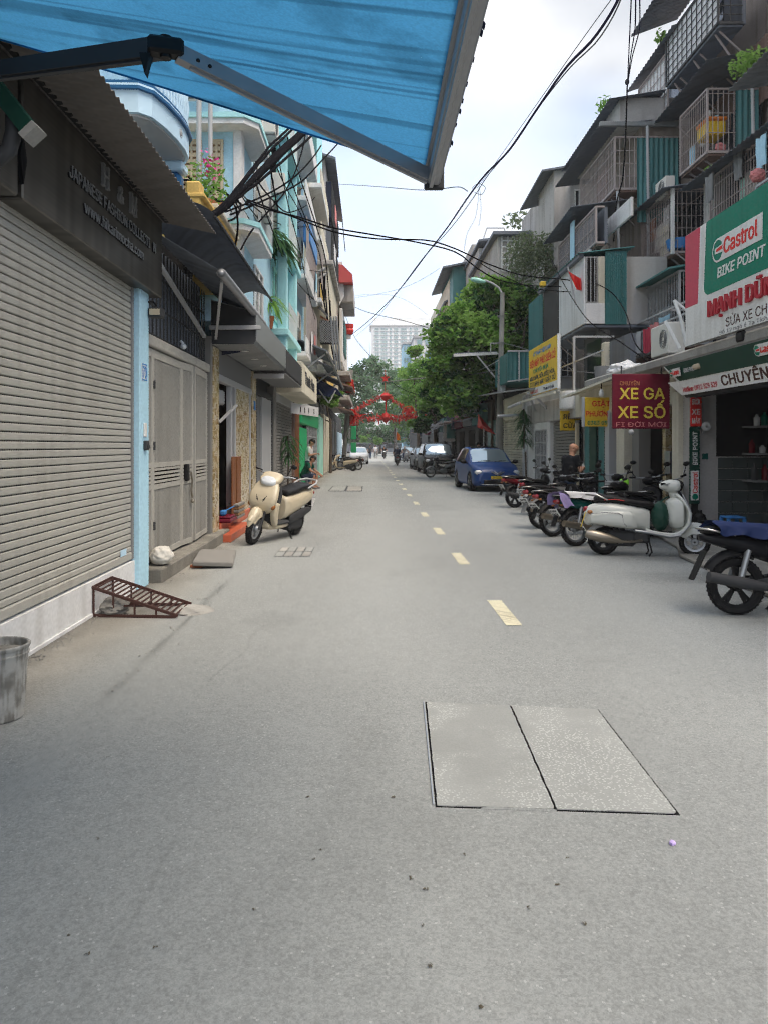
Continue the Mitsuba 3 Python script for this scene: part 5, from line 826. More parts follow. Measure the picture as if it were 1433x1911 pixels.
# block B
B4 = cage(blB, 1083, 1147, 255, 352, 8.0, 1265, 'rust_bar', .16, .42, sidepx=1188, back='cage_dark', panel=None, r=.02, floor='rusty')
part(blB, 'teal_skirt', corrug((10.05 - 1.35, 24.45, 8.9), (10.05, 24.45, 8.9), (10.05, 24.45, 10.2), (8.7, 24.45, 10.2), 9, .02), 'teal_metal', 40)
part(blB, 'gutter_board', M().bev((7.45, 24.3, 11.98), (10.0, 24.42, 12.14), .02), 'mint' if 0 else 'grey_metal_sheet'); part(blB, 'roof_sheet', rsheet((7.45, 24.4, 12.05), (9.2, 24.4, 12.25), (9.2, 30.2, 12.25), (7.45, 30.2, 12.05)), 'dark_metal_sheet', 40)
part(blB, 'attic', M().bev((8.15, 24.5, 12.1), (10.5, 29.5, 13.0), .02), 'plaster_grey'); part(blB, 'roof_sheet', rsheet((7.75, 24.2, 12.85), (9.6, 24.2, 13.15), (9.6, 30.4, 13.15), (7.75, 30.4, 12.75)), 'dark_metal_sheet', 40); part(blB, 'water_tank_roof', rsheet((8.4, 30.4, 12.6), (9.6, 30.4, 13.5), (9.6, 33, 13.5), (8.4, 33, 12.6)), 'teal_metal', 40)
B3 = cage(blB, 1042, 1112, 385, 452, 6.9, 1128, 'rust_bar', .15, .5, back='dark_metal_sheet', panel='dark_metal_sheet', r=.02, side=False); part(blB, 'blue_sheet', M().box((6.85, 25.2, 7.8), (6.88, 25.7, 9.2)), 'plaster_blue'); part(blB, 'white_parapet', M().slab((6.9, 23.0, 7.35), (9.3, 23.0, 8.9), (9.3, 23.0, 9.5), (6.9, 23.0, 7.75), (0, .06, 0)) if 0 else M().box((6.85, 23.4, 7.35), (6.92, 26.3, 7.75)), 'plaster_white')
part(blB, 'roof_sheet', rsheet((6.5, 24.2, 9.35), (8.4, 24.2, 9.6), (8.4, 28.2, 9.6), (6.5, 28.2, 9.2)), 'dark_metal_sheet', 40)
yn = YX(1091, 6.5); B2z0, B2z1 = ZY(604, yn), ZY(478, yn)
b2 = part(blB, 'bay', M().box((6.52, yn + .02, B2z0), (9, 27.6, B2z1)), 'plaster_grey'); part(b2, 'front_panel', M().bev((6.47, yn, B2z0), (6.52, 25.7, B2z1), .01), 'plaster_white'); part(b2, 'lattice', M().bev((6.47, 25.72, B2z0), (6.52, 28.0, B2z1), .01), 'dark_grey')
x1, x2, x3 = XY(1091, yn), XY(1128, yn), XY(1168, yn); part(b2, 'lower_panel', M().bev((x1 + .02, yn - .04, B2z0), (x2, yn + .02, B2z0 + .62), .01), 'plaster_white'); part(b2, 'window', M().box((x1 + .05, yn - .012, B2z0 + .65), (x2 - .25, yn + .02, B2z1 - .05)), 'dark_void'); part(b2, 'window_bars', grid_e(yn - .03, x1 + .05, x2 - .2, B2z0 + .65, B2z1, .12, 2, .02), 'light_grey'); part(b2, 'white_post', M().bev((x2 - .2, yn - .03, B2z0), (x2, yn + .02, B2z1), .01), 'plaster_cream')
part(b2, 'teal_panel', corrug((x2, yn - .03, B2z0 - .02), (x3, yn - .03, B2z0 - .02), (x3, yn - .03, B2z1 + .15), (x2, yn - .03, B2z1 + .15), 10, .02), 'teal_metal', 40); part(b2, 'underside', M().bev((6.5, yn, B2z0 - .12), (9, 27.8, B2z0 - .02), .02), 'dark_metal_sheet'); part(b2, 'edge_beam', M().bar((6.4, yn, B2z1 + .05), (6.4, 28.2, B2z1 + .05), .14), 'dark_metal_sheet'); part(b2, 'roof_sheet', rsheet((6.3, yn - .1, B2z1 + .1), (8, yn - .1, B2z1 + .3), (8, 28.2, B2z1 + .3), (6.3, 28.2, B2z1 + .1)), 'teal_metal', 40)
part(blA, 'fascia_board', M().bev((7.58, 21.8, 8.3), (7.66, 25.0, 8.85), .01), 'plaster_white'); part(b2, 'teal_end', corrug((6.45, 28.1, B2z0 - .1), (6.45, 30.5, B2z0 - .1), (6.45, 30.5, B2z1), (6.45, 28.1, B2z1), 14, .02), 'teal_metal', 40)
part(blB, 'recess', M().box((6.85, 21.9, 3.0), (7.0, 24, 5.0)), 'dark_grey'); part(blB, 'recess', M().box((6.9, 19.9, 3.0), (7.05, 21.6, 4.6)), 'dark_metal_sheet'); part(blB, 'recess_window', M().box((6.83, 22.2, 3.6), (6.86, 23.6, 4.8)), 'glass_dark'); part(blB, 'recess_frame', M().bar((5.6, 20.6, 3.1), (5.6, 20.6, 4.6), .06).bar((5.6, 20.6, 4.6), (6.7, 20.6, 4.6), .05).bar((5.6, 18.0, 3.9), (5.6, 24, 3.9), .03), 'light_grey'); part(blB, 'stair_wall', M().bev((6.75, 21.6, 2.98), (7.4, 21.9, 4.6), .02), 'plaster_cream')
# block C further along
blC = thing('apartment_block', 'third apartment block with pale concrete end wall and yellowish caged bay', 'building'); Yc = 33.0
part(blC, 'end_wall', M().box((8.1, 32.7, 2.9), (16, 40, 13.6)), 'plaster_grey'); part(blC, 'tower', M().bev((7.75, 31.6, 9.2), (9.3, 34.5, 13.35), .02), 'plaster_white' if 0 else 'plaster_grey'); part(blC, 'tower_roof', M().slab((7.2, 31.4, 13.1), (9.5, 31.4, 13.5), (9.5, 36, 13.5), (7.2, 36, 12.9), (0, 0, .08)), 'dark_metal_sheet')
win_e(blC, 31.58, 8.6, 9.0, 11.2, 12.4, 'white_paint'); win_e(blC, 32.68, 8.3, 8.9, 6.3, 7.9, 'light_grey'); win_e(blC, 32.68, 8.3, 8.9, 4.6, 5.9, 'light_grey')
def boxc(k, nm, pxa, pxb, pya, pyb, Y, dY, mt):
    a, b = at(pxa, pyb, Y), at(pxb, pya, Y); return part(k, nm, M().bev(a, (b[0], Y + dY, b[2]), .02), mt)
boxc(blC, 'caged_bay', 928, 990, 436, 760, 37.6, 9, 'plaster_grey'); a, b = at(936, 505, 37.5), at(975, 440, 37.5); stuffy(part(blC, 'bay_bars', grid_e(37.5, a[0], b[0], a[2], b[2], .3, .3, .05), 'white_bar')); boxc(blC, 'bay_roof', 920, 992, 430, 437, 37.2, 9.6, 'dark_metal_sheet')
blD = thing('apartment_block', 'farthest apartment block with teal caged bay and overhanging tin roofs', 'building'); boxc(blD, 'wall', 893, 1000, 462, 700, 44, 20, 'plaster_grey'); boxc(blD, 'upper_wall', 880, 935, 455, 600, 47, 10, 'plaster_grey'); boxc(blD, 'teal_bay', 845, 872, 496, 575, 50, 8, 'teal_metal'); boxc(blD, 'bay_wall', 868, 900, 490, 640, 50.5, 9, 'plaster_grey'); boxc(blD, 'side_wall', 838, 850, 520, 640, 52, 16, 'plaster_cream')
a, b = at(872, 548, 50.4), at(898, 508, 50.4); stuffy(part(blD, 'bay_bars', grid_e(50.4, a[0], b[0], a[2], b[2], .25, .25, .04), 'dark_grey'))
for (pa_, pb_, y_, Yq) in ((826, 874, 490, 49.5), (826, 868, 580, 50.5), (893, 960, 440, 43), (828, 850, 555, 53)):
    a, b = at(pa_, y_ + 10, Yq), at(pb_, y_, Yq); part(blD, 'tin_roof', M().slab(a, (b[0], Yq, b[2]), (b[0], Yq + 9, b[2]), (a[0], Yq + 9, a[2]), (0, 0, .12)), 'dark_metal_sheet')
part(blD, 'roof_frame', M().bar(at(900, 450, 44), at(908, 425, 44), .06).bar(at(908, 425, 44), at(940, 425, 44), .06).bar(at(940, 425, 44), at(945, 440, 44), .06), 'light_grey')
mt_ = thing('side_canopy', 'dark tin canopy with white front edge and prop beside the lamp post', 'canopy'); part(mt_, 'sheet', M().slab(at(848, 661, 32.5), at(926, 657, 32.5), at(926, 662, 38), at(822, 690, 38), (0, 0, .06)), 'dark_metal_sheet'); part(mt_, 'edge', M().bar(at(846, 663, 32.4), at(927, 659, 32.4), .09, .12), 'white_paint'); part(mt_, 'prop', M().bar(at(890, 664, 32.4), at(930, 712, 32.4), .06), 'light_grey'); part(mt_, 'back_panel', M().slab(at(830, 690, 38), at(935, 690, 38), at(935, 760, 38), at(830, 760, 38), (0, .1, 0)), 'dark_void')
gb = thing('green_container', 'dark green corrugated sheet box on the low roof behind the yellow board', 'shed'); a, b = at(946, 712, 29), at(990, 655, 29); part(gb, 'side', corrug((a[0], 29, a[2]), (b[0] + .6, 29, a[2]), (b[0] + .6, 29, b[2]), (a[0], 29, b[2]), 9, .025), 'teal_metal', 40); part(gb, 'body', M().box((a[0] + .03, 29.05, a[2]), (b[0] + .6, 32, b[2] - .03)), 'teal_metal'); part(gb, 'frame', M().bar((a[0], 28.95, b[2]), (b[0] + .6, 28.95, b[2]), .06).bar((a[0] + .45, 28.95, a[2]), (a[0] + .45, 28.95, b[2]), .05).bar((a[0], 28.95, a[2]), (b[0] + .6, 28.95, a[2] + .2), .05), 'light_grey')
# things on the balconies
ac_unit('ac_unit', 'round-cornered white air conditioner hung outside the balcony rail above the dark red sign', (7.4, 17.6, 3.78), -1, w=1.1, h=.74, d=.4)
one('drying_rack', M().tube([(7.1, 17.5, 5.0), (7.2, 17.4, 4.6), (7.35, 17.4, 3.9)], .04).tube([(7.1, 17.5, 5.0), (7.4, 17.4, 4.7), (7.55, 17.4, 4.2)], .03).bar((6.85, 17.4, 4.5), (7.15, 17.3, 3.85), .07), 'white_bar', 'broken white plastic frame hooked beside the balcony air conditioner', 'rack')
def cloth(k, label, y, x, z, w, h, mt, seed, grp='clothes drying on the balconies'):
    g = np.random.default_rng(seed); n = 9; V = []
    for j in range(5):
        for i in range(n): V.append((x + .04 * math.sin(i * 1.7 + seed) + g.uniform(-.01, .01), y + w * i / (n - 1) * (1 - .1 * j / 4), z - h * j / 4 + .02 * math.sin(i)))
    V = np.array(V); Fc = [[j * n + i, j * n + i + 1, (j + 1) * n + i + 1, (j + 1) * n + i] for j in range(4) for i in range(n - 1)]
    f2 = np.array(Fc) + len(V); one(k, M().add(np.vstack([V, V + (.01, 0, 0)]), np.vstack([Fc, f2])), mt, label, 'laundry', smooth=True, group=grp)
cloth('hanging_shirt', 'white garment on the balcony rail beside the air conditioner', 22.3, 8.02, 5.0, .6, .65, 'cloth_white', 1); cloth('hanging_towel', 'coral towel on the rail next to the air conditioner', 20.9, 8.0, 5.05, .55, .6, 'cloth_pink', 2); cloth('hanging_shirt', 'crimson garment on the rail between white and coral laundry', 21.5, 8.03, 5.0, .5, .7, 'pink_red', 3); cloth('hanging_towel', 'blue towel high on the balcony bars above the coral one', 20.7, 8.3, 5.25, .8, .35, 'plaster_blue', 4)
cloth('hanging_blanket', 'red blanket hung beside the left edge of the big banner', 18.2, 8.9, 6.2, .9, 1.5, 'red', 5); cloth('hanging_shirt', 'pale garment behind the bars of the teal-sided balcony', 26.0, 8.2, 11.2, .7, .8, 'cloth_white', 6); cloth('hanging_shirt', 'grey cloth behind the white cornered cage', 23.5, 9.2, 8.6, .9, .8, 'bag_white', 7); cloth('hanging_shirt', 'rusty pink cloth in the white cornered cage', 24.6, 9.2, 8.9, .5, .6, 'cloth_pink', 8)
bxs = thing('storage_box', 'orange and yellow box stored in the upper balcony cage', 'box'); a, b = at(1317, 252, 21.6), at(1352, 226, 21.6); part(bxs, 'body', M().bev((a[0], 21.5, a[2]), (b[0], 22.2, b[2]), .03), 'yellow'); part(bxs, 'lid', M().bev((a[0] - .03, 21.45, b[2]), (b[0] + .03, 22.25, b[2] + .1), .03), 'orange')
one('storage_box', M().bev(at(1323, 215, 22.4), at(1340, 192, 22.0) + (0, .5, 0), .03), 'white_paint', 'white box standing above the orange one in the upper cage', 'box'); one('plastic_chair', M().tube([at(1337, 278, 21.4), at(1338, 270, 21.4), at(1345, 268, 21.4), at(1351, 271, 21.4), at(1351, 279, 21.4)], .05).bar(at(1337, 276, 21.4), at(1351, 276, 21.4), .12), 'cloth_pink', 'small pink plastic chair in the upper balcony cage', 'chair'); one('storage_tub', M().lathe([(0, 0), (.3, 0), (.36, .3), (.33, .3), (0, .27)], at(1266, 466, 22.6), k=18), 'blue_paint', 'blue plastic tub in the white cornered cage', 'tub', smooth=40)
one('plastic_bag', crumple(at(1414, 327, 17.2), .16, 31, 3, .4, 1), 'cloth_pink', 'pink plastic bag tied to the pale bars at the right edge', 'bag', smooth=35)
def vine(name, label, c, r, n, s, seed, mt='leaf_light', drop=.2): k = thing(name, label, 'plant'); part(k, 'leaves', leaves(n, c, r, s, seed, drop), mt); part(k, 'stem', M().tube([np.asarray(c) + np.array(r) * (-.3, 0, -1.0), np.asarray(c), np.asarray(c) + np.array(r) * (.4, 0, .7)], .02), 'bark')
vine('climbing_plant', 'pale green climber spilling over the balcony roof at the top right', at(1400, 118, 19.3), (.55, .6, .32), 330, .17, 41); vine('climbing_plant', 'bright hanging plant below the cage with the orange box', at(1338, 317, 20.8), (.38, .3, .16), 130, .15, 42); vine('rooftop_plant', 'small sapling on the roof of the teal-sided block', at(1128, 200, 26), (.35, .3, .4), 70, .2, 43, 'leaf_mid'); vine('rooftop_plant', 'leafy twig beside the topmost overhanging roof', at(1234, 68, 25.4), (.2, .2, .3), 50, .2, 44); vine('rooftop_plant', 'thin weeds on the roof of the farthest blocks', at(965, 410, 42), (1.0, .6, .5), 120, .3, 45, 'leaf_grey')
vine('creeper', 'dense grey-green creeper covering the pale concrete end wall', at(985, 480, 32.0), (1.05, .5, 1.2), 2600, .14, 46, 'leaf_grey', .6); vine('creeper', 'lower grey-green creeper strands near the pale end wall', at(1022, 470, 31.9), (.5, .4, 1.0), 700, .14, 47, 'leaf_grey', .6)

# household goods behind the bars, and things fixed to the fronts
gx = np.random.default_rng(77); HG = 'household goods stored behind the balcony bars'; CN = dict(brown_box='brown', cloth_white='white', bag_white='off-white', plaster_blue='light blue', terracotta='rust red', mid_grey='grey', mint='mint green')
for nm_, C_ in (('the cage with the orange box', A4), ('the white cornered cage', A3), ('the dark cage above the big banner', A3n), ('the teal-sided cage', B4), ('the balcony behind the big air conditioner', A2), ('the pale barred cage at the right edge', A4n)):
    c_, yn_, yf_, zb_, zt_, xs_ = C_
    for i in range(5):
        y = gx.uniform(max(yn_, 16) + .3, yf_ - .4); x = xs_ - gx.uniform(.45, .9); w, h = gx.uniform(.25, .6), gx.uniform(.25, .7); q = int(gx.integers(4)); mt = list(CN)[int(gx.integers(7))]
        if q < 2: one('storage_box', M().bev((x, y, zb_), (x + w * .7, y + w, zb_ + h), .02), mt, f'{CN[mt]} carton stored in {nm_}', 'box', group=HG)
        elif q == 2: one('bucket', M().lathe([(0, 0), (.14, 0), (.18, .3), (.165, .3), (0, .04)], (x + .1, y, zb_), k=14), mt, f'small {CN[mt]} bucket stored in {nm_}', 'bucket', group=HG, smooth=40)
        else: cloth('hanging_shirt', f'{CN[mt]} garment drying in {nm_}', y, x - .2, zt_ - .3, .5, .7, mt, int(gx.integers(99)), 'garments drying behind the balcony bars')
for i, (x, y, z) in enumerate(((9.2, 22.6, 9.95),)): ac_unit('ac_unit', 'dusty air conditioner fixed under a balcony cage on the right, ' + ('beside the orange box cage', 'under the teal-sided cage', 'at the white parapet', 'under the white cornered cage')[i], (x, y, z - .75), -1, 'bag_white')
for i, (x, y, z0, z1) in enumerate(((9.0, 24.35, 5, 12), (10.6, 20.8, 5, 12.3), (8.05, 24.4, 5.2, 9.9), (6.6, 27.9, 3.2, 7.4))): one('drain_pipe', M().tube([(x, y, z0), (x + .05, y, (z0 + z1) / 2), (x, y, z1)], .05, 8), 'light_grey', 'pale plastic drain pipe running up the old blocks, ' + ('at the teal panel', 'behind the orange box cage', 'below the teal-sided cage', 'by the yellow billboard')[i], 'pipe', True)
def brace(k, p, q): part(k, 'diagonal_brace', M().bar(p, q, .035), 'rust_bar')
for y in (20.6, 21.8, 23.2): brace(blA, (9.6, y, 13.0), (11.1, y + .3, 11.9)); brace(blA, (9.0, y + 1.5, 7.3), (10.4, y + 1.5, 6.2))
for y in (25.2, 26.4, 27.8): brace(blB, (8.1, y, 9.9), (8.9, y, 9.0)); brace(blB, (6.6, y, 5.2), (7.6, y, 4.3))

# ================================================================ motorbikes
def wheel(k, nm, c, R, w, rr, style='spoke', S=None, tyre='rubber', rim='alu', n=5):
    c = np.asarray(c, float); ax = (0, 1, 0); m = M().lathe([(rr - .03, -w * .5), (rr, -w * .62), (rr + .008, -w * .5), (rr - .012, 0), (rr + .008, w * .5), (rr, w * .62), (rr - .03, w * .5), (rr - .034, 0), (rr - .03, -w * .5)], c, ax, 32)
    m.lathe([(0, -.06), (.045, -.06), (.055, -.03), (.03, 0), (.055, .03), (.045, .06), (0, .06)], c, ax, 16)
    sp = M()
    if style == 'spoke':
        for i in range(24):
            a = i / 24 * 6.283; b = a + (.35 if i % 2 else -.35); s = .035 * (1 if i % 4 < 2 else -1)
            sp.bar(c + (math.cos(b) * .05, s, math.sin(b) * .05), c + (math.cos(a) * (rr - .02), 0, math.sin(a) * (rr - .02)), .005)
    else:
        for i in range(n):
            a = i / n * 6.283 + .3
            for da in (-.12, .12): sp.bar(c + (math.cos(a) * .03, .0, math.sin(a) * .03), c + (math.cos(a + da) * (rr - .015), 0, math.sin(a + da) * (rr - .015)), .03, .022, (0, 1, 0))
    t = M(); pr = [(rr, -w * .62), (rr + .015, -w * .85), (rr + (R - rr) * .55, -w * 1.0), (R - .012, -w * .7), (R, -w * .2), (R, w * .2), (R - .012, w * .7), (rr + (R - rr) * .55, w * 1.0), (rr + .015, w * .85), (rr, w * .62)]; t.lathe(pr, c, ax, 40)
    for i in range(40):
        a = i / 40 * 6.283
        for s in (-1, 1): p = c + (math.cos(a) * (R - .004), s * w * .3, math.sin(a) * (R - .004)); q = c + (math.cos(a + .07) * (R - .008), s * w * .85, math.sin(a + .07) * (R - .008)); t.bar(p, q, .01, .01)
    if S is not None: m.xf(S); sp.xf(S); t.xf(S)
    h = part(k, nm, m, rim, 40); part(h, 'spokes', sp, rim); part(h, 'tyre', t, tyre, 40)
def fender(c, R, hw, a0, a1, th=.012, n=14, flare=0.0, sk=.055):
    rings = []
    for i, a in enumerate(np.linspace(math.radians(a0), math.radians(a1), n)):
        f = hw * (1 - flare * abs(i / (n - 1) - .4)); ys = np.linspace(-1, 1, 9); rr = R - sk * np.abs(ys) ** 2.5
        o = [(c[0] + (r + th) * math.cos(a), c[1] + y * (f + th * .4), c[2] + (r + th) * math.sin(a)) for y, r in zip(ys, rr)]; q = [(c[0] + r * math.cos(a), c[1] + y * f, c[2] + r * math.sin(a)) for y, r in zip(ys[::-1], rr[::-1])]
        rings.append(np.array(o + q))
    return M().loft(rings)
def steer(c, deg, rake=25):
    ax = np.array([-math.sin(math.radians(rake)), 0, math.cos(math.radians(rake))]); return trimesh.transformations.rotation_matrix(math.radians(deg), ax, c)
def mirrors(k, x, z, S, y=.30, mt='black'):
    for s in (-1, 1): m = M().tube([(x, s * .22, z), (x - .02, s * y, z + .12), (x - .03, s * (y + .03), z + .17)], .007, 6).ball((x - .04, s * (y + .05), z + .20), (.018, .065, .04), 2); m.xf(S); part(k, 'mirror', m, mt, True)
def handlebar(k, x, z, S, hw=.34, grip='black', drop=.02):
    m = M().tube([(x - .08, -hw, z + drop), (x - .02, -.2, z), (x, 0, z - .02), (x - .02, .2, z), (x - .08, hw, z + drop)], .012, 8); m.xf(S); part(k, 'handlebar', m, 'alu', True)
    for s in (-1, 1):
        g = M().tube([(x - .05, s * (hw - .11), z + drop * .7), (x - .085, s * hw, z + drop)], .019, 10); g.xf(S); part(k, 'grip', g, grip, 40); b = M().tube([(x + .02, s * (hw - .13), z + drop), (x - .02, s * (hw - .02), z + drop - .005)], .007, 6); b.xf(S); part(k, 'brake_lever', b, 'alu')
def place(x, y, heading, lean=0): return mat4(rot((0, 0, 1), heading) @ rot((1, 0, 0), lean), (x, y, 0))
def plate(k, c, w=.19, h=.14, tilt=20, mt='plate_white', txt='29B1'):
    R_ = rot((0, 1, 0), -tilt); c = np.asarray(c); pk = part(k, 'number_plate', M().bev(c - (.004, w / 2, h / 2), c + (.004, w / 2, h / 2), .002, R_), mt)
    m = M()
    for j in range(2):
        for i in range(4): q = c + R_ @ np.array([-.006, (.5 - (i + .5) / 4) * w * .8, (.22 - .44 * j) * h]); m.bev(q - (.002, w * .06, h * .13), q + (.002, w * .06, h * .13), .001, R_)
    part(pk, 'lettering', m, 'dark_grey')
def retro_scooter(label, A, body='scooter_white', st=0):
    k = thing('retro_scooter', label, 'scooter', None, A); ra_, fa = (0, 0, .215), (1.275, 0, .215); S = steer((1.275, 0, .215), st)
    wheel(k, 'rear_wheel', ra_, .215, .055, .145, 'alloy', rim='dark_grey'); wheel(k, 'front_wheel', fa, .215, .052, .145, 'alloy', S, rim='alu')
    part(k, 'rear_body', loftx([(-.27, .50, .60, .05), (-.22, .43, .70, .14), (-.08, .44, .76, .19), (.1, .44, .765, .215), (.3, .41, .74, .215), (.45, .385, .71, .19), (.58, .375, .69, .13), (.65, .38, .66, .085)], 2.8, 28), body, True)
    for s in (-1, 1): part(k, 'side_cowl', loftx([(-.2, .46, .56, .02), (-.1, .445, .62, .06), (.05, .42, .645, .085), (.2, .40, .65, .095), (.35, .385, .64, .08), (.45, .40, .58, .02)], 2.6, 20).xf(mat4(None, (0, s * .165, 0))), body, True)
    part(k, 'trim_strip', M().tube([(-.2, -.232, .60), (0, -.262, .615), (.18, -.262, .61), (.24, -.258, .58), (.25, -.25, .48), (.3, -.24, .42)], .006, 6).tube([(-.2, .232, .60), (0, .262, .615), (.18, .262, .61), (.25, .25, .48)], .006, 6), 'mid_grey', True)
    part(k, 'rear_mudguard', fender((0, 0, .215), .245, .075, 95, 175), 'light_grey', 40); part(k, 'seat', loftx([(-.12, .77, .84, .10), (-.05, .76, .885, .145), (.12, .75, .88, .16), (.3, .735, .835, .165), (.5, .705, .80, .14), (.66, .68, .785, .10), (.72, .69, .76, .05)], 2.6, 24), 'black', True)
    part(k, 'seat_stripe', M().tube([(.0, -.155, .80), (.15, -.168, .81), (.28, -.17, .79)], .006), 'red'); part(k, 'luggage_rail', M().tube([(.05, -.16, .80), (-.1, -.17, .87), (-.2, -.12, .88), (-.24, 0, .88), (-.2, .12, .88), (-.1, .17, .87), (.05, .16, .80)], .011, 8), 'chrome', True)
    part(k, 'tail_light', M().ball((-.235, 0, .66), (.05, .085, .05), 2), 'red_lens', True)
    for s in (-1, 1): part(k, 'indicator', M().ball((-.2, s * .15, .62), (.04, .035, .03), 2), 'amber_lens', True)
    plate(k, (-.285, 0, .40), .19, .14, 30); part(k, 'yellow_strap', M().bar((-.26, -.13, .62), (-.33, -.13, .40), .03, .008), 'yellow')
    part(k, 'leg_shield', sheet([(1.005, .90), (1.10, .78), (1.165, .62), (1.15, .47), (1.06, .355), (.93, .315), (.74, .33), (.58, .375)], [.12, .215, .235, .23, .2, .17, .165, .13], [.05, .045, .045, .045, .045, .05, .055, .05], 5, 28), body, True)
    part(k, 'shield_edge', M().tube([(1.09, -.14, .89), (1.125, -.22, .78), (1.185, -.238, .62), (1.17, -.232, .47), (1.07, -.2, .34), (.93, -.175, .30), (.74, -.17, .315)], .010, 8).tube([(1.09, .14, .89), (1.125, .22, .78), (1.185, .238, .62), (1.17, .232, .47), (1.07, .2, .34), (.93, .175, .30)], .010, 8), 'alu', True)
    part(k, 'sill_strip', M().tube([(.42, -.19, .36), (.62, -.185, .335), (.9, -.18, .285), (1.05, -.185, .31)], .022, 8), 'alu', True); part(k, 'floor_mat', M().bev((.68, -.14, .345), (.98, .14, .357), .004), 'black')
    part(k, 'inner_box', loftx([(.885, .52, .78, .08), (.93, .44, .83, .16), (1.0, .40, .86, .19), (1.10, .42, .86, .20)], 3), body, True); part(k, 'steering_neck', M().tube([(1.03, 0, .82), (.965, 0, .98)], [.075, .055], 16), body, True)
    fm = fender(fa, .268, .085, 12, 158, .012, 18, .35, .15); fm.xf(S); part(k, 'front_fender', fm, 'light_grey' if body != 'scooter_white' else body, 40)
    fk = M().tube([(1.08, .06, .7), (1.2, .075, .4), (1.275, .08, .215)], .022, 8).tube([(1.275, -.07, .215), (1.275, .08, .215)], .015); fk.xf(S); part(k, 'fork', fk, 'dark_grey', True)
    hs = loftx([(.80, .99, 1.04, .05), (.86, .955, 1.085, .10), (.95, .92, 1.11, .13), (1.03, .93, 1.105, .125), (1.08, .955, 1.085, .10), (1.10, .985, 1.06, .06)], 2.4, 24); hs.xf(S); part(k, 'headset', hs, body, True)
    hl = M().ball((1.09, 0, 1.02), (.035, .085, .075), 2); hl.xf(S); part(k, 'headlight', hl, 'black_gloss', True); handlebar(k, .93, 1.045, S, .34)
    part(k, 'exhaust', M().lathe([(0, -.36), (.05, -.355), (.075, -.28), (.08, -.16), (.068, -.02), (.035, .12), (.02, .18), (0, .18)], (.08, -.185, .235), (1, 0, -.22), 20).tube([(.25, -.185, .2), (.4, -.14, .2), (.55, -.06, .22)], .018), 'dull_chrome', 40)
    part(k, 'engine', M().bev((.05, -.1, .13), (.45, .12, .36), .04).bev((.3, -.08, .18), (.65, .08, .34), .03), 'dark_grey'); part(k, 'stand', M().tube([(.62, -.1, .25), (.66, -.13, .06), (.62, -.14, .0)], .012).tube([(.62, .1, .25), (.66, .13, .06), (.62, .14, .0)], .012), 'black')
    return k
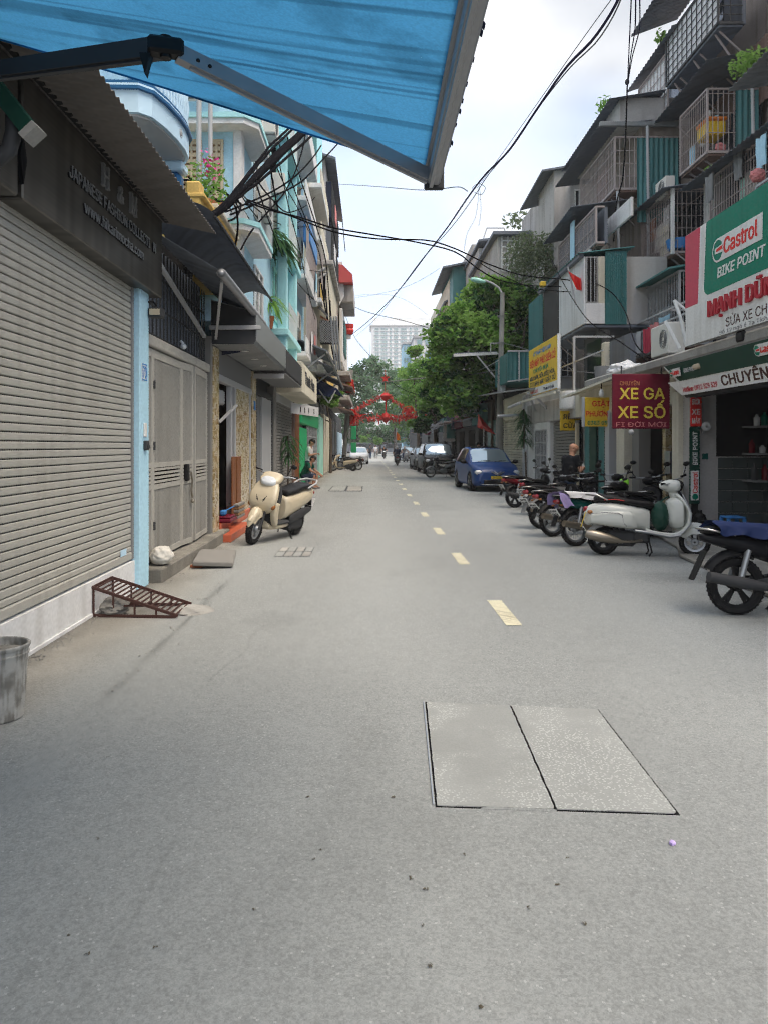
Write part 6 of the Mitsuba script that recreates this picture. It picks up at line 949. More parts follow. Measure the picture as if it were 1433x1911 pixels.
def modern_scooter(label, A, body='scooter_cream', st=0, group=None, seat='black'):
    k = thing('scooter', label, 'scooter', group, A); fa = (1.26, 0, .235); S = steer(fa, st)
    wheel(k, 'rear_wheel', (0, 0, .225), .225, .05, .135, 'alloy', rim='dark_grey'); wheel(k, 'front_wheel', fa, .235, .046, .155, 'alloy', S, rim='alu')
    part(k, 'rear_body', loftx([(-.36, .66, .74, .03), (-.25, .56, .77, .12), (-.05, .50, .765, .17), (.2, .43, .74, .185), (.42, .36, .71, .175), (.55, .31, .68, .14), (.60, .31, .62, .1)], 2.6, 24), body, True)
    for s in (-1, 1): part(k, 'lower_cowl', loftx([(-.15, .40, .47, .02), (.05, .34, .48, .03), (.3, .28, .44, .035), (.5, .26, .38, .02)], 2.4, 14).xf(mat4(None, (0, s * .15, 0))), 'dark_grey', True)
    part(k, 'seat', loftx([(-.24, .75, .82, .10), (-.1, .755, .845, .14), (.15, .735, .83, .15), (.35, .70, .79, .145), (.56, .665, .755, .10)], 2.6, 20), seat, True); part(k, 'grab_rail', M().tube([(.02, -.15, .78), (-.2, -.17, .85), (-.36, -.1, .88), (-.38, 0, .88), (-.36, .1, .88), (-.2, .17, .85), (.02, .15, .78)], .016, 8), 'light_grey', True)
    part(k, 'tail_light', M().ball((-.33, 0, .68), (.05, .10, .04), 2), 'red_lens', True); plate(k, (-.38, 0, .52), .19, .14, 25); part(k, 'rear_mudguard', M().slab((-.30, -.07, .66), (-.30, .07, .66), (-.38, .06, .40), (-.38, -.06, .40), (.012, 0, .004)), 'black')
    part(k, 'floorboard', M().bev((.5, -.17, .27), (1.02, .17, .315), .02), 'dark_grey'); part(k, 'under_cowl', loftx([(.45, .2, .29, .12), (.7, .19, .28, .15), (1.0, .2, .3, .14), (1.08, .25, .34, .1)], 3, 16), body, True)
    part(k, 'inner_shield', sheet([(.90, .88), (.93, .7), (.97, .5), (1.0, .3)], [.13, .2, .2, .16], [.05] * 4, 4, 20), 'dark_grey', True)
    part(k, 'apron', sheet([(.955, .93), (1.045, .83), (1.13, .68), (1.15, .58), (1.08, .47)], [.11, .20, .235, .215, .12], [.09, .12, .14, .13, .08], 3, 28), body, True)
    for s in (-1, 1):
        part(k, 'side_wing', sheet([(1.03, .62), (1.05, .48), (1.02, .35), (.98, .28)], [.05, .055, .05, .035], [.14, .12, .10, .06], 3, 16).xf(mat4(None, (0, s * .175, 0))), body, True); part(k, 'indicator', M().ball((1.15, s * .185, .57), (.04, .05, .045), 2), 'amber_lens', True); part(k, 'nose_slot', M().tube([(1.205, s * .03, .62), (1.205, s * .055, .655), (1.185, s * .09, .72)], [.006, .012, .004], 6), 'black')
    hs = loftx([(.76, .965, .99, .05), (.84, .93, 1.035, .13), (.93, .885, 1.045, .165), (1.02, .86, 1.0, .16), (1.09, .865, .95, .12), (1.12, .88, .92, .06)], 2.5, 24); hs.xf(S); part(k, 'headset', hs, body, True)
    hl = loftx([(1.00, .852, 1.0, .125), (1.07, .848, .975, .13), (1.12, .86, .935, .09), (1.14, .88, .905, .03)], 2.6, 20); hl.xf(S); part(k, 'headlight', hl, 'lamp_glass', True); handlebar(k, .88, 1.0, S, .35)
    ms = M().tube([(.88, .2, 1.03), (.86, .24, 1.16)], .008); ms.ball((.85, .27, 1.17), (.02, .05, .035), 2); ms.xf(S); part(k, 'mirror', ms, 'black', True)
    fm = fender(fa, .285, .075, 30, 145, .012, 16, .5, .11); fm.xf(S); part(k, 'front_fender', fm, body, 40); fn = loftx([(1.27, .46, .55, .03), (1.34, .38, .56, .075), (1.42, .35, .50, .07), (1.49, .30, .40, .04), (1.51, .28, .33, .01)], 2.2, 16); fn.xf(S); part(k, 'fender_nose', fn, body, True)
    fk = M()
    for s in (-1, 1): fk.tube([(1.06, s * .07, .72), (1.26, s * .075, .235)], .02, 8)
    fk.xf(S); part(k, 'fork', fk, 'dark_grey', True); part(k, 'exhaust', M().lathe([(0, -.25), (.06, -.24), (.07, -.1), (.065, .12), (.03, .2), (0, .2)], (-.05, -.19, .28), (1, 0, -.25), 16), 'alu', 40)
    part(k, 'engine', M().bev((0, -.1, .13), (.45, .14, .34), .05), 'dark_grey'); part(k, 'stand', M().tube([(.5, .12, .22), (.46, .2, .05), (.42, .24, 0)], .011).tube([(.4, -.08, .2), (.36, -.1, .07)], .01), 'black'); return k
def underbone(label, A, body='bike_black', rim='alu', style='spoke', cover=None, lights=True, group=None, st=0, plate_tilt=35, mud='black', fend=None, front='bike_black'):
    k = thing('motorbike', label, 'motorbike', group, A); R = .275; fa = (1.22, 0, R); S = steer(fa, st)
    wheel(k, 'rear_wheel', (0, 0, R), R, .042, .215, style, rim=rim); wheel(k, 'front_wheel', fa, R, .036, .215, style, S, rim=rim)
    part(k, 'rear_fender', fender((0, 0, R), R + .06, .07, 60, 150, .012, 12, .3), fend or mud, 40); part(k, 'mudguard_flap', M().slab((-.30, -.06, .60), (-.30, .06, .60), (-.43, .055, .33), (-.43, -.055, .33), (.012, 0, .005)), mud)
    if lights: part(k, 'tail_light', M().bev((-.36, -.075, .68), (-.28, .075, .76), .03), 'red_lens'); plate(k, (-.375, 0, .545), .19, .14, plate_tilt)
    for s in (-1, 1) if lights else (): part(k, 'indicator', M().ball((-.31, s * .11, .66), (.025, .028, .018), 2).tube([(-.31, s * .05, .67), (-.31, s * .1, .66)], .008), 'amber_lens', True)
    part(k, 'tail_body', loftx([(-.34, .70, .76, .05), (-.15, .64, .77, .10), (.1, .56, .75, .13), (.35, .48, .70, .12), (.5, .45, .62, .07)], 2.4, 20), body, True); part(k, 'seat', loftx([(-.30, .765, .81, .08), (-.15, .76, .845, .115), (.15, .735, .825, .125), (.4, .69, .785, .115), (.55, .67, .74, .07)], 2.6, 20), 'black', True)
    part(k, 'grab_rail', M().tube([(-.05, -.13, .76), (-.3, -.13, .81), (-.37, 0, .82), (-.3, .13, .81), (-.05, .13, .76)], .011, 8), 'chrome', True)
    part(k, 'frame_tube', M().tube([(.25, 0, .62), (.6, 0, .5), (.85, 0, .62), (.98, 0, .84)], .035, 8), 'dark_grey', True); part(k, 'leg_shield', sheet([(.95, .84), (.95, .68), (.88, .5), (.78, .36)], [.1, .19, .18, .12], [.05, .07, .06, .04], 3.5, 20), front, True)
    part(k, 'engine', M().bev((.38, -.12, .24), (.72, .12, .42), .04).lathe([(0, -.13), (.1, -.13), (.11, 0), (.1, .13), (0, .13)], (.48, 0, .33), (0, 1, 0), 16), 'mid_grey', 40)
    part(k, 'swing_arm', M().bar((0, -.075, R), (.42, -.075, .36), .03, .05).bar((0, .075, R), (.42, .085, .36), .03, .05), 'dark_grey'); part(k, 'chain_case', M().bev((-.06, .06, .24), (.42, .10, .36), .03), mud)
    for s in (-1, 1): part(k, 'shock', M().tube([(.0, s * .10, .34), (.08, s * .10, .62)], .028, 10), 'alu', 40)
    part(k, 'exhaust', M().lathe([(0, -.32), (.05, -.31), (.055, .0), (.045, .22), (.02, .3), (0, .3)], (-.02, -.145, .32), (1, 0, -.18), 16).tube([(.25, -.145, .27), (.5, -.12, .24), (.68, -.05, .3)], .017), 'dull_chrome' if rim == 'alu' else 'dark_grey', 40)
    fm = fender(fa, R + .025, .055, 30, 155, .01, 14, .5); fm.xf(S); part(k, 'front_fender', fm, body, 40); fk = M()
    for s in (-1, 1): fk.tube([(1.0, s * .07, .82), (1.22, s * .07, R)], .018, 8)
    fk.xf(S); part(k, 'fork', fk, 'alu', True); hs = loftx([(.86, .93, 1.0, .08), (.95, .88, 1.03, .12), (1.05, .86, 1.0, .12), (1.10, .88, .96, .07)], 2.3, 20); hs.xf(S); part(k, 'headset', hs, front, True); hl = M().ball((1.09, 0, .92), (.03, .08, .05), 2); hl.xf(S); part(k, 'headlight', hl, 'lamp_glass', True)
    handlebar(k, .92, 1.02, S, .33); mirrors(k, .92, 1.03, S); part(k, 'stand', M().tube([(.45, .1, .3), (.42, .2, .04), (.40, .23, 0)], .011), 'black'); part(k, 'footpeg', M().bar((.42, -.24, .3), (.42, .24, .3), .025), 'black'); return k
def drape(name, label, mt, A, x0, x1, z0, hw, drop, seed, cat='cover'):
    g = 34; n = 26; V = []
    for i in range(g):
        x = x0 + (x1 - x0) * i / (g - 1)
        for j in range(n):
            t = (j / (n - 1) - .5) * 2; f = float(meshkit.fbm(np.array([x * 6, t * 3, seed]), 3)); s = abs(t); top = .55
            if s < top: y = t / top * hw; z = z0 + .02 * math.cos(t / top * 1.57) - .05 * (i / (g - 1)) + .012 * f
            else: q = (s - top) / (1 - top); e = drop * (.65 + .7 * f); y = math.copysign(hw + .02 + .05 * q + .03 * math.sin(x * 26 + seed) * q, t); z = z0 - .05 * (i / (g - 1)) - e * q
            V.append((x + .02 * math.sin(t * 9 + seed), y, z))
    Fc = [[i * n + j, i * n + j + 1, (i + 1) * n + j + 1, (i + 1) * n + j] for i in range(g - 1) for j in range(n - 1)]
    V = np.array(V); return one(name, M().add(np.vstack([V, V + (0, 0, .004)]), np.vstack([Fc, np.array(Fc) + len(V)])), mt, label, cat, smooth=True, A=A)
AW = place(3.43, 11.03, -10, -5); retro_scooter('white retro scooter parked side-on in front of the repair shop', AW, st=-14)
pbag = thing('shopping_bag', 'dark green glossy bag hung between seat and leg shield of the white scooter', 'bag', None, AW); t = trimesh.creation.icosphere(4); v = t.vertices * (1 + .12 * (meshkit.fbm(t.vertices * 4, 4, 5) - .5))[:, None]; part(pbag, 'sack', M().add(v * (.125, .16, .215) + (.80, -.02, .575), t.faces), 'dark_green', True); part(pbag, 'handle', M().tube([(.80, -.02, .77), (.88, 0, .84), (.93, 0, .86)], .012), 'dark_green')
GB = 'motorbikes parked in a row on the right'
b1A = place(3.28, 11.95, 24, -6); underbone('motorbike with purple and white cloth over its seat next to the white scooter', b1A, 'bike_teal', group=GB)
drape('seat_cloth', 'white rain cape spread over the seat of the second motorbike in the row', 'cloth_white', b1A, -.22, .42, .86, .13, .10, 3); drape('seat_cloth', 'purple cloth hanging over the tail of the second motorbike in the row', 'cloth_purple', b1A, -.36, -.16, .85, .12, .2, 5)
underbone('black motorbike with white plate just beyond the cloth-covered one', place(3.22, 13.2, 28, -7), 'bike_black', group=GB, plate_tilt=45)
underbone('black motorbike with grey mudguards in the middle of the parked row', place(3.30, 14.5, 32, -7), 'bike_black', group=GB, mud='mid_grey')
underbone('white-tailed motorbike with a pale rear mudguard near the end of the row', place(3.80, 17.4, 36, -6), 'bike_black', group=GB, mud='light_grey', fend='light_grey', rim='mid_grey')
underbone('small red motorbike at the far end of the row by the blue car', place(3.75, 19.4, 22, -4), 'bike_red', group=GB, style='alloy', rim='dark_grey')
underbone('dark motorbike with bright mirror whose front pokes out of the row near the bald man', place(4.05, 15.6, 38, -6), 'bike_silver', group=GB)
underbone('black motorbike nearest the shop doorway, only its handlebar showing over the white scooter', place(4.35, 12.6, 15, -5), 'bike_black', group=GB, st=20)
underbone('black motorbike tucked close to the pale pillars behind the row, left of two', place(4.75, 14.6, 62, -6), 'bike_black', group=GB, lights=False); underbone('black motorbike tucked close to the pale pillars behind the row, right of two', place(4.95, 13.2, 66, -6), 'bike_black', group=GB, lights=False, rim='dark_grey')
one('number_tag', M().bev((4.30, 12.9, .92), (4.46, 12.94, 1.03), .02), 'lime', 'lime green tag on the handlebar of a black motorbike', 'tag')
bn_ = place(3.47, 7.10, 1, -3); underbone('black motorbike at the right edge with cast wheels and a blue cloth on its seat', bn_, 'bike_black', rim='black', style='alloy', mud='black', lights=False)
drape('seat_cloth', 'dark blue rain cape over the seat of the motorbike at the right edge', 'cloth_blue', bn_, -.24, .55, .865, .13, .09, 9)
muf = thing('tail_fender', 'long black plate hanger sticking out behind the right-edge motorbike', 'mudguard', None, bn_) if 0 else None
modern_scooter('cream coloured scooter parked at an angle by the marble shop', mat4(rot((0, 0, 1), 247) @ rot((1, 0, 0), -9), (-1.36, 13.45, 0)) @ np.diag([1.1, 1.1, 1.13, 1]), st=8)
modern_scooter('beige scooter parked far down the left side near the white car', place(-1.05, 47.5, 172, -6), 'scooter_cream', 10); underbone('dark motorbike behind the beige scooter on the far left', place(-.75, 50, 175, -8), 'bike_black'); underbone('silver motorbike leaning against the pole on the far left', place(-1.6, 52, 200, -8), 'bike_silver')
underbone('small white-seated motorbike standing between the blue car and the black car', place(4.25, 38.2, 192, -8), 'bike_silver')

# ================================================================ cars
def car(label, A, mt, L=4.1, W=.88, H=1.58, boxy=0.0, group=None, plate_mt='yellow', far=False):
    k = thing('car', label, 'car', group, A); h = L / 2; b = boxy
    #     x      zb   zbelt     zroof   w     wbelt wroof
    st = [(h, .34, .56 + .1 * b, .64 + .12 * b, .60, .55, .45), (h - .06, .24, .68 + .1 * b, .76 + .14 * b, .74, .68, .56), (h - .25, .20, .80 + .1 * b, .87 + .12 * b, .83, .77, .62), (h - .65, .20, .91 + .1 * b, .965 + .1 * b, .87, .81, .66), (h - 1.08 - .08 * b, .20, .96 + .1 * b, 1.02 + .1 * b, .88, .82, .70),
          (h - 1.80 + .1 * b, .20, .985 + .1 * b, H - .09, .88, .83, .60 + .05 * b), (h - 2.3, .20, .99 + .1 * b, H - .015, .88, .835, .60 + .06 * b), (-h + 1.1, .20, 1.0 + .1 * b, H, .88, .835, .60 + .06 * b), (-h + .45, .22, 1.02 + .1 * b, H - .09, .87, .82, .58 + .06 * b), (-h + .14, .28, .98 + .1 * b, 1.1 + .25 * b, .82, .76, .55), (-h, .38, .8, .88, .70, .62, .5)]
    st = np.array(st); st[:, 4:] *= W / .88
    from scipy.interpolate import PchipInterpolator
    tt = np.linspace(0, len(st) - 1, (len(st) - 1) * 4 + 1); q = np.stack([PchipInterpolator(np.arange(len(st)), st[:, i])(tt) for i in range(7)], 1); rings = []
    for x, zb, ze, zr, w, we, wr in q:
        hp = [(0, zb), (w * .88, zb), (w * .98, zb + .08), (w, zb + .3 * (ze - zb)), (w * .985, zb + .6 * (ze - zb)), (we + (w - we) * .5, zb + .85 * (ze - zb)), (we, ze), (we + (wr - we) * .5, ze + (zr - ze) * .52), (wr + .03, ze + (zr - ze) * .86), (wr * .88, ze + (zr - ze) * .97), (wr * .5, zr), (0, zr + .006)]
        rings.append(np.array([(x, y, z) for y, z in hp] + [(x, -y, z) for y, z in hp[-2:0:-1]]))
    m = M().loft(rings[::-1]); t = m.mesh(); body = m3.Manifold(m3.Mesh(np.asarray(t.vertices, np.float32), np.asarray(t.faces, np.uint32))); wr_ = .33 + .03 * b; ax = (h - .78, -h + .75)
    if body.is_empty() or body.volume() < 0: t.invert(); body = m3.Manifold(m3.Mesh(np.asarray(t.vertices, np.float32), np.asarray(t.faces, np.uint32)))
    for x in ax:
        for s in (-1, 1): body = body - m3.Manifold.cylinder(.3, wr_ + .05, wr_ + .05, 32).rotate([90, 0, 0]).translate([x, s * (W - .1) + .15, wr_])
    part(k, 'body', M().add(body), mt, 38)
    for x in ax:
        for s in (-1, 1):
            c = (x, s * (W - .11), wr_); wk = part(k, 'wheel', M().lathe([(0, .09 * s), (.06, .085 * s), (.2, .075 * s), (.225, .10 * s), (.23, .08 * s), (.23, -.1 * s)], c, (0, 1, 0), 24), 'alu', 40); part(wk, 'tyre', M().lathe([(.22, -.1), (.3, -.105), (wr_, -.06), (wr_, .06), (.3, .105), (.22, .1)], c, (0, 1, 0), 32), 'rubber', 40)
            sp = M()
            for i in range(5): a = i / 5 * 6.283; sp.bar(np.array(c) + (0, .082 * s, 0), np.array(c) + (math.cos(a) * .215, .088 * s, math.sin(a) * .215), .05, .03, (0, 1, 0))
            part(wk, 'spokes', sp, 'dark_grey')
    # glass, set just proud of the shell
    def gl(x0, x1, f0, f1):   # patch of the shell between stations, ring rows f0..f1
        i0, i1 = int(x0 * 4), int(x1 * 4); return i0, i1
    n = len(rings[0]); cen = lambda i: np.array([rings[i][0, 0], 0, 0.8])
    def patch(i0, i1, cols, off=.008, trim=0):
        V = []; Fq = []; C = len(cols)
        for i in range(i0, i1 + 1):
            for j in cols:
                p = rings[i][j % n]; d = p - cen(i); V.append(p + d / np.linalg.norm(d) * off)
        for i in range(i1 - i0):
            for j in range(C - 1): a = i * C + j; Fq.append([a, a + 1, a + C + 1, a + C])
        V = np.array(V); return M().add(np.vstack([V, V - (0, 0, .003)]), np.vstack([Fq, np.array(Fq) + len(V)]))
    part(k, 'windscreen', patch(16, 20, [8, 9, 10, 11, 12, 13, 14]), 'windscreen', True)
    part(k, 'windscreen_pillar', M().bar(rings[16][8] + (0, .0, .01), rings[20][8] + (0, 0, .01), .06, .02).bar(rings[16][14] + (0, 0, .01), rings[20][14] + (0, 0, .01), .06, .02), mt)
    part(k, 'side_window', patch(21, 31, [6, 7, 8]), 'glass_dark', True); part(k, 'side_window', patch(21, 31, [14, 15, 16]), 'glass_dark', True); part(k, 'rear_window', patch(33, 36, [8, 9, 10, 11, 12, 13, 14]), 'glass_dark', True)
    part(k, 'roof', patch(21, 32, [9, 10, 11, 12, 13], .006), 'car_black' if mt == 'car_blue' else mt, True)
    for s in (-1, 1):
        part(k, 'headlight', M().bev((h - .42, s * .47 * W / .88, .60 + .1 * b), (h - .03, s * .79 * W / .88, .755 + .12 * b), .05), 'lamp_glass'); mk = part(k, 'mirror', M().ball((h - 1.28, s * (W + .09), 1.03 + .12 * b), (.08, .11, .075), 2).bar((h - 1.28, s * (W - .06), .98 + .12 * b), (h - 1.28, s * (W + .05), 1.0 + .12 * b), .05), 'black', True)
        part(k, 'fog_panel', M().bev((h - .12, s * .45 * W / .88, .30), (h - .01, s * .66 * W / .88, .44), .03), 'black')
        part(k, 'door_handle', M().bev((-.05, s * (W - .03), .84 + .1 * b), (.12, s * (W - .0), .88 + .1 * b), .01), mt); part(k, 'headlight_ring', M().lathe([(.04, 0), (.065, 0), (.065, .01), (.04, .01)], (h - .09, s * .63 * W / .88, .69 + .11 * b), (1, .1 * s, .1), 18), 'black_gloss')
    part(k, 'grille', M().bev((h - .1, -.5, .27), (h + .018, .5, .43), .03), 'black'); part(k, 'bumper_strip', M().tube([(h - .25, -.8 * W / .88, .30), (h - .06, -.62 * W / .88, .27), (h + .01, -.3, .25), (h + .01, .3, .25), (h - .06, .62 * W / .88, .27), (h - .25, .8 * W / .88, .30)], .022), 'alu' if mt == 'car_blue' else 'dark_grey', True)
    if b: part(k, 'upper_grille', M().bev((h - .06, -.5, .60), (h + .01, .5, .74), .02), 'black'); part(k, 'grille_bar', M().bar((h + .015, -.5, .72), (h + .015, .5, .72), .02).bar((h + .015, -.5, .64), (h + .015, .5, .64), .02), 'chrome')
    part(k, 'emblem', M().bar((h + .03, 0, .585), (h - .005, .22, .70), .035, .03).bar((h + .03, 0, .585), (h - .005, -.22, .70), .035, .03).bar((h + .02, 0, .63), (h - .01, .12, .71), .03, .03).bar((h + .02, 0, .63), (h - .01, -.12, .71), .03, .03), 'chrome') if not b else None
    pk = part(k, 'number_plate', M().bev((h + .01, -.24, .445), (h + .022, .24, .555), .004), plate_mt); text(pk.replace('car', 'car') and k, 'lettering', '29H 563.72', (h + .0225, -.20, .468), (0, 1, 0), (0, 0, 1), .065, 'dark_grey', .40, .002)
    part(k, 'wiper', M().bar((h - 1.02, .1, 1.04 + .1 * b), (h - 1.12, .55, 1.075 + .1 * b), .015).bar((h - 1.02, -.5, 1.04 + .1 * b), (h - 1.10, -.02, 1.075 + .1 * b), .015), 'black'); return k
def cplace(x, y, heading): return mat4(rot((0, 0, 1), heading), (x, y, 0))
car('blue hatchback with yellow number plate parked facing up the street', cplace(4.28, 27.9, -86), 'car_blue', 3.97, .86, 1.58)
car('large black off-road car parked behind the blue hatchback', cplace(3.92, 44.6, -88), 'car_black', 4.8, .95, 1.80, .8, plate_mt='plate_white'); car('dark grey car almost hidden behind the large black car', cplace(3.75, 51.5, -88), 'car_grey', 4.4, .88, 1.55, .2, plate_mt='plate_white')
car('small white car facing the camera far down the left side', cplace(-.95, 67, -90), 'car_white', 4.0, .84, 1.5, plate_mt='plate_white'); car('grey car far down the right side beyond the riders', cplace(4.0, 82, -90), 'car_grey', 4.3, .86, 1.5, plate_mt='plate_white')

# ================================================================ people
def bones(B, ln=.028, it=6):   # bones: (p, rp, q, rq)
    parts = []
    for p, a, q, b in B:
        pts = []
        for c, r in ((p, a), (q, b)): pts.append(trimesh.creation.icosphere(2).vertices * r + np.asarray(c))
        parts.append(hull(np.vstack(pts)))
    u = m3.Manifold.batch_boolean(parts, m3.OpType.Add).refine_to_length(ln); m = u.to_mesh(); t = trimesh.Trimesh(np.array(m.vert_properties[:, :3]), np.array(m.tri_verts), process=True)
    trimesh.smoothing.filter_taubin(t, .5, .53, it); return t
def hand(w, d, up, side, curl=.5):
    d = np.asarray(d, float); d /= np.linalg.norm(d); s = np.cross(up, d); s /= np.linalg.norm(s); n = np.cross(d, s); w = np.asarray(w, float); B = [(w, .026, w + d * .045 + s * .022, .016), (w, .026, w + d * .05 - s * .024, .015), (w + d * .04 + s * .028, .014, w + d * .085 + s * .03, .0115), (w + d * .04 - s * .028, .014, w + d * .08 - s * .03, .011)]
    for i, (o, L) in enumerate(((.030, .068), (.010, .078), (-.011, .074), (-.030, .058))):
        p = w + d * .085 + s * o; c = curl * (1 + .08 * i); e = d * math.cos(c) - n * math.sin(c); q = p + e * L * .45; e2 = d * math.cos(2.1 * c) - n * math.sin(2.1 * c); B += [(w + d * .05 + s * o * .8, .012, p, .0105), (p, .0105, q, .0092), (q, .0092, q + e2 * L * .55, .0075)]
    th = w + d * .03 + s * .034 * side; t2 = th + (d * .6 + s * .7 * side - n * .3) * .035; B += [(w + d * .015 + s * .015 * side, .015, th, .013), (th, .0125, t2, .011), (t2, .011, t2 + (d * .85 + s * .2 * side - n * .45) * .03, .0085)]
    return B
def person(label, A, J, shirt, legs, shoes='black', hair='hair', shorts=False, bald=False, sleeve=.55, group=None, helmet=None, curl=.6, face_down=20):
    k = thing('person', label, 'person', group, A); J = {q: np.asarray(v, float) for q, v in J.items()}; sk = []
    pel, che, nk, hd = J['pelvis'], J['chest'], J['neck'], J['head']; f = np.array([1.0, 0, 0]); fd = math.radians(face_down); fw = np.array([math.cos(fd), 0, -math.sin(fd)]); upv = np.array([math.sin(fd), 0, math.cos(fd)])
    sk += [(pel, .125, che, .135), (che, .13, nk - (0, 0, .05), .075), (nk - (0, 0, .05), .06, hd - upv * .05, .052), (hd - upv * .04, .07, hd + upv * .03, .082), (hd + upv * .02 - fw * .025, .085, hd + upv * .035 + fw * .02, .08), (hd - upv * .075 + fw * .035, .045, hd - upv * .03 + fw * .03, .06), (hd - upv * .01 + fw * .085, .014, hd - upv * .035 + fw * .10, .016)]
    for s in (-1, 1):
        q = 'l' if s > 0 else 'r'; sh, el, wr, hp, kn, an, to = (J[x + q] for x in ('sh', 'el', 'wr', 'hip', 'kn', 'an', 'toe'))
        sk += [(che + (0, s * .07, .07), .085, sh, .06), (sh, .055, el, .042), (el, .042, wr, .026), (pel + (0, s * .05, 0), .11, hp, .09), (hp, .088, kn, .056), (kn, .056, kn + (an - kn) * .35, .058), (kn + (an - kn) * .35, .056, an, .036), (an, .04, to, .03), (an - (.03, 0, .02), .035, to, .026)]
        sk += hand(wr, wr - el, (0, 0, 1) if abs((wr - el)[2]) < .8 * np.linalg.norm(wr - el) else (1, 0, 0), -s, curl); sk += [(hd + np.array([0, s * .083, -.005]), .018, hd + np.array([-.012, s * .088, .022]), .016)]
    part(k, 'body', bones(sk, .02, 4), 'skin', True); side = np.array([0, 1.0, 0])
    for s in (-1, 1): part(k, 'eye', M().ball(hd + fw * .083 + upv * .008 + side * s * .032, .011, 1), 'hair')
    part(k, 'mouth', M().bar(hd + fw * .088 - upv * .062 - side * .02, hd + fw * .088 - upv * .062 + side * .02, .008, .006), 'deep_red')
    sB = [(pel + (0, 0, .02), .142, che, .15), (che, .148, che + (0, 0, .1), .115)]; lB = [(pel, .136, pel - (0, 0, .03), .128)]
    for s in (-1, 1):
        q = 'l' if s > 0 else 'r'; sh, el, hp, kn, an, to = (J[x + q] for x in ('sh', 'el', 'hip', 'kn', 'an', 'toe')); sB += [(che + (0, s * .07, .07), .1, sh, .075), (sh, .073, sh + (el - sh) * sleeve, .062), (pel + (0, s * .06, .0), .125, che + (0, s * .07, 0), .125)]
        lB += [(pel + (0, s * .06, -.02), .12, hp, .104), (hp, .102, kn if not shorts else hp + (kn - hp) * .85, .074 if not shorts else .085)]
        if not shorts: lB += [(kn, .073, an, .056)]
        part(k, 'shoe', bones([(an - (.02, 0, .035), .042, to, .034), (an - (.05, 0, .05), .035, to - (.02, 0, .01), .036)], .02, 3), shoes, True)
    ts = bones(sB, .03, 5); ts.vertices += .012 * (meshkit.fbm(ts.vertices * 9, 3) - .5)[:, None] * ts.vertex_normals; part(k, 'shirt', ts, shirt, True); tl_ = bones(lB, .03, 5); tl_.vertices += .01 * (meshkit.fbm(tl_.vertices * 9 + 5, 3) - .5)[:, None] * tl_.vertex_normals; part(k, 'shorts' if shorts else 'trousers', tl_, legs, True)
    if helmet: part(k, 'helmet', M().ball(hd + upv * .03 - fw * .01, (.125, .115, .12), 3), helmet, True)
    elif not bald:
        hm = bones([(hd + upv * .05 - fw * .03, .088, hd + upv * .06 + fw * .035, .075), (hd - fw * .05 - upv * .03, .07, hd + upv * .04 - fw * .04, .085)], .02, 2); hm.vertices += .012 * (meshkit.fbm(hm.vertices * 40, 2) - .5)[:, None] * hm.vertex_normals; part(k, 'hair', hm, hair, True)
    return k
def stand(lean=0.0, arms='down', stride=0.0):
    J = dict(pelvis=(0, 0, .93), chest=(lean * .35, 0, 1.24), neck=(lean * .55, 0, 1.45), head=(lean * .75 + .03, 0, 1.585))
    for s, q in ((1, 'l'), (-1, 'r')):
        J['sh' + q] = (lean * .5, s * .185, 1.385); J['hip' + q] = (0, s * .09, .88); J['kn' + q] = (.03 + s * stride * .5, s * .1, .49); J['an' + q] = (s * stride, s * .1, .09); J['toe' + q] = (s * stride + .15, s * .12, .035)
        if arms == 'phone': J['el' + q] = (lean * .5 + .02, s * .25, 1.12); J['wr' + q] = (lean * .5 + .25, s * .08, 1.17)
        else: J['el' + q] = (lean * .4 - .02 - s * stride * .3, s * .25, 1.12); J['wr' + q] = (lean * .4 + .06 - s * stride * .5, s * .25, .88)
    return J
def sit(z=.42, lean=.25, reach=.2):
    J = dict(pelvis=(0, 0, z + .1), chest=(lean * .75, 0, z + .38), neck=(lean * 1.25, 0, z + .58), head=(lean * 1.6 + .03, 0, z + .70))
    for s, q in ((1, 'l'), (-1, 'r')):
        J['sh' + q] = (lean * 1.1, s * .185, z + .52); J['hip' + q] = (.05, s * .1, z + .07); J['kn' + q] = (.44, s * .17, z + .08); J['an' + q] = (.40, s * .17, .09); J['toe' + q] = (.55, s * .2, .035); J['el' + q] = (lean + .14, s * .27, z + .29); J['wr' + q] = (lean + .25 + reach, s * .13, z + .14)
    return J
person('bald man in a black t-shirt looking at his phone behind the parked motorbikes', mat4(rot((0, 0, 1), 28) * 1.0, (4.15, 15.7, .0)) @ np.diag([.97, 1.0, .97, 1]), stand(.16, 'phone'), 'shirt_black', 'denim', bald=True, face_down=38)
pp = place(4.15, 15.7, 28); q = (pp @ np.array([.16 * .5 + .33, 0, 1.19, 1]))[:3]; one('phone', M().bev(q - (.035, .005, .07), q + (.035, .005, .07), .004, rot((0, 0, 1), 28) @ rot((0, 1, 0), -35)), 'white_paint', 'pale mobile phone in the hands of the bald man', 'phone')
person('man in a dark green t-shirt and denim shorts sitting on a low stool', mat4(rot((0, 0, 1), -12), (-2.45, 28.0, 0)), sit(.40, .20, .15), 'shirt_green', 'denim', shorts=True, face_down=30, shoes='mid_grey'); st2 = thing('stool', 'pale low stool under the seated man in green', 'stool'); part(st2, 'seat', M().bev((-2.6, 27.85, .30), (-2.3, 28.15, .34), .02), 'light_grey')
for dx in (0, .25):
    for dy in (0, .25): part(st2, 'leg', M().box((-2.59 + dx, 27.86 + dy, 0), (-2.56 + dx, 27.89 + dy, .3)), 'light_grey')
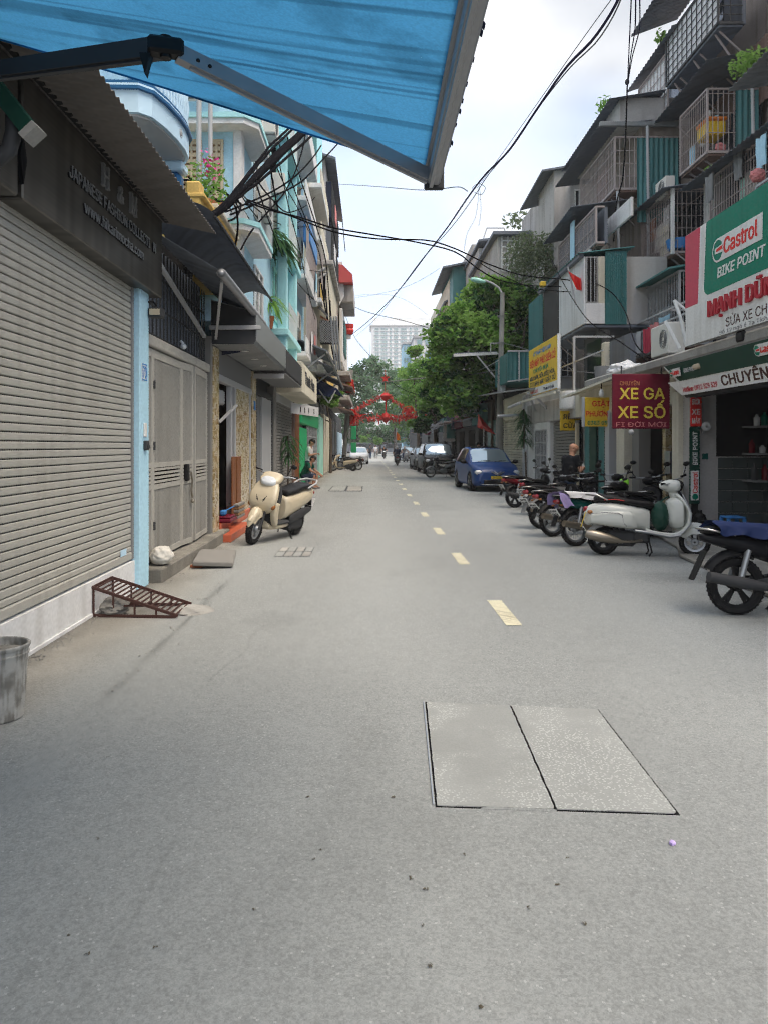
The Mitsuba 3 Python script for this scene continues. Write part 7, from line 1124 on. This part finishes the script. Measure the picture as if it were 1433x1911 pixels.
person('dark haired man in a white t-shirt standing by the green shop', mat4(rot((0, 0, 1), -8), (-2.50, 30.3, 0)) @ np.diag([1.06, 1.06, 1.09, 1]), stand(.18, 'phone'), 'shirt_white', 'denim', face_down=30)
def rider(label, x, y, shirt, helmet, bike_lab, mt, heading=90):
    modern_scooter(bike_lab, place(x, y, heading, 0), mt); A = mat4(rot((0, 0, 1), heading), (x, y, 0)); J = sit(.76, .14, .25)
    for s, q in ((1, 'l'), (-1, 'r')): J['kn' + q] = (.46, s * .2, .74); J['an' + q] = (.55, s * .16, .40); J['toe' + q] = (.70, s * .16, .36); J['hip' + q] = (.12, s * .1, .82); J['wr' + q] = (.68, s * .3, 1.0); J['el' + q] = (.42, s * .32, 1.06)
    J['pelvis'] = (.08, 0, .86); return person(label, A, J, shirt, 'denim', helmet=helmet, face_down=5)
rider('rider in a dark navy jacket with pale helmet riding away down the street', 2.22, 60.5, 'navy', 'light_grey', 'scooter with red tail light ridden away by the person in navy', 'bike_black'); rider('rider in dark clothes coming up the street left of the navy rider', 1.75, 92, 'shirt_black', 'dark_grey', 'dark scooter of the oncoming far rider', 'bike_black', -90)
person('far pedestrian in pale clothes walking in the middle of the street', mat4(rot((0, 0, 1), 95), (.75, 96, 0)), stand(.02, 'down', .2), 'cloth_white', 'mid_grey'); person('far pedestrian in dark clothes near the small white car', mat4(rot((0, 0, 1), 80), (.05, 92, 0)), stand(.02, 'down', .2), 'dark_grey', 'denim')
person('person in a dark top standing at the shop behind the blue car', mat4(rot((0, 0, 1), 200), (5.2, 35.5, .05)), stand(.05), 'shirt_black', 'denim'); rider('rider in grey waiting at the right side behind the dark cars', 3.35, 74, 'mid_grey', 'cloth_white', 'grey scooter of the rider waiting behind the dark cars', 'bike_silver', -80)

# ================================================================ trees
def tree(name, label, base, trunk_r, forks, clumps, per, size, mats, seed, cat='tree'):
    k = thing(name, label, cat); base = np.asarray(base, float); g = np.random.default_rng(seed); top = base + (0, 0, forks); m = M().tube([base, base + (trunk_r * .3, 0, forks * .5), top], [trunk_r, trunk_r * .8, trunk_r * .65], 12)
    for c, r in clumps:
        c = np.asarray(c, float); mid = (top + c) / 2 + g.normal(size=3) * .3; m.tube([top - (0, 0, .2), mid, c], [trunk_r * .45, trunk_r * .3, trunk_r * .08], 7)
        for q in range(4): e = c + g.normal(size=3) * r * .5; m.tube([mid + (c - mid) * g.uniform(.3, .9), (c + e) / 2, e], [trunk_r * .16, trunk_r * .1, .01], 5)
    part(k, 'trunk', m, 'bark', True); groups = {q: [] for q in mats}
    for c, r in clumps:
        c = np.asarray(c, float); ns = int(26 * per / 900); u = g.normal(size=(ns, 3)); u /= np.linalg.norm(u, axis=1, keepdims=True); sub = c + u * r * g.uniform(.45, 1.0, (ns, 1)) * (1, 1, .85)
        for i, s in enumerate(sub):
            nn = per // ns; pts = s + g.normal(size=(nn, 3)) * r * .2 * (1, 1, .7); mt = mats[int(g.integers(len(mats)))]; groups[mt].append(pts)
    for j, (mt, P) in enumerate(groups.items()):
        if P: part(k, 'foliage', leaves(0, 0, 0, size, seed + j, .25, 2.0, np.vstack(P)), mt)
    return k
def cl(L, Y, dy, seed): g = np.random.default_rng(seed); out = []; [out.append((at(px, py, y := Y + g.uniform(-dy, dy)), r * y / F)) for px, py, r in L]; return out
tree('street_tree', 'tall leafy street tree behind the lamp post on the right', (5.75, 35.0, 0), .22, 3.9, cl([(905, 545, 36), (950, 555, 34), (985, 560, 28), (995, 610, 28), (925, 540, 28), (868, 590, 46), (935, 575, 46), (978, 582, 26), (842, 640, 46), (895, 630, 56), (955, 635, 48), (985, 650, 26), (828, 690, 38), (875, 690, 52), (925, 690, 46), (815, 735, 28), (860, 742, 40), (835, 610, 26)], 34.8, 1.5, 1), 1250, .31, ['leaf_mid', 'leaf_light', 'leaf_light', 'leaf_mid', 'leaf_dark'], 51)
tree('street_tree', 'light green tree in the gap left of the big street tree', (4.6, 72, 0), .2, 4, cl([(775, 655, 14), (790, 690, 26), (765, 700, 26), (800, 730, 30), (770, 740, 28), (815, 700, 24)], 72, 3, 2), 700, .42, ['leaf_light', 'leaf_mid'], 52)
tree('far_tree', 'dense dark tree closing the street on the left behind the red garland', (-5, 112, 0), .3, 5, cl([(668, 705, 28), (690, 690, 28), (712, 700, 26), (672, 740, 32), (705, 738, 32), (655, 770, 26), (690, 770, 30)], 112, 6, 3), 700, .62, ['leaf_far', 'leaf_dark', 'leaf_far'], 53); tree('far_tree', 'dense green tree closing the street in the middle behind the red garland', (4, 120, 0), .3, 5, cl([(735, 710, 26), (755, 720, 28), (738, 745, 32), (765, 750, 32), (725, 775, 28), (755, 785, 30), (790, 765, 30)], 120, 6, 4), 700, .62, ['leaf_far', 'leaf_mid', 'leaf_far'], 54)
tree('far_tree', 'dark shady tree over the far dark shops on the right', (5.2, 60, 0), .2, 4, cl([(800, 770, 22), (825, 755, 30), (850, 765, 24), (812, 720, 30), (785, 790, 18)], 58, 4, 5), 700, .4, ['leaf_dark', 'leaf_mid', 'leaf_dark'], 55)
tree('far_tree', 'low dark trees at the end of the street under the garland', (2, 150, 0), .3, 2, cl([(660, 812, 20), (685, 805, 24), (712, 808, 24), (740, 805, 24), (768, 806, 22), (795, 815, 18), (640, 800, 18), (655, 792, 16), (668, 790, 14), (648, 810, 14)], 150, 8, 6), 600, .7, ['leaf_dark', 'leaf_dark', 'leaf_far'], 56); tree('street_tree', 'small bright bush in the middle distance at the end of the road', (1.3, 130, 0), .12, 1.2, cl([(706, 822, 9), (681, 818, 9)], 128, 2, 7), 400, .4, ['leaf_light', 'leaf_mid'], 57)
tree('street_tree', 'bright leafy branch tree by the left pole under the blue awning', (-2.3, 44, 0), .1, 3.2, cl([(603, 742, 14), (618, 750, 13), (628, 738, 10)], 43, 1.5, 8), 420, .3, ['leaf_light', 'leaf_mid'], 58)
def dracaena(name, label, base, h, n, L, seed, mt='leaf_dark', pot=True, lo=.55):
    k = thing(name, label, 'plant'); g = np.random.default_rng(seed); b = np.asarray(base, float); m = M()
    for i in range(n):
        a = g.uniform(0, 6.28); s = b + (0, 0, h * g.uniform(lo, 1.0)); d = np.array([math.cos(a), math.sin(a), 0]); l = L * g.uniform(.7, 1.2); w = np.array([-d[1], d[0], 0]) * l * .055; P = [s + d * l * t + (0, 0, l * (.55 * t - 1.15 * t * t)) for t in (0, .3, .6, .85, 1)]; W_ = (.5, 1, .9, .5, .05); V = []
        for p, q in zip(P, W_): V += [p - w * q, p + w * q]
        m.add(V, [[2 * j, 2 * j + 1, 2 * j + 3, 2 * j + 2] for j in range(4)])
    part(k, 'leaves', m, mt); part(k, 'stem', M().tube([b, b + (.02, 0, h * .5), b + (0, 0, h)], .025), 'bark')
    if pot: part(k, 'pot', M().lathe([(0, 0), (.14, 0), (.19, .32), (.17, .32), (0, .28)], b - (0, 0, .3), k=18), 'terracotta', 40)
    return k
dracaena('potted_plant', 'dark spiky potted plant in front of the brown shutter', (-2.42, 22.2, .3), 1.6, 70, .48, 61); dracaena('hanging_plant', 'drooping spiky plant on the cyan house balcony', (-2.75, 20.0, 6.4), .9, 130, .95, 62, 'leaf_dark', False); dracaena('balcony_plant', 'green spiky plant on the lower cyan balcony', (-2.7, 19.8, 5.0), .5, 40, .7, 63, 'leaf_mid'); dracaena('wall_plant', 'tall dark drooping plant against the white wall beside the olive shutter', (5.2, 25.4, 1.5), 1.35, 170, .38, 64, 'leaf_dark', False, .12)
one('plant_pole', M().tube([(5.3, 25.4, 0), (5.26, 25.4, 1.4)], .03), 'bark', 'thin stem pole under the drooping wall plant', 'stem')
# ================================================================ far buildings
tw = thing('apartment_tower', 'white high-rise tower with rows of windows at the end of the street', 'building'); Yt = 590.0; a, b = at(693, 760, Yt), at(830, 606, Yt); a[2] = 0
part(tw, 'wall', M().box(a, (b[0], Yt + 30, b[2])), 'tower_white'); c, d = at(696, 606, Yt), at(812, 592, Yt); part(tw, 'penthouse', M().box((c[0], Yt + 2, c[2]), (d[0], Yt + 26, d[2])), 'tower_white'); c, d = at(690, 608, Yt - 1.5), at(832, 605.5, Yt - 1.5); part(tw, 'parapet', M().box((c[0], Yt - 1.5, c[2]), (d[0], Yt + 31, d[2])), 'light_grey'); m = M(); sl_ = M()
for r in range(15):
    y = 612 + 7.7 * r
    for px in (700, 704, 711, 715, 719, 727, 735, 739, 747, 751, 755, 764, 772, 776, 786, 797, 801, 809, 818): p, q = at(px, y + 4.6, Yt), at(px + 3.2, y, Yt); m.box((p[0], Yt - .5, p[2]), (q[0], Yt + .1, q[2]))
    p, q = at(697, y + 5.6, Yt), at(830, y + 4.9, Yt); sl_.box((p[0], Yt - .9, p[2]), (q[0], Yt, q[2]))
stuffy(part(tw, 'windows', m, 'tower_window')); part(tw, 'floor_bands', sl_, 'white_paint')
def farbox(name, label, pa, pb, ya, yb, Y, dY, mt, cat='building'):
    k = thing(name, label, cat); a, b = at(pa, yb, Y), at(pb, ya, Y); a[2] = 0; part(k, 'wall', M().bev(a, (b[0], Y + dY, b[2]), .05), mt); a2 = at(pa - 1, ya + 2, Y - .3); part(k, 'parapet', M().bev(a2, (b[0] + .3, Y + dY, b[2] + .3), .03), 'light_grey')
    for i in range(3):
        for j in range(2): c, d = at(pa + (pb - pa) * (.12 + .3 * i), ya + 14 + 22 * j, Y), at(pa + (pb - pa) * (.3 + .3 * i), ya + 6 + 22 * j, Y); part(k, 'window', M().box((c[0], Y - .15, c[2]), (d[0], Y + .05, d[2])), 'glass_dark' if mt.startswith('dark') else 'tower_window')
    return k
farbox('far_house', 'pale grey house in front of the white tower', 772, 822, 628, 700, 150, 12, 'plaster_white'); farbox('far_house', 'narrow blue and dark sign-covered house in front of the tower', 752, 768, 640, 720, 160, 8, 'plaster_blue'); farbox('far_house', 'dark low building closing the far end of the street', 640, 830, 800, 832, 190, 10, 'dark_metal_sheet')
one('tarpaulin', M().slab(at(797, 668, 118), at(806, 672, 118), at(810, 652, 118), at(800, 656, 118), (0, .2, 0)), 'blue_paint', 'small bright blue tarpaulin on a far roof beside the tower', 'tarpaulin')
# ================================================================ poles, lamp, cables
lp = thing('lamp_post', 'concrete lamp post with curved arm and green lamp head on the right', 'street lamp'); Yl = 31.0; b0 = at(929, 900, Yl); b0[2] = 0; tp = at(937, 546, Yl); part(lp, 'pole', M().tube([b0, (b0 + tp) / 2, tp], [.15, .12, .09], 14), 'concrete', True); part(lp, 'arm', M().tube([at(936, 575, Yl), at(937, 548, Yl), at(930, 536, Yl), at(918, 528, Yl), at(903, 522, Yl)], .04, 8), 'light_grey', True); hp = at(891, 523, Yl); part(lp, 'lamp_head', M().xf(mat4()) if 0 else loftx([(-.30, -.05, .03, .05), (-.2, -.09, .08, .13), (0, -.1, .1, .15), (.2, -.06, .08, .11), (.32, -.02, .05, .04)], 2.2, 16).xf(mat4(rot((0, 1, 0), 14), hp)), 'mint', True)
for y_ in (590, 640, 700): p = at(934, y_, Yl); part(lp, 'band', M().lathe([(.14, -.03), (.15, -.03), (.15, .03), (.14, .03)], p, k=14), 'mid_grey')
part(lp, 'meter_box', M().bev(at(934, 730, Yl - .2) - (.0, .0, 0), at(943, 705, Yl - .2) + (0, .15, 0), .02), 'plaster_white'); part(lp, 'wire_bracket', M().bar(at(915, 660, Yl), at(915, 640, Yl), .03).bar(at(915, 640, Yl), at(930, 640, Yl), .03).bar(at(915, 660, Yl), at(930, 660, Yl), .03), 'light_grey')
up = thing('utility_pole', 'leaning grey utility pole with flag on the far left', 'pole'); part(up, 'pole', M().tube([at(641, 872, 56), at(648, 770, 56), at(656, 690, 56)], [.17, .15, .13], 12), 'concrete', True); part(up, 'box', M().bev(at(655, 820, 55.5), at(665, 795, 55.6) + (0, .3, 0), .03), 'bright_green'); part(up, 'meter_panel', M().bev(at(655, 845, 55.5), at(665, 826, 55.6) + (0, .3, 0), .03), 'bright_green')
up2 = thing('utility_pole', 'grey pole with crossarm and cable mess before the projecting storey', 'pole'); part(up2, 'pole', M().tube([(-2.95, 29.5, 0), (-2.95, 29.5, 9.0)], [.16, .11], 12), 'concrete', True); part(up2, 'crossarm', M().bar((-3.5, 29.4, 7.6), (-2.2, 29.4, 7.5), .08).bar((-3.3, 29.4, 7.1), (-2.6, 29.4, 7.55), .06), 'dark_grey')
CG = 'overhead cables across the street'
def cable(label, P, Y0, Y1, r=.014, mt='cable', name='overhead_cable', group=CG, jit=0.0, n=40):
    from scipy.interpolate import PchipInterpolator, CubicSpline
    P = np.array(P, float); s = np.concatenate([[0], np.cumsum(np.linalg.norm(np.diff(P, axis=0), axis=1))]); s /= s[-1]; t = np.linspace(0, 1, n); px = PchipInterpolator(s, P[:, 0])(t); py = PchipInterpolator(s, P[:, 1])(t); Y = 1 / (1 / Y0 + (1 / Y1 - 1 / Y0) * t); g = np.random.default_rng(int(abs(P[0, 0] * 7 + P[-1, 1] * 3)))
    pts = np.array([at(a, b, y) for a, b, y in zip(px, py, Y)]) + g.normal(size=(n, 3)) * jit * np.array([1, 0, 1]); return one(name, M().tube(pts, r, 6), mt, label, 'cable', True, group)
main = [(1158, -12), (1108, 70), (1060, 120), (1000, 205), (945, 285), (905, 325), (878, 360), (830, 430), (800, 468), (745, 540), (700, 588), (655, 625)]
cable('thick twisted cable from the top edge sweeping down left to the far pole', main, 9.0, 56, .020, 'cable_violet'); cable('thinner cable entwined with the thick one from the top edge', [(x + 6 * math.sin(i * 1.3) + 3, y + 2) for i, (x, y) in enumerate(main)], 9.05, 56, .010, 'grey_cable'); cable('pale loose strand beside the thick cable at the top', [(1146, -10), (1070, 95), (1000, 195), (930, 295), (890, 350)], 8.8, 21, .006, 'grey_cable')
cable('dark cable crossing from the left houses to the far right roofs, upper of a pair', [(330, 330), (450, 368), (545, 403), (640, 436), (720, 446), (790, 447), (850, 464), (905, 490), (985, 515), (1060, 522), (1140, 548)], 15, 26, .018); cable('dark cable crossing from the left houses to the far right roofs, lower of a pair', [(400, 345), (500, 390), (560, 405), (620, 424), (700, 438), (780, 452), (850, 470), (890, 500), (930, 522), (1000, 533), (1090, 535)], 15.3, 26.5, .018)
cable('dark loop hanging from the middle of the crossing cables', [(895, 490), (950, 520), (1010, 540), (1090, 545)], 22, 24.5, .014); cable('thin cable across the sky from the left roofs to the kink of the thick cable', [(622, 342), (700, 347), (800, 354), (856, 348), (872, 356)], 46, 22, .016, 'grey_cable'); cable('thin drop wire hanging from the kink of the thick cable, left one', [(893, 350), (888, 400), (870, 440), (866, 468)], 20, 20, .006, 'grey_cable'); cable('thin drop wire hanging from the kink of the thick cable, right one', [(893, 345), (897, 390), (893, 420)], 20, 20, .006, 'grey_cable'); cable('short curl of wire at the kink of the thick cable', [(880, 352), (893, 342), (905, 350), (898, 362), (885, 358)], 20, 20, .007)
cable('thin wire from the far left pole over the tower to the right tree', [(640, 560), (680, 580), (760, 600), (830, 622)], 60, 44, .02, 'cable'); cable('thin wire from the far left pole down to the red garland', [(638, 560), (660, 625), (700, 675), (722, 705), (760, 730), (830, 745)], 58, 50, .02); cable('faint wire between the left pole and the right roofs', [(655, 555), (740, 540), (820, 500)], 60, 50, .012, 'grey_cable'); cable('faint wire high between the far roofs', [(656, 552), (715, 549), (800, 590)], 60, 70, .012, 'grey_cable')
cable('pale wire descending from the teal-sided block to the lamp post and tree', [(1087, 462), (1045, 515), (985, 590), (925, 645), (880, 672), (820, 698), (760, 706)], 25, 48, .012, 'grey_cable'); cable('pale wire from the lamp post to the far left pole', [(930, 690), (850, 702), (770, 708), (715, 712), (655, 695)], 31, 55, .014, 'grey_cable'); cable('pale wire crossing at garland height', [(930, 672), (860, 700), (790, 705), (700, 714)], 31, 55, .01, 'white_bar'); cable('wire from the lamp post to the yellow billboard', [(935, 640), (990, 655), (1045, 690), (1100, 695), (1160, 700)], 31, 18, .012, 'grey_cable'); cable('wire sagging along the right canopy', [(1030, 485), (1070, 560), (1100, 600), (1160, 640), (1230, 690)], 24, 16, .012); cable('wire looping in front of the balcony rail', [(1080, 520), (1140, 545), (1170, 590), (1185, 640), (1235, 680)], 24, 17, .014)
for i, (dx, l) in enumerate(((-6, 'left'), (2, 'middle'), (9, 'right'))): cable(f'violet-grey cable dropping from the top edge to the roof of the teal-sided block, {l} one', [(1184 + dx, -12), (1183 + dx * 1.2, 40), (1175 + dx * .4, 110), (1170, 165)], 15, 24.2, .014, 'cable_violet')
cable('dark cable running down the teal-sided block from the roof knot', [(1170, 160), (1168, 230), (1162, 330), (1150, 380), (1145, 450)], 24.0, 23.8, .025); one('cable_joint', M().ball(at(1170, 152, 24.1), (.07, .07, .1), 1), 'black', 'black knot of cables on the roof of the teal-sided block', 'cable joint')
BG = 'thick bundle of dark cables on the left'
for i in range(9):
    o = (0, .5, -.5, 1, -1, .2, -6.5, -9, 6)[i]; w = rnd.uniform(-2.5, 2.5); lab = f'dark cable in the thick bundle rising from the corrugated awning, number {i + 1} counted from its upper side' if 0 else 'dark cable in the thick bundle rising right from the corrugated awning corner'
    cable(lab, [(386 + o * .2, 408 + o * .1), (425 + o * .6 + w, 379 + o * .6 + w), (470 + o * 1.2 + w, 337 + o * 1.0 - w), (520 + o * 2.0 - w, 288 + o * 1.2), (575 + o * 2.5, 236 + o * 1.3), (640 + o * 3, 150)], 10, 19, .042 if i < 6 else .022, group=BG, jit=.004)
for i, P in enumerate([[(535, 250), (560, 330), (590, 420), (607, 480), (612, 520), (616, 600)], [(517, 255), (545, 340), (575, 420), (598, 480), (606, 560)], [(570, 250), (555, 310), (530, 360), (500, 395), (470, 430), (450, 465)], [(600, 270), (560, 320), (520, 350), (470, 375), (420, 395)], [(630, 268), (600, 300), (560, 340), (500, 370), (430, 400)], [(390, 350), (410, 375), (440, 370), (455, 345)], [(415, 400), (425, 412), (440, 405), (450, 380)], [(408, 400), (415, 425), (422, 450)], [(440, 385), (444, 420), (438, 460)], [(340, 335), (380, 340), (410, 355), (440, 375)], [(300, 325), (350, 345), (400, 352), (450, 380)], [(352, 330), (390, 380), (385, 420)], [(616, 560), (622, 640), (630, 700)], [(608, 540), (615, 620), (628, 690)], [(600, 530), (612, 600), (634, 690)], [(530, 545), (545, 600), (562, 640)], [(560, 545), (575, 590), (600, 630)]]):
    cable(f'dark wire tangled among the left balconies, {["longest descending", "second descending", "curving toward the arched awning", "shallow upper", "shallow lower", "small upper loop", "lower loop", "short drop by the awning", "drop beside the bundle", "high wire over the yellow parapet", "second wire over the yellow parapet", "wire at the yellow corner", "first by the lattice cage", "second by the lattice cage", "third by the lattice cage", "drop from the crossarm", "slanting drop from the crossarm"][i]}', P, 20 if i < 5 else 13 if i < 12 else 31, 30 if i < 2 else 14 if i < 12 else 34, .018 if i < 12 else .03, group='dark wires among the left balconies')
gw = np.random.default_rng(31)
for i in range(12):
    a = np.array([gw.uniform(395, 520), 0]); a[1] = 408 - (a[0] - 386) * .95 + gw.uniform(-6, 10); b = np.array([gw.uniform(540, 622), gw.uniform(330, 600)]); c = (a + b) / 2 + (gw.uniform(-15, 15), gw.uniform(15, 60))
    cable('dark slack wire strung from the thick bundle across the left balconies', [a, (a + c) / 2 + (0, 8), c, (b + c) / 2 + (0, 6), b], 14, gw.uniform(22, 31), gw.uniform(.010, .020), group='slack wires strung from the thick bundle')
for i in range(3): cable(f'grey service pipe on the projecting storey, {["left", "middle", "right"][i]} of three', [(618 + 5 * i, 590), (622 + 5 * i, 640), (628 + 4 * i, 690)], 30, 31, .04, 'light_grey', 'service_pipe', 'service pipes on the projecting storey')
# ================================================================ street decorations
ga = thing('garland', 'red festive garland arching across the far street', 'garland'); Yg = 58.0; gp_ = lambda px, py: at(px, py, Yg)
part(ga, 'rope', M().tube([gp_(654, 772), gp_(690, 754), gp_(720, 734)], .03).tube([gp_(720, 734), gp_(742, 756), gp_(765, 770)], .03).tube([gp_(650, 782), gp_(690, 780), gp_(720, 783), gp_(768, 778)], .03), 'cloth_pink'); m = M(); g = np.random.default_rng(5)
def ribbon(px, py, s): p = gp_(px, py) + g.normal(size=3) * (.1, .1, .06); d = g.normal(size=3); d[2] -= .8; d /= np.linalg.norm(d); w = np.cross(d, g.normal(size=3)); w *= .18 / np.linalg.norm(w); m.slab(p - w * s * .3, p + w * s * .3, p + d * .38 * s + w * s * .2, p + d * .38 * s - w * s * .2, (.0, .02, .0))
for i in range(820):
    t = g.random(); z = g.random()
    if z < .22: ribbon(655 + 65 * t, 771 - 37 * t ** .9, .55)
    elif z < .42: ribbon(720 + 45 * t, 734 + 36 * t, .5)
    elif z < .80: ribbon(648 + 128 * t, 779 + g.normal() * 3.2, .75)
    elif z < .9: ribbon(655 + 12 * g.random(), 766 + 26 * g.random(), .8)
    else: ribbon(755 + 16 * g.random(), 760 + 22 * g.random(), .75)
stuffy(part(ga, 'ribbons', m, 'red')); part(ga, 'pendant', M().tube([gp_(720, 735), gp_(720, 770)], .05).lathe([(0, -.45), (.18, -.3), (.32, 0), (.18, .3), (0, .45)], gp_(720, 779), k=12).lathe([(0, -.3), (.3, -.1), (.42, .15), (.2, .35), (0, .4)], gp_(719, 742), k=12), 'red', 40)
def star(c, r, Y, t): return M().prism([(c[0] + (r if i % 2 == 0 else r * .42) * math.sin(i * math.pi / 5), c[2] + (r if i % 2 == 0 else r * .42) * math.cos(i * math.pi / 5)) for i in range(10)], lambda a, b, d: (a, d, b), Y, Y + t)
part(ga, 'star', star(gp_(762, 769), .42, Yg - .2, .1), 'red'); part(ga, 'star_ring', M().lathe([(.42, -.03), (.5, -.03), (.5, .03), (.42, .03)], gp_(762, 769), (0, 1, 0), 24), 'orange')
ln = thing('lantern', 'red star lantern hanging above the middle of the garland', 'lantern'); part(ln, 'star', star(gp_(719, 706), .36, Yg - .1, .2), 'red'); part(ln, 'cord', M().tube([gp_(719, 690), gp_(719, 734)], .02), 'red'); ln = thing('lantern', 'round orange-red lantern at the corner of the far left houses', 'lantern'); part(ln, 'globe', M().lathe([(0, -.35), (.3, -.28), (.42, 0), (.3, .28), (0, .35)], at(650, 617, 55), k=16).lathe([(.34, .3), (.38, .3), (.4, .55), (.0, .56)], at(650, 619, 55), k=14), 'red', 40); part(ln, 'base', M().lathe([(0, -.6), (.2, -.6), (.22, -.3), (0, -.3)], at(650, 617, 55), k=12), 'cloth_white')
def flag(label, P, Y, mt, st=None, seed=1):
    k = thing('flag', label, 'flag'); (x0, y0), (x1, y1), (x2, y2), (x3, y3) = P; n = 14; V = []
    for j in range(n):
        for i in range(n):
            u, v = i / (n - 1), j / (n - 1); px = (x0 * (1 - u) + x1 * u) * (1 - v) + (x3 * (1 - u) + x2 * u) * v; py = (y0 * (1 - u) + y1 * u) * (1 - v) + (y3 * (1 - u) + y2 * u) * v; V.append(at(px, py, Y + .12 * math.sin(u * 8 + seed + v * 2)))
    Fc = [[j * n + i, j * n + i + 1, (j + 1) * n + i + 1, (j + 1) * n + i] for j in range(n - 1) for i in range(n - 1)]; part(k, 'cloth', M().add(V, Fc), mt, True)
    part(k, 'staff', M().tube([at(x0, y0 - 8, Y + .02), at(x3 - (x1 - x0) * .1, y3 + 25, Y + .02)], .02 * Y / 30 + .01), 'light_grey')
    if st: c = at(st[0], st[1], Y - .2); part(k, 'star', star(c, st[2] * Y / F, Y - .22, .04), 'yellow')
flag('red flag with yellow star on the leaning far left pole', [(644, 705), (660, 708), (663, 732), (643, 734)], 54, 'red', (650, 718, 7)); flag('faded red flag hanging from the teal-sided block', [(1059, 505), (1084, 520), (1086, 542), (1076, 540)], 23, 'red', None, 3); flag('red flag and ribbons at the left end of the garland', [(652, 762), (664, 764), (662, 790), (653, 794)], 55, 'red', None, 2); flag('orange pennant carried above the navy rider', [(740, 806), (746, 812), (747, 822), (738, 821)], 64, 'orange', None, 4); flag('red pennants hanging at the far right under the trees', [(790, 770), (800, 774), (801, 782), (789, 780)], 70, 'red', None, 5)
one('warning_box', M().bev(at(1008, 534, 26), at(1019, 524, 26) + (0, .2, 0), .03), 'yellow', 'small yellow box hung on the cable before the pale end wall', 'box')

# ================================================================ the air itself
k = thing('haze', 'thin pale haze filling the street', 'haze'); labels[k] = {'kind': 'stuff', 'label': 'thin pale haze filling the street'}
scene[k] = {'type': 'cube', 'to_world': T().translate([0, 600, 59]).scale([910, 910, 60.1]), 'bsdf': {'type': 'ref', 'id': 'mat_air'}, 'interior': {'type': 'ref', 'id': 'air'}}
